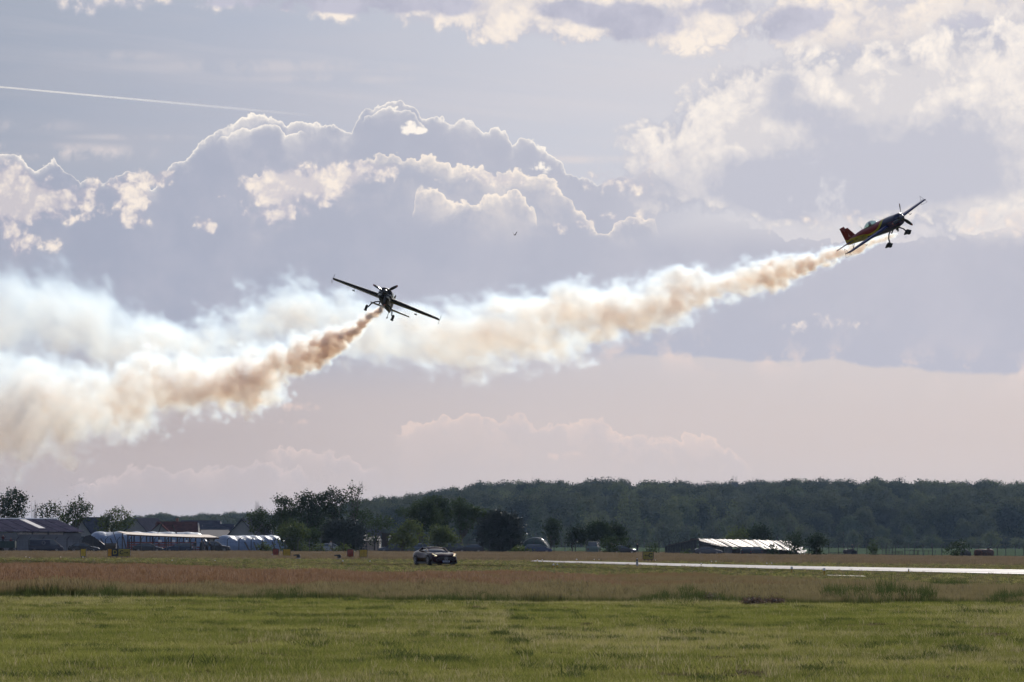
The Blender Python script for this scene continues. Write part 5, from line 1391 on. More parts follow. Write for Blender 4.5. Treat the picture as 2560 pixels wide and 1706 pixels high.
# dark panel van
v_ = car('parked_van', 'dark blue panel van with slanted nose parked before the hangar', 'van', pk('van_navy', (.018, .022, .045)), VANP, 5.1, 1.95, (.01, .03, .70, .90), 1.95, (.17, .80), .34, vg, tuple(gp(118, vd(118))), 0.1)
MB().slab([(-2.35, -.92, 1.15), (.7, -.92, 1.15), (.5, -.84, 1.86), (-2.3, -.84, 1.86)], (0, .02, 0)).obj('side_panel', pk('van_navy', (0, 0, 0)), v_)
bd = MB(); bd.loft([[(-.35 + rr * math.cos(6.2832 * i / 14), -.95, 1.45 + rr * 1.1 * math.sin(6.2832 * i / 14)) for i in range(14)] for rr in (.16, .28)], caps=False).obj('badge', mat('grey_badge', (.13, .13, .15), .5), v_)
car('parked_car', 'black saloon with sunlit bonnet, just in front of the hangar end', 'car', pk('car_black', (.015, .015, .018)), SED, 4.7, 1.8, (.10, .27, .52, .72), 1.45, group=vg, loc=tuple(gp(213, vd(213))), rz=.05)
car('parked_car', 'dark grey saloon below the left half of the wooden shelter', 'car', pk('car_charcoal', (.03, .03, .036)), SED, 4.6, 1.8, (.08, .28, .55, .74), 1.45, group=vg, loc=tuple(gp(373, vd(373))), rz=.0)
car('parked_car', 'dark blue hatchback facing left between the saloon and the black off-roader', 'car', pk('car_blue', (.02, .03, .06)), HAT, 4.3, 1.78, (.02, .12, .50, .72), 1.47, group=vg, loc=tuple(gp(449, vd(449))), rz=math.pi)
car('parked_suv', 'black off-roader with roof rails beside the people at the shelter end', 'suv', pk('car_black', (0, 0, 0)), SUVP, 4.7, 1.88, (.02, .06, .56, .72), 1.75, (.18, .81), .37, vg, tuple(gp(540, vd(540))), .0)
car('parked_car', 'white rounded car behind the low bushes by the dark dome', 'car', pk('car_white', (.32, .34, .38)), HAT, 4.2, 1.75, (.04, .22, .55, .78), 1.45, group=vg, loc=tuple(gp(818, 668)), rz=math.pi)
car('parked_car', 'grey estate car behind the bush, farther left of the sports car', 'car', pk('car_slate', (.06, .07, .09)), HAT, 4.5, 1.8, (.02, .10, .56, .76), 1.5, group=vg, loc=tuple(gp(984, 668)), rz=math.pi)
car('parked_car', 'blue grey car partly hidden behind the sports car roof', 'car', pk('car_bluegrey', (.09, .12, .17)), HAT, 4.4, 1.8, (.03, .12, .55, .76), 1.5, group=vg, loc=tuple(gp(1046, 668)), rz=math.pi)
car('parked_car', 'high rounded grey car just right of the sports car', 'car', pk('car_slate', (0, 0, 0)), SUVP, 4.4, 1.85, (.02, .12, .60, .82), 1.68, group=vg, loc=tuple(gp(1138, 668)), rz=0)
car('parked_car', 'dark hatchback with pale roof line before the big black tree', 'car', pk('car_charcoal', (0, 0, 0)), HAT, 4.2, 1.8, (.05, .2, .5, .75), 1.42, group=vg, loc=tuple(gp(1177, 664)), rz=math.pi)
car('parked_car', 'blue estate car with yellow items on its roof, in front of the green tent', 'car', pk('car_blue2', (.03, .045, .09)), HAT, 4.4, 1.8, (.03, .14, .58, .80), 1.46, group=vg, loc=tuple(gp(1347, 664)), rz=0)
car('parked_van', 'pale van seen from its end, in the shade under the canopy trees', 'van', pk('van_green', (.10, .14, .12)), VANP, 4.6, 1.85, (.01, .04, .72, .92), 1.95, (.18, .8), .33, vg, tuple(gp(1486, 680)), math.pi * .46)
cr = car('parked_car', 'small dark car with its boot lid raised beside the person in white', 'car', pk('car_black', (0, 0, 0)), HAT, 4.0, 1.75, (.06, .22, .5, .74), 1.35, group=vg, loc=tuple(gp(1560, 680)), rz=.15)
MB().slab([(-1.75, -.7, 1.38), (-1.75, .7, 1.38), (-2.35, .7, 2.1), (-2.35, -.7, 2.1)], (.04, 0, .03)).obj('boot_lid', pk('car_black', (0, 0, 0)), cr)
car('parked_car', 'silver car glinting at the dark shed wall', 'car', pk('car_silver', (.07, .07, .08), .08), SED, 4.3, 1.76, (.1, .28, .54, .76), 1.3, group=vg, loc=tuple(gp(1772, 668)), rz=0)
for k_, (px, lb) in enumerate([(1866, 'first dark car in the shade under the bright roof edge'), (1884, 'second dark car in the shade under the bright roof edge, half hidden')]):
    car('parked_car', lb, 'car', pk('car_charcoal', (0, 0, 0)), HAT, 4.1, 1.75, (.05, .2, .52, .76), 1.4, group=vg, loc=tuple(gp(px, 676 + 5 * k_)), rz=math.pi * (.5 + .1 * k_))
# green box trailer at the far left
D = 618; tr = empty('trailer', tuple(gp(16, D)), 'dark green flat sided trailer with rails, two people on it', 'trailer', None)
MB().box(-2.2, 1.5, -1, 1, .75, 1.7).obj('side_board', mat('trailer_green', (.02, .045, .04), .6), tr)
fr = MB()
for x_ in (-2.2, -1.0, .2, 1.5): fr.tube((x_, -1.05, 0 if x_ > 1 else .5), (x_, -1.05, 1.95), .04, n=4)
fr.tube((-2.2, -1.05, 1.93), (1.5, -1.05, 1.93), .04, n=4); fr.tube((-2.2, -1.05, .72), (1.5, -1.05, .72), .06, n=4); fr.obj('rail', M_dark, tr)
for x_ in (-1.6, -.6, .9): wheel(tr, x_, -.8, .36, .22, False); wheel(tr, x_, .8, .36, .22, False)
# things round the parking: bale-like bin, dark machine, rusty tank
D = 635; o = MB().loft([[(x, y * 1.0, z) for y, z in ((-.6, .0), (-.7, .5), (-.4, .85), (.4, .85), (.7, .5), (.6, 0))] for x in (-.85, -.7, .7, .85)]).obj('hay_bale', mat('dark_hay', (.07, .055, .04), .95, bump=.5), smooth=False)
o.location = gp(279, D) + Vector((0, 0, .55)); tag(o, 'dark hay bale on a pallet behind the yellow and black direction sign', 'bale')
o = MB(); [o.box(-1.0 + k_ * .45, -.65 + k_ * .45, -.6, .6, 0, .55) for k_ in range(5)]; o = o.obj('pallet_stack', M_wood); o.location = gp(279, D); tag(o, 'low wooden pallet stack carrying the dark bale', 'pallets')
D = 735; tk = empty('storage_tank', tuple(gp(2460, D)), 'long rusty brown storage tank lying in the field at the fence', 'tank')
rings = []
for x_, rr in ((-1.72, .25), (-1.6, .52), (-1.3, .66), (1.3, .66), (1.6, .52), (1.72, .25)): rings.append([(x_, rr * math.cos(6.2832 * i / 16), .78 + rr * math.sin(6.2832 * i / 16)) for i in range(16)])
MB().loft(rings).obj('shell', M_rust, tk, smooth=True)
MB().box(.55, 1.0, -.2, .2, 1.42, 1.56).obj('hatch', M_rust, tk); MB().box(-1.2, 1.2, -.5, .5, -.1, .3).obj('cradle', M_dark, tk)
D = 730; o = MB().ball((0, 0, .75), .75, .5, .72, 12, 8).ball((.75, 0, .6), .4, .4, .5).box(-.9, 1.0, -.4, .4, 0, .3).obj('covered_machine', M_dark, smooth=True); o.location = gp(2412, D) + Vector((0, 0, 0)); tag(o, 'dark covered machine beside the low-armed green bush', 'machine')
D = 745; rl = empty('field_roller', tuple(gp(2126, D)), 'dark tractor-like machine with drum in the field', 'machine')
MB().ball((-.9, 0, .75), .42, .5, .42, 12, 8).obj('drum', M_dark, rl, smooth=True); MB().loft([[(x, y * w_, z_) for y, z_ in ((-.6, .3), (-.6, h_), (.6, h_), (.6, .3))] for x, h_, w_ in ((-.9, .9, .6), (-.4, 1.15, .9), (.5, 1.2, 1), (1.1, .8, .9), (1.2, .4, .8))]).obj('body', M_dark, rl)
wheel(rl, .6, -.5, .45, .3, False); wheel(rl, .6, .5, .45, .3, False)
# green domed tent
D = 682; tn = empty('tent', tuple(gp(1340, D)), 'shiny dark green domed tent with pale ribs beside the slim young tree', 'tent')
M_tent = mat('tent_green', (.014, .036, .030), .38, var=.3, scale=.8, spec=.3); rings = []
for i in range(9):
    y_ = -2.2 + i * .55; k_ = math.cos((i - 4) * .26)
    rings.append([(-math.cos(math.pi * j / 16) * 2.35 * (1 - .04 * (j % 2)), y_, max(-.05, (math.sin(math.pi * j / 16) ** .7) * 2.6 * k_)) for j in range(17)])
MB().loft(rings, close=False).obj('tent_cover', M_tent, tn, smooth=True)
for i in (0, 3, 6):
    y_ = -2.2 + i * .55; k_ = math.cos((i - 4) * .26); m_ = MB(); pp = [(-math.cos(math.pi * j / 12) * 2.4, y_, (math.sin(math.pi * j / 12) ** .7) * 2.64 * k_) for j in range(13)]
    for a_, b_ in zip(pp, pp[1:]): m_.tube(a_, b_, .045, n=5)
    m_.obj('rib', mat('tent_rib', (.4, .42, .4), .4), tn)
# collapsed barn with a blazing metal roof
D = 690; bn_ = empty('barn', tuple(gp(1735, D)), 'dark low barn with sagging metal roof blazing in the sun', 'barn')
s_ = F / D
def bp(px, py, dy=0.0): p = at(px, py, D + dy); return Vector((p.x - bn_.location.x, dy, p.z - bn_.location.z))
M_barn = mat('barn_board', (.045, .045, .05), .9, var=.35)
xa, xb = bp(1662, 1380).x, bp(1830, 1380).x
for i in range(26):
    t0_, t1_ = i / 26, (i + .94) / 26; x0_, x1_ = xa + (xb - xa) * t0_, xa + (xb - xa) * t1_
    pxm = 1662 + 168 * (i + .5) / 26; top_ = np.interp(pxm, [1662, 1668, 1735, 1800, 1830], [1367, 1362, 1350, 1363, 1367])
    if 1738 < pxm < 1746: continue
    MB().box(x0_, x1_, -.05 + .03 * (i % 2), .06 + .03 * (i % 2), -.3, bp(pxm, top_).z).obj('board', M_barn if not 1810 < pxm < 1831 else mat('grey_board', (.12, .12, .13), .9), bn_)
M_tin = mat('bare_tin', (.55, .52, .48), .38, metal=.85, var=.12, scale=1.2)
M_tind = mat('dull_rusty_tin', (.12, .09, .075), .55, metal=.2, var=.3)
r = random.Random(4)
for i in range(44):
    t_ = i / 44; pr, pe = 1738 + 236 * t_, 1778 + 236 * t_
    yr = 1348 + 6.0 * t_ + r.uniform(-.5, .5); ye = np.interp(t_, [0, .12, .3, .55, .7, .85, 1], [1362, 1367, 1368, 1372, 1375, 1378, 1385]) + r.uniform(-1.2, 1.2)
    if r.random() < .06: ye -= 4
    p = [bp(pr, yr, 6.0), bp(pr + 5.0, yr, 6.0), bp(pe + 5.0, ye, -.6), bp(pe, ye, -.6)]
    lft = Vector((0, 0, .05 * (i % 2) + r.uniform(-.03, .05)))
    MB().slab([q_ + lft for q_ in p], (0, 0, -.03)).obj('roof_sheet', M_tind if r.random() < (.65 if t_ < .22 or t_ > .8 else .25) else M_tin, bn_)  # duller, darker sheets crowd both ends: the fall-off of glare put into colour
MB().slab([bp(1668, 1364, -.3), bp(1738, 1348, -.3), bp(1738, 1348, 6), bp(1668, 1364, 6)], (0, 0, -.08)).obj('roof_slope', M_tind, bn_)
MB().slab([bp(1726, 1346.5, 2), bp(1746, 1347, 2), bp(1748, 1350, 2.5), bp(1724, 1350, 2.5)], (0, .3, -.08)).obj('ridge_cap', M_tind, bn_)
MB().box(bp(1830, 1370).x, bp(2000, 1370).x, 4.5, 4.6, -.3, .9).obj('back_wall', mat('dark_brown', (.035, .022, .018), .9), bn_)  # low back wall, dark brown all over
for i in range(8): x_ = bp(1842 + i * 21, 1370).x; MB().box(x_ - .06, x_ + .06, -.3, -.18, -.2, bp(0, 1372 + i * 1.2).z).obj('post', M_wood, bn_)
for k_, (px, py, w_) in enumerate([(2000, 1373, 8), (2010, 1380, 7), (1995, 1384, 10)]):
    p = at(px, py, 672); o = MB().slab([(0, 0, 0), (w_ / 15.8, .2, .1), (w_ / 15.8, 1, .35), (0, .9, .2)], (0, 0, -.03)).box(.1, .16, .4, .46, -(p.z - float(zg(p.x, p.y))), .12).obj('tin_sheet', M_tin); o.location = p
    tag(o, ['tin sheet propped highest beside the dark bushy tree', 'tin sheet propped at the middle height beside the dark bushy tree', 'lowest propped tin sheet at the barn end'][k_], 'tin sheet')
# livestock pens
M_pipe = mat('pen_pipe', (.03, .03, .035), .5)
for k_, (pxa, pxb, D, hs, lb) in enumerate([(2076, 2112, 722, (.3, .55), 'low pipe rail between the bushy tree and the field machine'), (2206, 2232, 728, (.35, .75, 1.1, 1.35), 'tallest steel pen panel beside the narrow bush'), (2230, 2256, 732, (.25, .45, .65, .85), 'low barred steel pen panel right of the tall one'), (2262, 2294, 735, (.3, 1.1), 'open steel frame with few bars in the pens'), (2294, 2336, 738, (.2, 1.0), 'long thin steel frame with slanting struts')]):
    a = gp(pxa, D); b = gp(pxb, D); o = empty('pen_panel', tuple(a), lb, 'pen panel', 'steel livestock pen panels'); L = (b - a).length
    for z_ in hs: MB().tube((0, 0, z_), (L, 0, z_ - .02),   .05, n=4).obj('rail', M_pipe, o)
    for i in range(4): MB().tube((L * i / 3, 0, -.1), (L * i / 3 + (.25 if k_ > 2 and i % 2 else 0), 0, max(hs) + .1), .06, n=4).obj('upright', M_pipe, o)
# thin masts on the skyline of the hill
D = 2700
for px, top, lb in [(1691, 1201, 'thin lone mast on the skyline of the hill')]:
    z0_ = float(hill(np.array([(px - 1280) / F * D]), np.array([D]))[0]); X0_ = (px - 1280) / F * D
    o = MB().tube((X0_, D, z0_), (X0_, D, at(px, top - 8, D).z), .35, .2, 5).obj('mast', M_dark); tag(o, lb, 'mast')
ms = empty('antenna_cluster', (0, 0, 0), 'cluster of thin aerials on a low block on the hill skyline', 'antenna')
for px, top in ((1831, 1194), (1834, 1192), (1839, 1196), (1843, 1193)):
    X0_ = (px - 1280) / F * D; z0_ = float(hill(np.array([X0_]), np.array([D]))[0]); MB().tube((X0_, D, z0_), (X0_, D, at(px, top - 3, D).z), .25, .12, 4).obj('aerial', M_dark, ms)
X0_ = (1838 - 1280) / F * D; MB().box(X0_ - 2, X0_ + 2, D, D + 3, 20, at(1838, 1206, D).z).obj('block', M_dark, ms)

# ------------------------------------------------------------------ airfield signs
def sign(label, px, D, w, h, panels, name='airfield_sign', back=None, legs=2):
    root = empty(name, tuple(gp(px, D)), label, 'sign', 'airfield signs on the far grass')
    x_ = -w / 2; z0_ = .22
    MB().box(-w / 2 - .03, w / 2 + .03, .0, .2, z0_ - .03, z0_ + h + .03).obj('casing', M_black if back is None else back, root)
    for pw, mt_, txt, tcol in panels:
        MB().box(x_ + .012, x_ + pw - .012, -.02, .005, z0_ + .012, z0_ + h - .012).obj('panel', mt_, root)
        if txt:
            if txt in ('<-C', 'C->'):
                cm = text_mesh('C', h * .8, .012); o = bpy.data.objects.new('letter', cm); COL.objects.link(o); cm.materials.clear(); cm.materials.append(tcol); o.parent = root; o.rotation_euler = (math.pi / 2, 0, 0)
                o.location = (x_ + pw * (.72 if txt == '<-C' else .27), -.03, z0_ + h * .5)
                sgn = -1 if txt == '<-C' else 1; cx = x_ + pw * (.36 if sgn < 0 else .66); cz = z0_ + h * .5; k_ = h * .27
                ar = MB().box(cx - k_, cx + k_, -.035, -.022, cz - .022, cz + .022)
                for s2 in (-1, 1): ar.slab([(cx + sgn * k_, -.035, cz - .025 * s2), (cx + sgn * k_ * 1.1, -.035, cz), (cx + sgn * k_ * .4, -.035, cz + s2 * k_ * .62), (cx + sgn * k_ * .25, -.035, cz + s2 * k_ * .5)], (0, .012, 0))
                ar.obj('arrow', tcol, root)
            else:
                cm = text_mesh(txt, h * .8, .012); o = bpy.data.objects.new('letter', cm); COL.objects.link(o); cm.materials.clear(); cm.materials.append(tcol); o.parent = root; o.rotation_euler = (math.pi / 2, 0, 0)
                o.location = (x_ + pw / 2, -.03, z0_ + h * .5)
        x_ += pw
    for i in range(legs):
        MB().box(-.035, .035, .07, .14, -.1, z0_).obj('leg', M_dark, root).location = (-w / 2 + w * (i + .5) / legs, 0, 0)
    return root


M_letd = mat('letter_dark', (.02, .02, .015), .6); M_lety = mat('letter_yellow', (.35, .27, .03), .6)
sign('wide black and yellow sign reading D and C with arrow, near the hay bale', 300, 405, 2.1, .68, [(.36, mat('sign_orange', (.55, .26, .02), .5), None, None), (.64, M_black, 'D', M_lety), (1.1, mat('sign_olive', (.30, .24, .05), .6), 'C->', M_letd)], legs=4)
sign('narrow yellow sign plate left of the wide black and yellow one', 211, 405, .48, .68, [(.48, M_yel, None, None)])
sign('square yellow sign with arrow and C beside the taxiway', 1621.5, 378, .92, .66, [(.92, mat('sign_olive', (0, 0, 0)), '<-C', M_letd)], legs=3)
for px, lb in ((691.5, 'dark red sign plate left of its yellow neighbour, with pale box at its foot'), (878, 'dark red sign plate between the angled lamp and the yellow box sign')):
    sign(lb, px, 425 if px < 800 else 405, .56, .68, [(.56, M_red, None, None)])
for px, lb in ((719.5, 'yellow ribbed sign plate right of the first red one'), (910.5, 'yellow ribbed sign plate nearest the sports car')):
    rt = sign(lb, px, 425 if px < 800 else 405, .72, .66, [(.72, M_yel, None, None)], legs=3)
    for k_ in range(5): MB().box(-.3 + k_ * .14, -.27 + k_ * .14, -.04, -.02, .25, .85).obj('rib', mat('sign_edge', (.2, .13, .01), .6), rt)
o = MB().box(-.18, .3, -.2, .1, 0, .14).box(-.2, -.08, -.2, .05, .1, .42).obj('junction_box', mat('pale_box', (.35, .36, .38), .5)); o.location = gp(687, 420); tag(o, 'small pale box at the foot of the first red sign', 'box')
for px, lb in ((747, 'black angled lamp unit on the grass right of the first yellow sign'), (849, 'black angled lamp unit on the grass left of the second red sign')):
    o = empty('approach_lamp', tuple(gp(px, 400)), lb, 'lamp', 'angled approach lamps')
    MB().loft([[(-.42, y, .40), (.15, y, .44), (.24, y, .30), (-.40, y, .27)] for y in (-.2, .2)]).obj('hood', M_black, o)
    MB().box(-.12, .2, -.12, .12, .1, .32).obj('lamp_body', M_dark, o); MB().box(-.18, .22, -.16, .16, 0, .1).obj('base', mat('pale_box', (0, 0, 0)), o)
# hydrant-like marker before the taxiway, concrete foot around
o = empty('marker_post', tuple(gp(1594, 296)), 'grey marker post with dark band standing beside the taxiway edge', 'post')
MB().tube((0, 0, 0), (0, 0, .34), .085, .07, 8).obj('post_foot', mat('pale_box', (0, 0, 0)), o); MB().tube((0, 0, .34), (0, 0, .47), .06, .05, 8).obj('band', M_dark, o); MB().tube((0, 0, .47), (0, 0, .53), .055, .03, 8).obj('post_top', M_white, o)
# edge lights
lights = [(433, 330, 0), (540, 330, 0), (859, 310, 1), (927, 320, 0), (68, 395, 0), (77, 372, 0), (155, 390, 0), (210, 375, 1), (1345, 345, 0), (1357, 348, 0), (1385, 268, 1), (1395, 280, 0), (1443, 345, 1), (1487, 372, 0), (1499, 372, 0), (1640, 362, 0), (1754, 298, 0), (1780, 340, 0), (1791, 342, 0), (1918, 312, 0), (1930, 312, 0), (1980, 225, 2), (2061, 210, 2), (2272, 232, 0)]
lamp_lb = ['small edge lamp in the grass below the dark saloon', 'small edge lamp below the black off-roader', 'yellow edge lamp nearest the left side of the sports car', 'small edge lamp just before the sports car', 'far edge lamp below the van nose', 'near edge lamp below the van', 'far edge lamp left of the narrow yellow sign', 'edge lamp right at the foot of the narrow yellow sign', 'first of two edge lamps at the taxiway start', 'second of two edge lamps at the taxiway start', 'nearer white topped edge lamp in front of the taxiway start', 'edge lamp just behind the white topped one', 'yellow edge lamp on the near border of the bright taxiway', 'first of the pair of edge lamps beyond the taxiway, below the canopy trees', 'second of the pair of edge lamps beyond the taxiway, below the canopy trees', 'edge lamp close by the arrow C sign', 'dark edge lamp on the near border below the barn gable', 'first of the pair of edge lamps below the glinting silver car', 'second of the pair of edge lamps below the glinting silver car', 'first of the pair of edge lamps below the barn end', 'second of the pair of edge lamps below the barn end', 'tall yellow marker lamp standing in the green strip', 'tallest yellow marker lamp, at the end of the concrete path', 'dark stub lamp on the near border of the taxiway far along']
for (px, D, big), lb in zip(lights, lamp_lb):
    k_ = (.62, .8, 1.0)[big]
    root = empty('edge_light', tuple(gp(px, D)), lb, 'lamp', 'airfield edge lamps'); hh = .34 * k_
    MB().tube((0, 0, -.05), (0, 0, hh * .7), .05 * k_, .055 * k_, 10).obj('stem', mat('lamp_yellow', (.45, .27, .02), .5), root)
    MB().tube((0, 0, hh * .7), (0, 0, hh * .95), .075 * k_, .06 * k_, 10).ball((0, 0, hh * .95), .06 * k_, .06 * k_, .045 * k_, 10, 6).obj('lens', mat('lamp_lens', (.75, .72, .65), .15, spec=1), root)
# scraps and dry mounds
M_hay = leaf_mat('hay', (.07, .045, .03), (.17, .12, .08), .3, 1.5)
for k_, (px, py, w_, h_, lb) in enumerate([(1888, 1511, 54, 13, 'dry hay mound, biggest, lying at the edge of the tall grass'), (1940, 1508, 44, 11, 'dry hay mound touching the right side of the biggest one'), (1776, 1502, 46, 11, 'dry hay mound left of the biggest one, lower'), (1545, 1482, 48, 10, 'dry hay mound standing in the tall grass right of the red stand'), (1700, 1484, 70, 9, 'wide flat hay mound in the tall grass')]):
    D_ = F * 1.5 / (py - 1362); W = w_ / (F / D_); H = h_ / (F / D_)
    me = crown_mesh('hay_mound', [(-.25 * W, 0, H * .35, W * .28, .35, H * .6), (.2 * W, .1, H * .3, W * .3, .35, H * .5), (0, 0, H * .4, W * .25, .4, H * .6)], .055, 26000, M_hay, 700 + k_, shell=.1)
    o = bpy.data.objects.new('hay_mound', me); COL.objects.link(o); o.location = gp(px, D_); tag(o, lb, 'hay mound', 'dry mounds along the mown edge')

# ------------------------------------------------------------------ aerobatic planes
M_prop = mat('propeller_black', (.022, .02, .02), .35, var=.1)
M_ptip = mat('propeller_tip', (.30, .10, .06), .4)
M_chrome = mat('spinner_metal', (.04, .04, .06), .2, metal=.0, coat=.5)
M_strut = mat('gear_leg_dark', (.015, .015, .022), .4, spec=.3)


def livery_mat(name):
    """red back, yellow swoosh, dark blue nose and belly, yellow tail sides: regions by place on the fuselage"""
    mt = bpy.data.materials.new(name); mt.use_nodes = True; t = mt.node_tree; q = G(t); b = t.nodes['Principled BSDF']
    tcn = q.node('ShaderNodeTexCoord'); x, y, z = q.sep(tcn.outputs['Object'])
    up = q.curve(x, [(-4.6, .22), (-3.4, .20), (-2.6, .17), (-1.95, .12), (-1.3, -.0), (-.6, .02), (-.1, .14), (.25, .34), (.5, .55), (2.6, .6)], -4.6, 2.6, -.6, .8)
    lo = q.curve(x, [(-4.6, -.60), (-1.95, -.60), (-1.6, -.12), (-1.2, -.14), (-.7, -.14), (-.2, -.04), (.2, .10), (.5, .26), (.75, .5), (2.6, .6)], -4.6, 2.6, -.6, .8)
    red = q.m('GREATER_THAN', z, up); yel = q.m('GREATER_THAN', z, lo)
    c = q.mix(yel, (.010, .014, .055), (.42, .33, .012)); c = q.mix(red, c, (.20, .012, .018))
    # thin red flashes on the cowl
    st = q.m('GREATER_THAN', q.m('SINE', x * 3.0 + z * 42.0), .78) * q.ls(x, .9, 1.3) * q.m('LESS_THAN', z, .12) * q.m('GREATER_THAN', z, -.34)
    c = q.mix(st, c, (.16, .012, .018))
    t.links.new(c, b.inputs['Base Color']); b.inputs['Roughness'].default_value = .3; b.inputs['Coat Weight'].default_value = .08; b.inputs['Specular IOR Level'].default_value = .3
    return mt


def wing_mat(name, front, rear, split, flip=False):
    mt = bpy.data.materials.new(name); mt.use_nodes = True; t = mt.node_tree; q = G(t); b = t.nodes['Principled BSDF']
    tcn = q.node('ShaderNodeTexCoord'); x, y, z = q.sep(tcn.outputs['Object'])
    k = q.m('LESS_THAN', x + q.absv(y) * 0.02, split)
    t.links.new(q.mix(k, front, rear), b.inputs['Base Color']); b.inputs['Roughness'].default_value = .3; b.inputs['Coat Weight'].default_value = .4
    return mt


FS = [(2.06, .30, -.26, .24), (2.00, .40, -.36, .34), (1.85, .47, -.46, .38), (1.5, .50, -.52, .40), (1.1, .50, -.54, .43), (.7, .47, -.55, .45), (.2, .44, -.53, .46), (-.4, .42, -.49, .45), (-1.0, .40, -.45, .44), (-1.6, .37, -.41, .43), (-2.2, .32, -.36, .44), (-2.8, .25, -.30, .38), (-3.4, .17, -.24, .28), (-3.9, .10, -.19, .20), (-4.25, .05, -.15, .12)]
fx = [s[0] for s in FS][::-1]
def fprof(x): return tuple(float(np.interp(x, fx, [s[i] for s in FS][::-1])) for i in (1, 2, 3))
def fside(x, z):
    """half width of the fuselage skin at (x, z)"""
    w, zb, zt = fprof(x); c = (zb + zt) / 2; h = (zt - zb) / 2; u = min(.999, abs((z - c) / h)); return w * (1 - u ** 2.5) ** (1 / 2.5)


def airfoil(x0, chord, y, z, th, n=14, inc=0.0):
    out = []
    for i in range(n * 2):
        if i < n: t_ = 1 - i / n; sg = 1
        else: t_ = (i - n) / n; sg = -1
        yt = th * chord * 5 * (.2969 * math.sqrt(max(t_, 0)) - .126 * t_ - .3516 * t_ ** 2 + .2843 * t_ ** 3 - .1036 * t_ ** 4)
        out.append((x0 - t_ * chord, y, z + sg * yt + inc * t_))
    return out


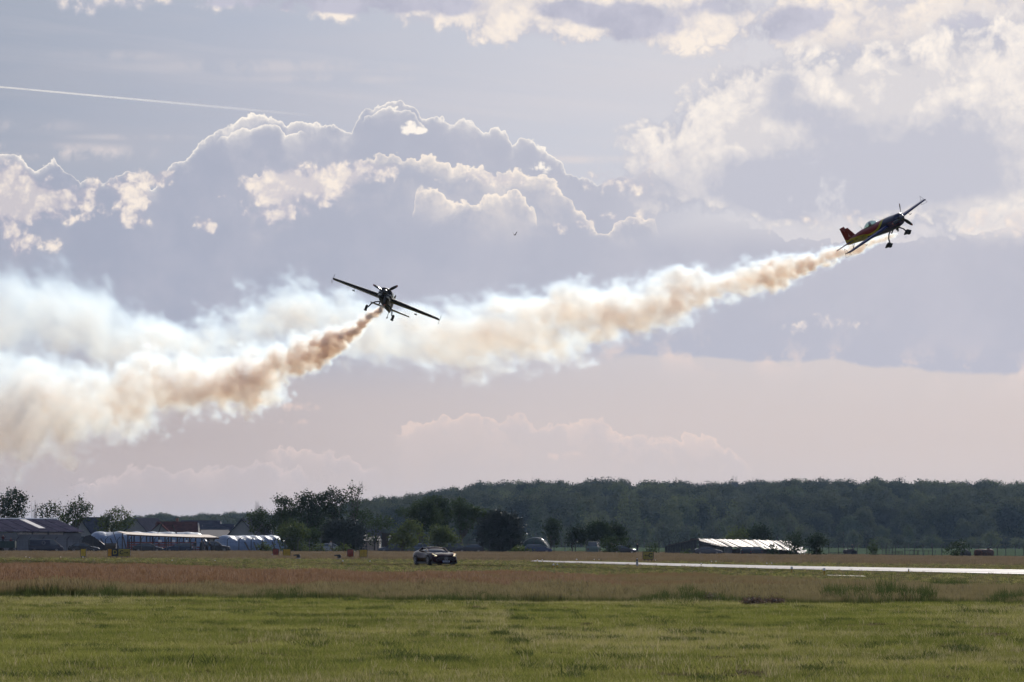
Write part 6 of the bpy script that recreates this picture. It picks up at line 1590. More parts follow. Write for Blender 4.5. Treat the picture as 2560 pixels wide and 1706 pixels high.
def aeroplane(label, basis, loc, mats, pitch_blades, spats, name='aerobatic_plane'):
    """x forward, y to the left wing, z up"""
    root = bpy.data.objects.new(name, None); COL.objects.link(root)
    m4 = Matrix(basis).transposed().to_4x4(); m4.translation = loc; root.matrix_world = m4
    tag(root, label, 'aeroplane', None)
    M_fus, M_wing, M_tail, M_cap = mats
    xs_ = np.linspace(2.06, -4.25, 60); rings = []
    for x in xs_:
        w, zb, zt = fprof(x); c = (zb + zt) / 2; h = (zt - zb) / 2; ring = []
        for i in range(32):
            a = 6.28318 * i / 32; ca, sa = math.cos(a), math.sin(a); e = 2 / 2.5
            ring.append((x, w * math.copysign(abs(ca) ** e, ca), c + h * math.copysign(abs(sa) ** e, sa)))
        rings.append(ring)
    fu = MB().loft(rings).obj('fuselage', M_fus, root, smooth=True)
    # cowl inlets
    for sy in (-1, 1):
        MB().loft([[(2.075, sy * .2 + .11 * math.cos(6.2832 * i / 12), .06 + .09 * math.sin(6.2832 * i / 12)) for i in range(12)], [(2.03, sy * .2 + .10 * math.cos(6.2832 * i / 12), .06 + .08 * math.sin(6.2832 * i / 12)) for i in range(12)]]).obj('air_intake', M_black, root)
    MB().loft([[(x, r_ * math.cos(6.2832 * i / 16), r_ * math.sin(6.2832 * i / 16)) for i in range(16)] for x, r_ in ((2.06, .20), (2.15, .20), (2.28, .16), (2.38, .10), (2.44, .03))]).obj('spinner', M_chrome if spats else M_prop, root, smooth=True)
    # three blades
    for k in range(3):
        a = pitch_blades + k * 2.0944; d = Vector((0, math.cos(a), math.sin(a))); p_ = Vector((0, -math.sin(a), math.cos(a))); rg = []
        for t_, wd, tw in ((.14, .05, 1.1), (.3, .09, .9), (.5, .115, .7), (.7, .105, .55), (.88, .085, .45), (.97, .06, .4), (1.0, .03, .4)):
            c = Vector((2.17, 0, 0)) + d * t_; ch = (p_ * math.cos(tw) + Vector((1, 0, 0)) * math.sin(tw)) * wd; th = (Vector((1, 0, 0)) * math.cos(tw) - p_ * math.sin(tw)) * (.022 * (1.2 - t_))
            rg.append([c - ch, c - ch * .3 + th, c + ch * .5 + th, c + ch, c + ch * .3 - th, c - ch * .5 - th])
        bl = MB().loft(rg[:5]).obj('propeller_blade', M_prop, root, smooth=True)
        MB().loft(rg[4:]).obj('blade_tip', M_ptip, bl)
    # wing: one piece each side, aileron separate
    for sy in (-1, 1):
        st = [(.0, 1.13, 1.62), (.42, 1.10, 1.55), (2.0, .87, 1.18), (3.4, .67, .86), (3.95, .59, .73)]
        MB().loft([airfoil(x0, ch * .76, sy * y, -.10, .20) for y, x0, ch in st]).obj('wing', M_wing[0], root, smooth=False)
        rg = [[(x0 - ch * .77, sy * y, -.10 + .045 * ch), (x0 - ch, sy * y, -.10), (x0 - ch * .77, sy * y, -.10 - .045 * ch), (x0 - ch * .74, sy * y, -.10)] for y, x0, ch in st[1:]]
        MB().loft(rg).obj('aileron', M_wing[1], root)
        MB().loft([airfoil(.62, .76, sy * 3.95, -.10, .11), airfoil(.60, .70, sy * 4.02, -.10, .05)]).obj('wing_tip', M_wing[0], root)
        # spade below the aileron
        y = sy * 2.35; sp_ = MB(); sp_.tube((.03, y, -.14), (.30, y, -.38), .012, n=4); sp_.slab([(.24, y - .10, -.40), (.24, y + .10, -.40), (.40, y + .08, -.35), (.40, y - .08, -.35)], (0, 0, .008)); sp_.obj('aileron_spade', M_dark, root)
        # sighting frame at the tip
        s_ = MB(); a_, b_, c_ = Vector((.15, sy * 4.04, .28)), Vector((-.18, sy * 4.04, -.34)), Vector((.50, sy * 4.04, -.32))
        e_ = Vector((.0, sy * 4.04, -.05))
        for p_, q_ in ((a_, b_), (b_, c_), (c_, a_), ((a_ + b_) / 2, (c_ + a_) / 2)): s_.tube(p_, q_, .009, n=4)
        s_.tube(e_, (.05, sy * 3.95, -.1), .02, n=4); s_.obj('sighting_frame', M_dark, root)
        # tailplane
        ts = [(.06, -3.28, .86), (.8, -3.42, .70), (1.48, -3.58, .50)]
        MB().loft([airfoil(x0, ch * .55, sy * y, .03, .10) for y, x0, ch in ts]).obj('tailplane', M_tail[0], root)
        MB().loft([[(x0 - ch * .56, sy * y, .03 + .03), (x0 - ch, sy * y, .03), (x0 - ch * .56, sy * y, .0)] for y, x0, ch in ts]).obj('elevator', M_tail[1], root)
        # landing gear
        lg = MB(); pts2 = [Vector((.72, sy * .30, -.50)), Vector((.74, sy * .55, -.62)), Vector((.76, sy * .78, -.86)), Vector((.78, sy * .90, -1.18))]
        for p_, q_ in zip(pts2, pts2[1:]): lg.tube(p_, q_, .05, .042, 6)
        lg.obj('gear_leg', M_strut, root)
        wp = Vector((.78, sy * 1.0, -1.24))
        wh = MB().loft([[(wp.x + r_ * math.cos(6.2832 * i / 16), wp.y + yy, wp.z + r_ * math.sin(6.2832 * i / 16)) for i in range(16)] for yy, r_ in ((-.08, .13), (-.05, .19), (.05, .19), (.08, .13))]).obj('wheel', M_tyre, root)
        if spats:
            rg = []
            for x, hw, zb, zt in ((.36, .02, -.02, .03), (.2, .08, -.09, .13), (.0, .12, -.14, .22), (-.2, .11, -.12, .17), (-.42, .06, -.10, .06), (-.58, .01, -.07, -.03)):
                rg.append([(wp.x + x, wp.y + hw * math.cos(6.2832 * i / 10), wp.z + (zb + zt) / 2 + (zt - zb) / 2 * math.sin(6.2832 * i / 10)) for i in range(10)])
            MB().loft(rg).obj('wheel_fairing', M_strut, root, smooth=True)
        else:
            MB().box(wp.x - .1, wp.x + .02, wp.y - .1, wp.y + .1, wp.z - .24, wp.z - .14).obj('brake', M_strut, root)
    # fin and rudder
    MB().loft([[(-3.05, .025, .18), (-3.05, -.025, .18), (-3.95, -.03, .14), (-3.95, .03, .14)], [(-3.46, .018, .98), (-3.46, -.018, .98), (-3.93, -.02, .98), (-3.93, .02, .98)]]).obj('fin', M_cap[0], root)
    MB().loft([[(-3.97, .03, -.20), (-3.97, -.03, -.20), (-4.45, -.008, -.12), (-4.45, .008, -.12)], [(-3.97, .03, .995), (-3.97, -.03, .995), (-4.31, -.006, .93), (-4.31, .006, .93)]]).obj('rudder', M_cap[1], root)
    MB().loft([[(-3.72, .022, .99), (-3.72, -.022, .99), (-4.31, -.006, .935), (-4.31, .006, .935)], [(-3.78, .018, 1.16), (-3.78, -.018, 1.16), (-4.28, -.006, 1.14), (-4.28, .006, 1.14)]]).obj('rudder_balance', M_cap[0], root)
    tw = MB(); tw.tube((-3.7, 0, -.2), (-4.05, 0, -.5), .022, n=5); tw.tube((-3.9, 0, -.2), (-4.05, 0, -.5), .012, n=4); tw.obj('tail_spring', M_strut, root)
    MB().loft([[(-4.08 + r_ * math.cos(6.2832 * i / 12), yy, -.55 + r_ * math.sin(6.2832 * i / 12)) for i in range(12)] for yy, r_ in ((-.035, .06), (-.02, .085), (.02, .085), (.035, .06))]).obj('tail_wheel', M_tyre, root)
    # canopy, pilot, aerial, exhausts
    gmat = bpy.data.materials.get('canopy_glass')
    if gmat is None:
        gmat = bpy.data.materials.new('canopy_glass'); gmat.use_nodes = True; t = gmat.node_tree; t.nodes.clear(); q = G(t)
        tr = q.node('ShaderNodeBsdfTransparent'); gl = q.node('ShaderNodeBsdfGlossy'); gl.inputs['Roughness'].default_value = .05; mx = q.node('ShaderNodeMixShader'); ly = q.node('ShaderNodeLayerWeight'); ly.inputs[0].default_value = .35
        tc_ = q.node('ShaderNodeTexCoord'); t.links.new(q.mix(q.ls(q.noise(tc_.outputs['Object'], 2.0, 2), .3, .7), (.50, .68, .64), (.60, .78, .74)), tr.inputs[0])
        q.put(mx.inputs[0], q.ls(V(q, ly.outputs['Facing']), 0, 1, .10, .75)); t.links.new(tr.outputs[0], mx.inputs[1]); t.links.new(gl.outputs[0], mx.inputs[2])
        oo = q.node('ShaderNodeOutputMaterial'); t.links.new(mx.outputs[0], oo.inputs[0])
    rg = []
    for x, hw, zt in ((-.40, .10, .45), (-.5, .22, .53), (-.68, .28, .65), (-.9, .295, .73), (-1.15, .295, .74), (-1.4, .26, .69), (-1.62, .21, .60), (-1.85, .12, .49)):
        zb = .40; rg.append([(x, hw * math.cos(math.pi * i / 12), zb + (zt - zb) * math.sin(math.pi * i / 12) ** .85) for i in range(13)])
    MB().loft(rg, close=False, caps=False).obj('canopy', gmat, root, smooth=True)
    pil = MB(); pil.ball((-1.12, 0, .57), .11, .10, .13, 12, 8).loft([[(-1.17 + .14 * math.cos(6.2832 * i / 10) , w_ * math.sin(6.2832 * i / 10), z_) for i in range(10)] for w_, z_ in ((.2, .2), (.22, .38), (.08, .5))])
    o = pil.obj('person', mat('flight_suit', (.02, .022, .022), .8), None, smooth=True); o.matrix_world = m4
    tag(o, 'pilot in dark suit and helmet under the canopy of the %s plane' % ('red, yellow and blue' if spats else 'black'), 'person')
    MB().tube((-2.1, 0, .44), (-2.24, 0, .74), .01, .006, 4).obj('aerial', M_dark, root)
    ex = MB()
    for sy in (-1, 1): ex.tube((1.0, sy * .22, -.48), (.7, sy * .26, -.66), .05, n=8)
    ex.obj('exhaust_pipe', mat('exhaust_steel', (.12, .11, .1), .5, metal=.6), root)
    return root


def cam_vec(r_, u_, t_): return (RT * r_ + UP * u_ + BK * t_)
def basis_from(f, l):
    f = cam_vec(*f).normalized(); l = cam_vec(*l); l = (l - f * l.dot(f)).normalized(); return (f, l, f.cross(l))


M_blue = mat('wing_blue', (.012, .020, .095), .42, coat=.0, var=.05, spec=.25)
M_redp = mat('fin_red', (.22, .014, .016), .3, coat=.4, var=.08)
M_yelp = mat('rudder_yellow', (.36, .28, .015), .35, var=.06)
M_rud = bpy.data.materials.new('rudder_paint'); M_rud.use_nodes = True; q = G(M_rud.node_tree); b = M_rud.node_tree.nodes['Principled BSDF']
tcn = q.node('ShaderNodeTexCoord'); x, y, z = q.sep(tcn.outputs['Object'])
M_rud.node_tree.links.new(q.mix(q.m('GREATER_THAN', z + x * .35, -1.25), (.36, .28, .015), (.22, .014, .016)), b.inputs['Base Color']); b.inputs['Roughness'].default_value = .35
pl2 = aeroplane('red, yellow and blue aerobatic plane climbing in a bank with wheel fairings', basis_from((.50, .25, .83), (.703, .472, -.53)), at(2208, 566, 293.0),
                (livery_mat('fuselage_livery'), (M_blue, M_blue), (M_blue, M_redp), (M_redp, M_rud)), 1.05, True)
# registration on the side of the fuselage and 4 on the fin, lying just proud of the skin
def side_text(txt, x0, z0, size, root, mt, tilt=0.0, fin=False, sp=1.0):
    me = text_mesh(txt, size, .006, 0.0, 'CENTER', sp)
    for v_ in me.vertices:
        # right side of the plane: reading direction runs towards the nose
        u, w_ = v_.co.x, v_.co.y; x = x0 + u * math.cos(tilt) - w_ * math.sin(tilt); z = z0 + w_ * math.cos(tilt) + u * math.sin(tilt)
        v_.co = (x, -(.034 if fin else fside(x, z) + .010), z)
    me.materials.clear(); me.materials.append(mt)
    o = bpy.data.objects.new('lettering', me); COL.objects.link(o); o.parent = root
    return o
side_text('YR-EXO', -2.42, -.08, .40, pl2, M_black, .03)
side_text('4', -3.72, .42, .42, pl2, mat('letter_rose', (.55, .25, .25), .5), .0, True)
# smoke oil pipe under the belly
MB().tube((1.25, 0, -.55), (1.1, 0, -.75), .06, n=8).obj('smoke_pipe', M_dark, pl2)

M_bk = mat('plane_black', (.010, .009, .013), .5, coat=.0, var=.05, spec=.22)
M_yl = mat('wing_yellow', (.36, .27, .02), .4, var=.08)
M_wl = bpy.data.materials.new('white_fabric'); M_wl.use_nodes = True
q = G(M_wl.node_tree); b = M_wl.node_tree.nodes['Principled BSDF']; tcn = q.node('ShaderNodeTexCoord'); x, y, z = q.sep(tcn.outputs['Object'])
k = q.m('LESS_THAN', q.absv(y + 1.45 + x * .4), .95)
M_wl.node_tree.links.new(q.mix(k, (.36, .27, .02), (.75, .74, .70)), b.inputs['Base Color']); b.inputs['Roughness'].default_value = .5
pl1 = aeroplane('black aerobatic plane seen head on in a bank, shark teeth on its cowling', basis_from((-.026, .20, .98), (.927, -.375, .0)), at(967, 747, 300.0),
                (M_bk, (M_bk, M_wl), (M_bk, M_yl), (M_bk, M_redp)), .85, False)
# shark mouth: two rows of white teeth on each side of the cowl, curving round it
for sy in (-1, 1):
    tm = MB()
    for row, (za, zb) in enumerate(((-.02, -.10), (-.27, -.19))):
        for i in range(8):
            x0_, x1_ = 2.03 - i * .075, 2.03 - (i + 1) * .075; dz = -.012 * i
            f3 = lambda x, z: (x + .012, sy * (fside(x, z) + .014), z)
            tm.poly([f3(x0_, za + dz), f3(x1_, za + dz), f3((x0_ + x1_) / 2, zb + dz)])
        for i in range(8):
            x0_, x1_ = 2.03 - i * .075, 2.03 - (i + 1) * .075; dz = -.012 * i; o_ = .02 if row == 0 else -.02
            tm.poly([f3(x0_, za + dz + o_), f3(x1_, za + dz + o_ - .012), f3(x1_, za + dz - .012), f3(x0_, za + dz)])
    tm.obj('shark_teeth', M_white, pl1)
# teeth wrap on to the front of the cowl so that they read head on
fr_ = MB()
for sy in (-1, 1):
    for i in range(5):
        y0_, y1_ = sy * (.14 + i * .055), sy * (.14 + (i + 1) * .055)
        fr_.poly([(2.09, y0_, -.05 - i * .004), (2.09, y1_, -.05 - (i + 1) * .004), (2.09, (y0_ + y1_) / 2, -.115)]); fr_.poly([(2.09, y0_, -.235), (2.09, y1_, -.23), (2.09, (y0_ + y1_) / 2, -.17)])
fr_.obj('shark_teeth', M_white, pl1)

# ------------------------------------------------------------------ the sports car
sc_ = empty('sports_car', tuple(gp(1089, 296)), 'dark maroon low sports coupe facing the viewer on the mown strip', 'car', None)
hd = math.atan2(-math.cos(.35), math.sin(.35)); sc_.rotation_euler = (0, 0, hd)
M_maroon = mat('maroon_paint', (.022, .003, .006), .10, var=.03, spec=.16)
L, W = 4.55, 1.94
body = [(-2.27, .80, .40, .72, .78, .60), (-2.2, .88, .30, .80, .88, .70), (-1.9, .95, .22, .86, .97, .74), (-1.45, .97, .20, .90, 1.0, .76), (-.9, .94, .18, .88, .93, .78), (-.2, .90, .17, .86, .90, .80), (.35, .90, .17, .86, .90, .80), (.8, .93, .18, .86, .89, .78), (1.3, .965, .18, .85, .88, .74), (1.7, .95, .17, .80, .83, .70), (1.98, .92, .16, .70, .76, .64), (2.15, .86, .15, .58, .68, .56), (2.25, .74, .16, .50, .60, .46), (2.29, .60, .20, .46, .52, .36)]
rings = []
for x, w, zb, zs, zt, wt in body:
    fen = .045 if .8 <= x <= 1.98 else (.05 if -2.0 <= x <= -1.0 else 0)
    rings.append([(x, -w * .9, zb), (x, -w, zb + .12), (x, -w * .99, zs - .1), (x, -w * .93, zs + fen * .6), (x, -wt, zt + fen), (x, -wt * .75, zt - .005), (x, -wt * .35, zt + .02), (x, 0, zt + .028), (x, wt * .35, zt + .02), (x, wt * .75, zt - .005), (x, wt, zt + fen), (x, w * .93, zs + fen * .6), (x, w * .99, zs - .1), (x, w, zb + .12), (x, w * .9, zb)])
bo = MB().loft(rings).obj('body', M_maroon, sc_, smooth=True); sb = bo.modifiers.new('s', 'SUBSURF'); sb.levels = 1; sb.render_levels = 2
# cabin: glass band, roof, pillars
gr = [[(.62, -.70, .86), (.62, .70, .86), (-1.55, .66, .90), (-1.55, -.66, .90), (-.4, -.76, .86), (.1, -.76, .86)]]
st = [(.70, .72, .87, .885), (.45, .70, .86, 1.02), (.12, .655, .86, 1.17), (-.25, .61, .86, 1.235), (-.65, .58, .86, 1.24), (-1.05, .55, .87, 1.18), (-1.45, .50, .88, 1.06), (-1.85, .42, .90, .95)]
rg = [[(x, -.80 + .02, zb), (x, -w - .06, zb + (zt - zb) * .55), (x, -w + .03, zt - .02), (x, -w * .5, zt + .01), (x, 0, zt + .015), (x, w * .5, zt + .01), (x, w - .03, zt - .02), (x, w + .06, zb + (zt - zb) * .55), (x, .78, zb)] for x, w, zb, zt in st]
MB().loft(rg).obj('window', mat('dark_tint', (.012, .02, .03), .06, spec=.9, var=.02), sc_, smooth=True)
rf = [[(x, -w + .01, zt - .0), (x, -w * .5, zt + .03), (x, 0, zt + .038), (x, w * .5, zt + .03), (x, w - .01, zt), (x, 0, zt - .02)] for x, w, zb, zt in st[2:]]
MB().loft(rf).obj('roof', M_maroon, sc_, smooth=True)
pl_ = MB()
for sy in (-1, 1):
    pl_.tube((.72, sy * .74, .88), (.12, sy * .66, 1.18), .04, n=6); pl_.tube((.12, sy * .66, 1.18), (-1.0, sy * .57, 1.2), .035, n=6); pl_.tube((-1.0, sy * .57, 1.2), (-1.8, sy * .62, .93), .06, .08, 6)
pl_.obj('pillar', M_maroon, sc_, smooth=True)
for sy in (-1, 1):
    for x_ in (-1.42, 1.32): wheel(sc_, x_, sy * .84, .345, .27)
    # wheel arches as dark rings
    for x_ in (-1.42, 1.32):
        ar = MB(); ar.loft([[(x_ + rr * math.cos(math.pi * i / 14), sy * yy, .345 + rr * math.sin(math.pi * i / 14)) for i in range(15)] for rr, yy in ((.36, .972), (.405, .968), (.405, .90), (.36, .90))], close=False, caps=False); ar.obj('wheel_arch', M_black, sc_)
    # L-shaped running lights, from the wing down and inward
    lm = MB(); A_ = Vector((1.93, sy * .86, .80)); B_ = Vector((2.18, sy * .60, .66)); C_ = Vector((2.12, sy * .76, .655))
    lm.tube(A_, B_, .012, .015, 6); lm.tube(B_, C_, .016, .014, 6)
    lm.obj('headlight', mat('running_light', (.9, .8, .5), .3, emit=((1.0, .86, .58), 1.5)), sc_)
    hl = MB().slab([(1.86, sy * .90, .76), (2.04, sy * .86, .66), (2.17, sy * .60, .63), (2.02, sy * .62, .76)], (.02, 0, .02)); hl.obj('lamp_housing', mat('dark_tint', (0, 0, 0)), sc_)
    mr = MB().ball((.42, sy * 1.06, .96), .10, .13, .07, 10, 6).tube((.50, sy * .84, .88), (.46, sy * 1.0, .93), .02, n=4); mr.obj('mirror', M_maroon, sc_, smooth=True)
    MB().box(.55, .78, sy * .955 - .01, sy * .955 + .01, .52, .60).box(.55, .78, sy * .955 - .01, sy * .955 + .01, .64, .70).obj('side_vent', M_black, sc_)
# grille with vertical slats, emblem, plate, intakes, splitter
def fx_(y, z): return 2.30 - .16 * abs(y) ** 1.6 - .18 * max(0, z - .42)
gm = MB(); pp = [(-.60, .30), (-.66, .42), (-.50, .56), (-.20, .62), (.20, .62), (.50, .56), (.66, .42), (.60, .30)]
gm.slab([(fx_(y, z) + .05, y * 1.05, z * 1.12 - .07) for y, z in pp], (-.12, 0, 0)).obj('grille', M_black, sc_)
for i in range(15):
    y_ = -.49 + i * .07; MB().box(fx_(y_, .45) + .052, fx_(y_, .45) + .064, y_ - .006, y_ + .006, .33, .57 - abs(y_) * .12).obj('grille_slat', mat('slat_chrome', (.10, .09, .09), .3, metal=.6), sc_)
em = MB(); M_em = mat('emblem_silver', (.55, .55, .58), .25, metal=.6); cz, rr = .46, .115; xe = 2.385
for i in range(20): a_, b_ = 6.2832 * i / 20, 6.2832 * (i + 1) / 20; em.tube((xe, rr * math.cos(a_), cz + rr * math.sin(a_)), (xe, rr * math.cos(b_), cz + rr * math.sin(b_)), .011, n=4)
for a_ in (math.pi / 2, math.pi * 7 / 6, math.pi * 11 / 6): em.slab([(xe, .018 * math.cos(a_ + 1.57), cz + .018 * math.sin(a_ + 1.57)), (xe, rr * math.cos(a_), cz + rr * math.sin(a_)), (xe, .018 * math.cos(a_ - 1.57), cz + .018 * math.sin(a_ - 1.57))], (.008, 0, 0))
em.obj('emblem', M_em, sc_)
pt = MB().box(2.37, 2.385, -.26, .26, .215, .325).obj('number_plate', mat('plate_white', (.50, .54, .62), .5), sc_)
MB().box(2.386, 2.388, -.26, -.22, .22, .32).obj('plate_band', mat('plate_blue', (.02, .04, .25), .5), pt)
tmesh = text_mesh('PH 88 MER', .085, .004, .001); tmesh.materials.clear(); tmesh.materials.append(M_black)
o = bpy.data.objects.new('plate_lettering', tmesh); COL.objects.link(o); o.parent = pt; o.rotation_euler = (math.pi / 2, 0, math.pi / 2); o.location = (2.389, .02, .27)
for sy in (-1, 1): MB().slab([(2.19, sy * .68, .20), (2.06, sy * .90, .20), (2.04, sy * .90, .42), (2.2, sy * .70, .36)], (.03, 0, 0)).obj('air_intake', M_black, sc_)
MB().slab([(2.36, -.55, .13), (2.36, .55, .13), (2.12, .95, .13), (1.9, .95, .13), (1.9, -.95, .13), (2.12, -.95, .13)], (0, 0, .02)).obj('splitter', M_black, sc_)
MB().box(-1.0, .9, -.955, -.93, .16, .24).box(-1.0, .9, .93, .955, .16, .24).obj('side_skirt', M_black, sc_)
MB().box(-2.1, 2.05, -.80, .80, .10, .34).box(1.75, 2.18, -.88, .88, .12, .26).obj('underbody', M_black, sc_)
MB().slab([(.2, .05, 1.0), (.2, .3, 1.0), (.18, .3, 1.05), (.18, .05, 1.05)], (.01, 0, 0)).obj('dash_paper', mat('dash_paper', (.25, .3, .25), .6), sc_)

# ------------------------------------------------------------------ people
def person(label, loc, pose, top_c, leg_c, h=1.75, rz=0.0, arms=((.28, .0, .95), (-.28, .0, .95)), sit=False):
    me = bpy.data.meshes.new('person'); bm = bmesh.new(); sk = bm.verts.layers.skin.verify(); k = h / 1.75
    P_ = {}
    def vert(n, co, r_, root=False):
        v_ = bm.verts.new(Vector(co) * k); v_[sk].radius = (r_ * k, r_ * .8 * k); v_[sk].use_root = root; P_[n] = v_
    hip = .92 if not sit else .5
    vert('pel', (0, 0, hip), .15, True); vert('wst', (0, 0, hip + .2), .13); vert('cst', (0, 0, hip + .42), .16); vert('nck', (0, 0, hip + .58), .065); vert('hd0', (0, -.01, hip + .66), .085); vert('hd1', (0, -.01, hip + .80), .09)
    for s_, ar in ((1, arms[0]), (-1, arms[1])):
        vert('sh%d' % s_, (s_ * .19, 0, hip + .50), .065); vert('el%d' % s_, (s_ * .26, -.02 + ar[1] * .4, hip + .24 + (ar[2] - .95) * .5), .045); vert('ha%d' % s_, (ar[0], ar[1], ar[2] - .92 + hip - .0), .035)
        if sit: vert('kn%d' % s_, (s_ * .12, -.42, .5), .07); vert('ft%d' % s_, (s_ * .12, -.44, .06), .05)
        else: vert('kn%d' % s_, (s_ * (.10 + pose * .05), -.04 * s_ * pose, .48), .068); vert('an%d' % s_, (s_ * (.11 + pose * .08), .05 * s_ * pose, .09), .045); vert('ft%d' % s_, (s_ * (.12 + pose * .09), -.13 + .05 * s_ * pose, .04), .04)
    E = [('pel', 'wst'), ('wst', 'cst'), ('cst', 'nck'), ('nck', 'hd0'), ('hd0', 'hd1')]
    for s_ in (1, -1):
        E += [('cst', 'sh%d' % s_), ('sh%d' % s_, 'el%d' % s_), ('el%d' % s_, 'ha%d' % s_), ('pel', 'kn%d' % s_)] + ([('kn%d' % s_, 'ft%d' % s_)] if sit else [('kn%d' % s_, 'an%d' % s_), ('an%d' % s_, 'ft%d' % s_)])
    for a_, b_ in E: bm.edges.new((P_[a_], P_[b_]))
    bm.to_mesh(me); bm.free()
    o = bpy.data.objects.new('person', me); COL.objects.link(o); o.modifiers.new('skin', 'SKIN'); s2 = o.modifiers.new('sub', 'SUBSURF'); s2.levels = s2.render_levels = 1
    dg = bpy.context.evaluated_depsgraph_get(); m2 = bpy.data.meshes.new_from_object(o.evaluated_get(dg)); bpy.data.objects.remove(o); bpy.data.meshes.remove(me)
    m2.name = 'person'; m2.materials.clear()
    for mm in (mat('skin', (.30, .17, .11), .6), mat('hair_dark', (.03, .02, .015), .7), top_c, leg_c, mat('shoe', (.03, .03, .03), .7)): m2.materials.append(mm)
    for p in m2.polygons:
        z = p.center.z / k; y = p.center.y / k; x = abs(p.center.x / k); hz = z - hip
        if z < .10: i = 4
        elif hz < .04 and x < .3 and not (hz > -.22 and x > .22): i = 3
        elif hz > .77 or (hz > .64 and y > .03): i = 1
        elif hz > .55 and x < .15: i = 0
        elif x > .20 and hz < .16: i = 0
        else: i = 2
        p.material_index = i
    m2.shade_smooth()
    o = bpy.data.objects.new('person', m2); COL.objects.link(o); o.location = loc; o.rotation_euler = (0, 0, rz)
    tag(o, label, 'person'); return o
C = lambda n, c: mat('cloth_' + n, c, .9, var=.2)
def gq(px, D, dz=0.0): p = gp(px, D); p.z += dz; return tuple(p)
person('person in dark red jacket standing on the green trailer by the hangar', gq(10.5, 618, .95), .3, C('maroon', (.07, .012, .015)), C('navy', (.02, .025, .04)), 1.7, .4, ((.18, -.25, 1.15), (-.16, -.25, 1.15)))
person('person in red sitting low in the green trailer', gq(30, 617.8, .98), 0, C('red', (.14, .015, .015)), C('black', (.015, .015, .015)), 1.65, 0, sit=True)
person('person with backpack in dark clothes before the end post of the wooden shelter', gq(490, 645), .4, C('black', (0, 0, 0)), C('grey', (.12, .12, .13)), 1.78, .3, ((.2, -.2, 1.2), (-.28, 0, .95)))
person('tall person in black taking a photo next to the black off-roader', gq(506, 645.6), .2, C('black', (0, 0, 0)), C('black', (0, 0, 0)), 1.86, -.4, ((.1, -.3, 1.45), (-.1, -.3, 1.45)))
person('person in light jeans in front of the black off-roader doors', gq(526, 646.8), .5, C('black', (0, 0, 0)), C('jeans', (.14, .19, .28)), 1.72, .9)
person('person in grey trousers between the tall one in black and the one in jeans', gq(514, 646.4), .5, C('grey', (0, 0, 0)), C('pale', (.25, .24, .24)), 1.6, -.9)
person('person in white shirt in front of the white car behind the bushes', gq(829, 664, .12), .2, C('white', (.5, .47, .46)), C('grey', (0, 0, 0)), 1.78, .2)
person('person in white shirt beside the dark car with the open lid', gq(1538, 676), .3, C('paleblue', (.42, .46, .55)), C('black', (0, 0, 0)), 1.78, .5, ((.3, -.1, 1.0), (-.1, -.2, 1.35)))
person('person in dark clothes standing by the fence near the arrow C sign', gq(1594.5, 690), .3, C('black', (0, 0, 0)), C('navy', (0, 0, 0)), 1.8, -.2)
person('person sitting on top of the dark tractor-like machine in the field', gq(2131, 745, .85), 0, C('navy', (0, 0, 0)), C('black', (0, 0, 0)), 1.6, .2, sit=True)

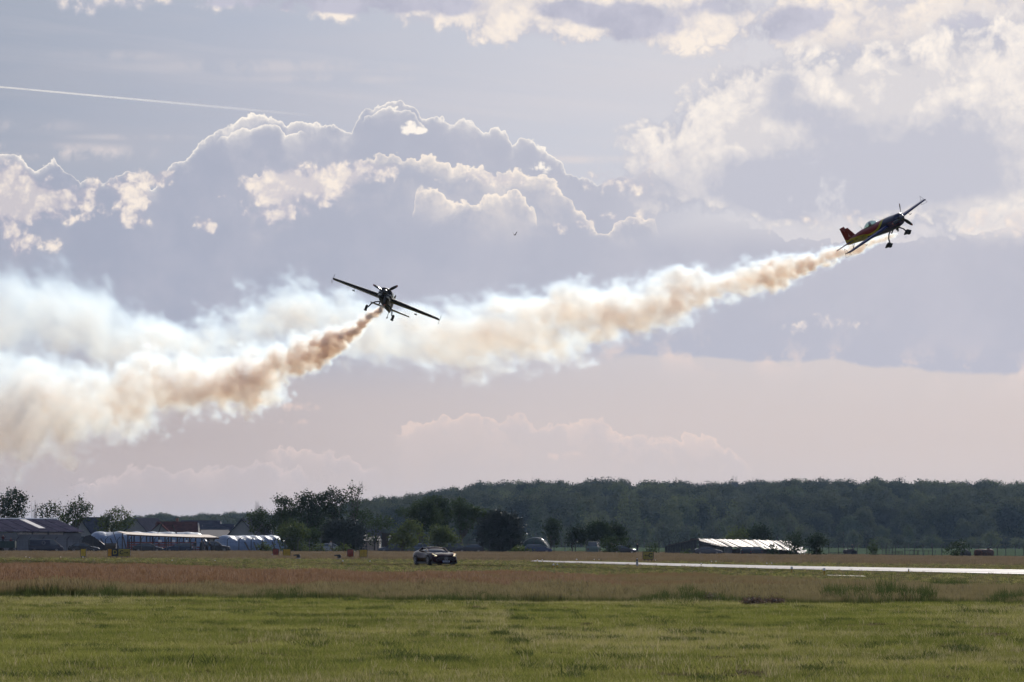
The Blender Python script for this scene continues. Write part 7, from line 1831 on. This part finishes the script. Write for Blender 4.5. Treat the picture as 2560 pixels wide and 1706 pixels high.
# ------------------------------------------------------------------ bird, far contrails
p = at(1287, 588, 240); o = MB().loft([[(-.22, -.02, .0), (-.22, .02, .0), (-.22, 0, .02)], [(0, -.06, -.04), (0, .06, -.04), (0, 0, .06)], [(.24, -.02, -.01), (.24, .02, -.01), (.24, 0, .02)]]).slab([(-.08, .04, .0), (.1, .04, .0), (.02, .3, .34), (-.06, .28, .34)], (0, .01, .01)).slab([(-.08, -.04, .0), (.1, -.04, .0), (.02, -.3, .34), (-.06, -.28, .34)], (0, .01, .01)).obj('bird', M_black)
o.scale = (.5, .5, .5); o.location = p; o.rotation_euler = (0, 0, 1.1); tag(o, 'tiny dark bird high in the sky between the two planes', 'bird')
M_con = bpy.data.materials.new('contrail'); M_con.use_nodes = True; t = M_con.node_tree; t.nodes.clear(); q = G(t)
tcn = q.node('ShaderNodeTexCoord'); gx_, gy_, gz_ = q.sep(tcn.outputs['Object'])
fades = q.node('ShaderNodeAttribute'); fades.attribute_name = 'fade'
n_ = q.noise(tcn.outputs['Object'], .02, 4, .6); ly = q.node('ShaderNodeLayerWeight'); ly.inputs[0].default_value = .5
al = V(q, fades.outputs['Fac']) * q.ls(n_, .25, .6, .5, 1.0) * q.ls(V(q, ly.outputs['Facing']), 0.2, 1.0, 1.0, 0.0)
tr = q.node('ShaderNodeBsdfTransparent'); df = q.node('ShaderNodeBsdfTranslucent'); df.inputs[0].default_value = (.95, .93, .9, 1); d2 = q.node('ShaderNodeBsdfDiffuse'); d2.inputs[0].default_value = (.95, .93, .9, 1)
m1 = q.node('ShaderNodeMixShader'); m1.inputs[0].default_value = .65; t.links.new(d2.outputs[0], m1.inputs[1]); t.links.new(df.outputs[0], m1.inputs[2])
m2 = q.node('ShaderNodeMixShader'); q.put(m2.inputs[0], al); t.links.new(tr.outputs[0], m2.inputs[1]); t.links.new(m1.outputs[0], m2.inputs[2])
oo = q.node('ShaderNodeOutputMaterial'); t.links.new(m2.outputs[0], oo.inputs[0])
for pa, pb, r0, r1, f0, f1, lb in (((-500, 172), (800, 291), 1.6, 4.6, 0.85, 0.0, 'long thin white contrail across the upper left sky'),):
    a = at(*pa, 12000); b = at(*pb, 12000); N = 30; rings = []; fd = []
    for i in range(N + 1):
        t_ = i / N; c = a.lerp(b, t_); rr = (r0 + (r1 - r0) * t_) * 1.15
        rings.append([(c.x, c.y + rr * math.cos(6.2832 * j / 10), c.z + rr * math.sin(6.2832 * j / 10)) for j in range(10)]); fd += [f0 + (f1 - f0) * t_] * 10
    o = MB().loft(rings, caps=False).obj('contrail', M_con, smooth=True); at_ = o.data.attributes.new('fade', 'FLOAT', 'POINT'); at_.data.foreach_set('value', fd)
    tag(o, lb, 'contrail')
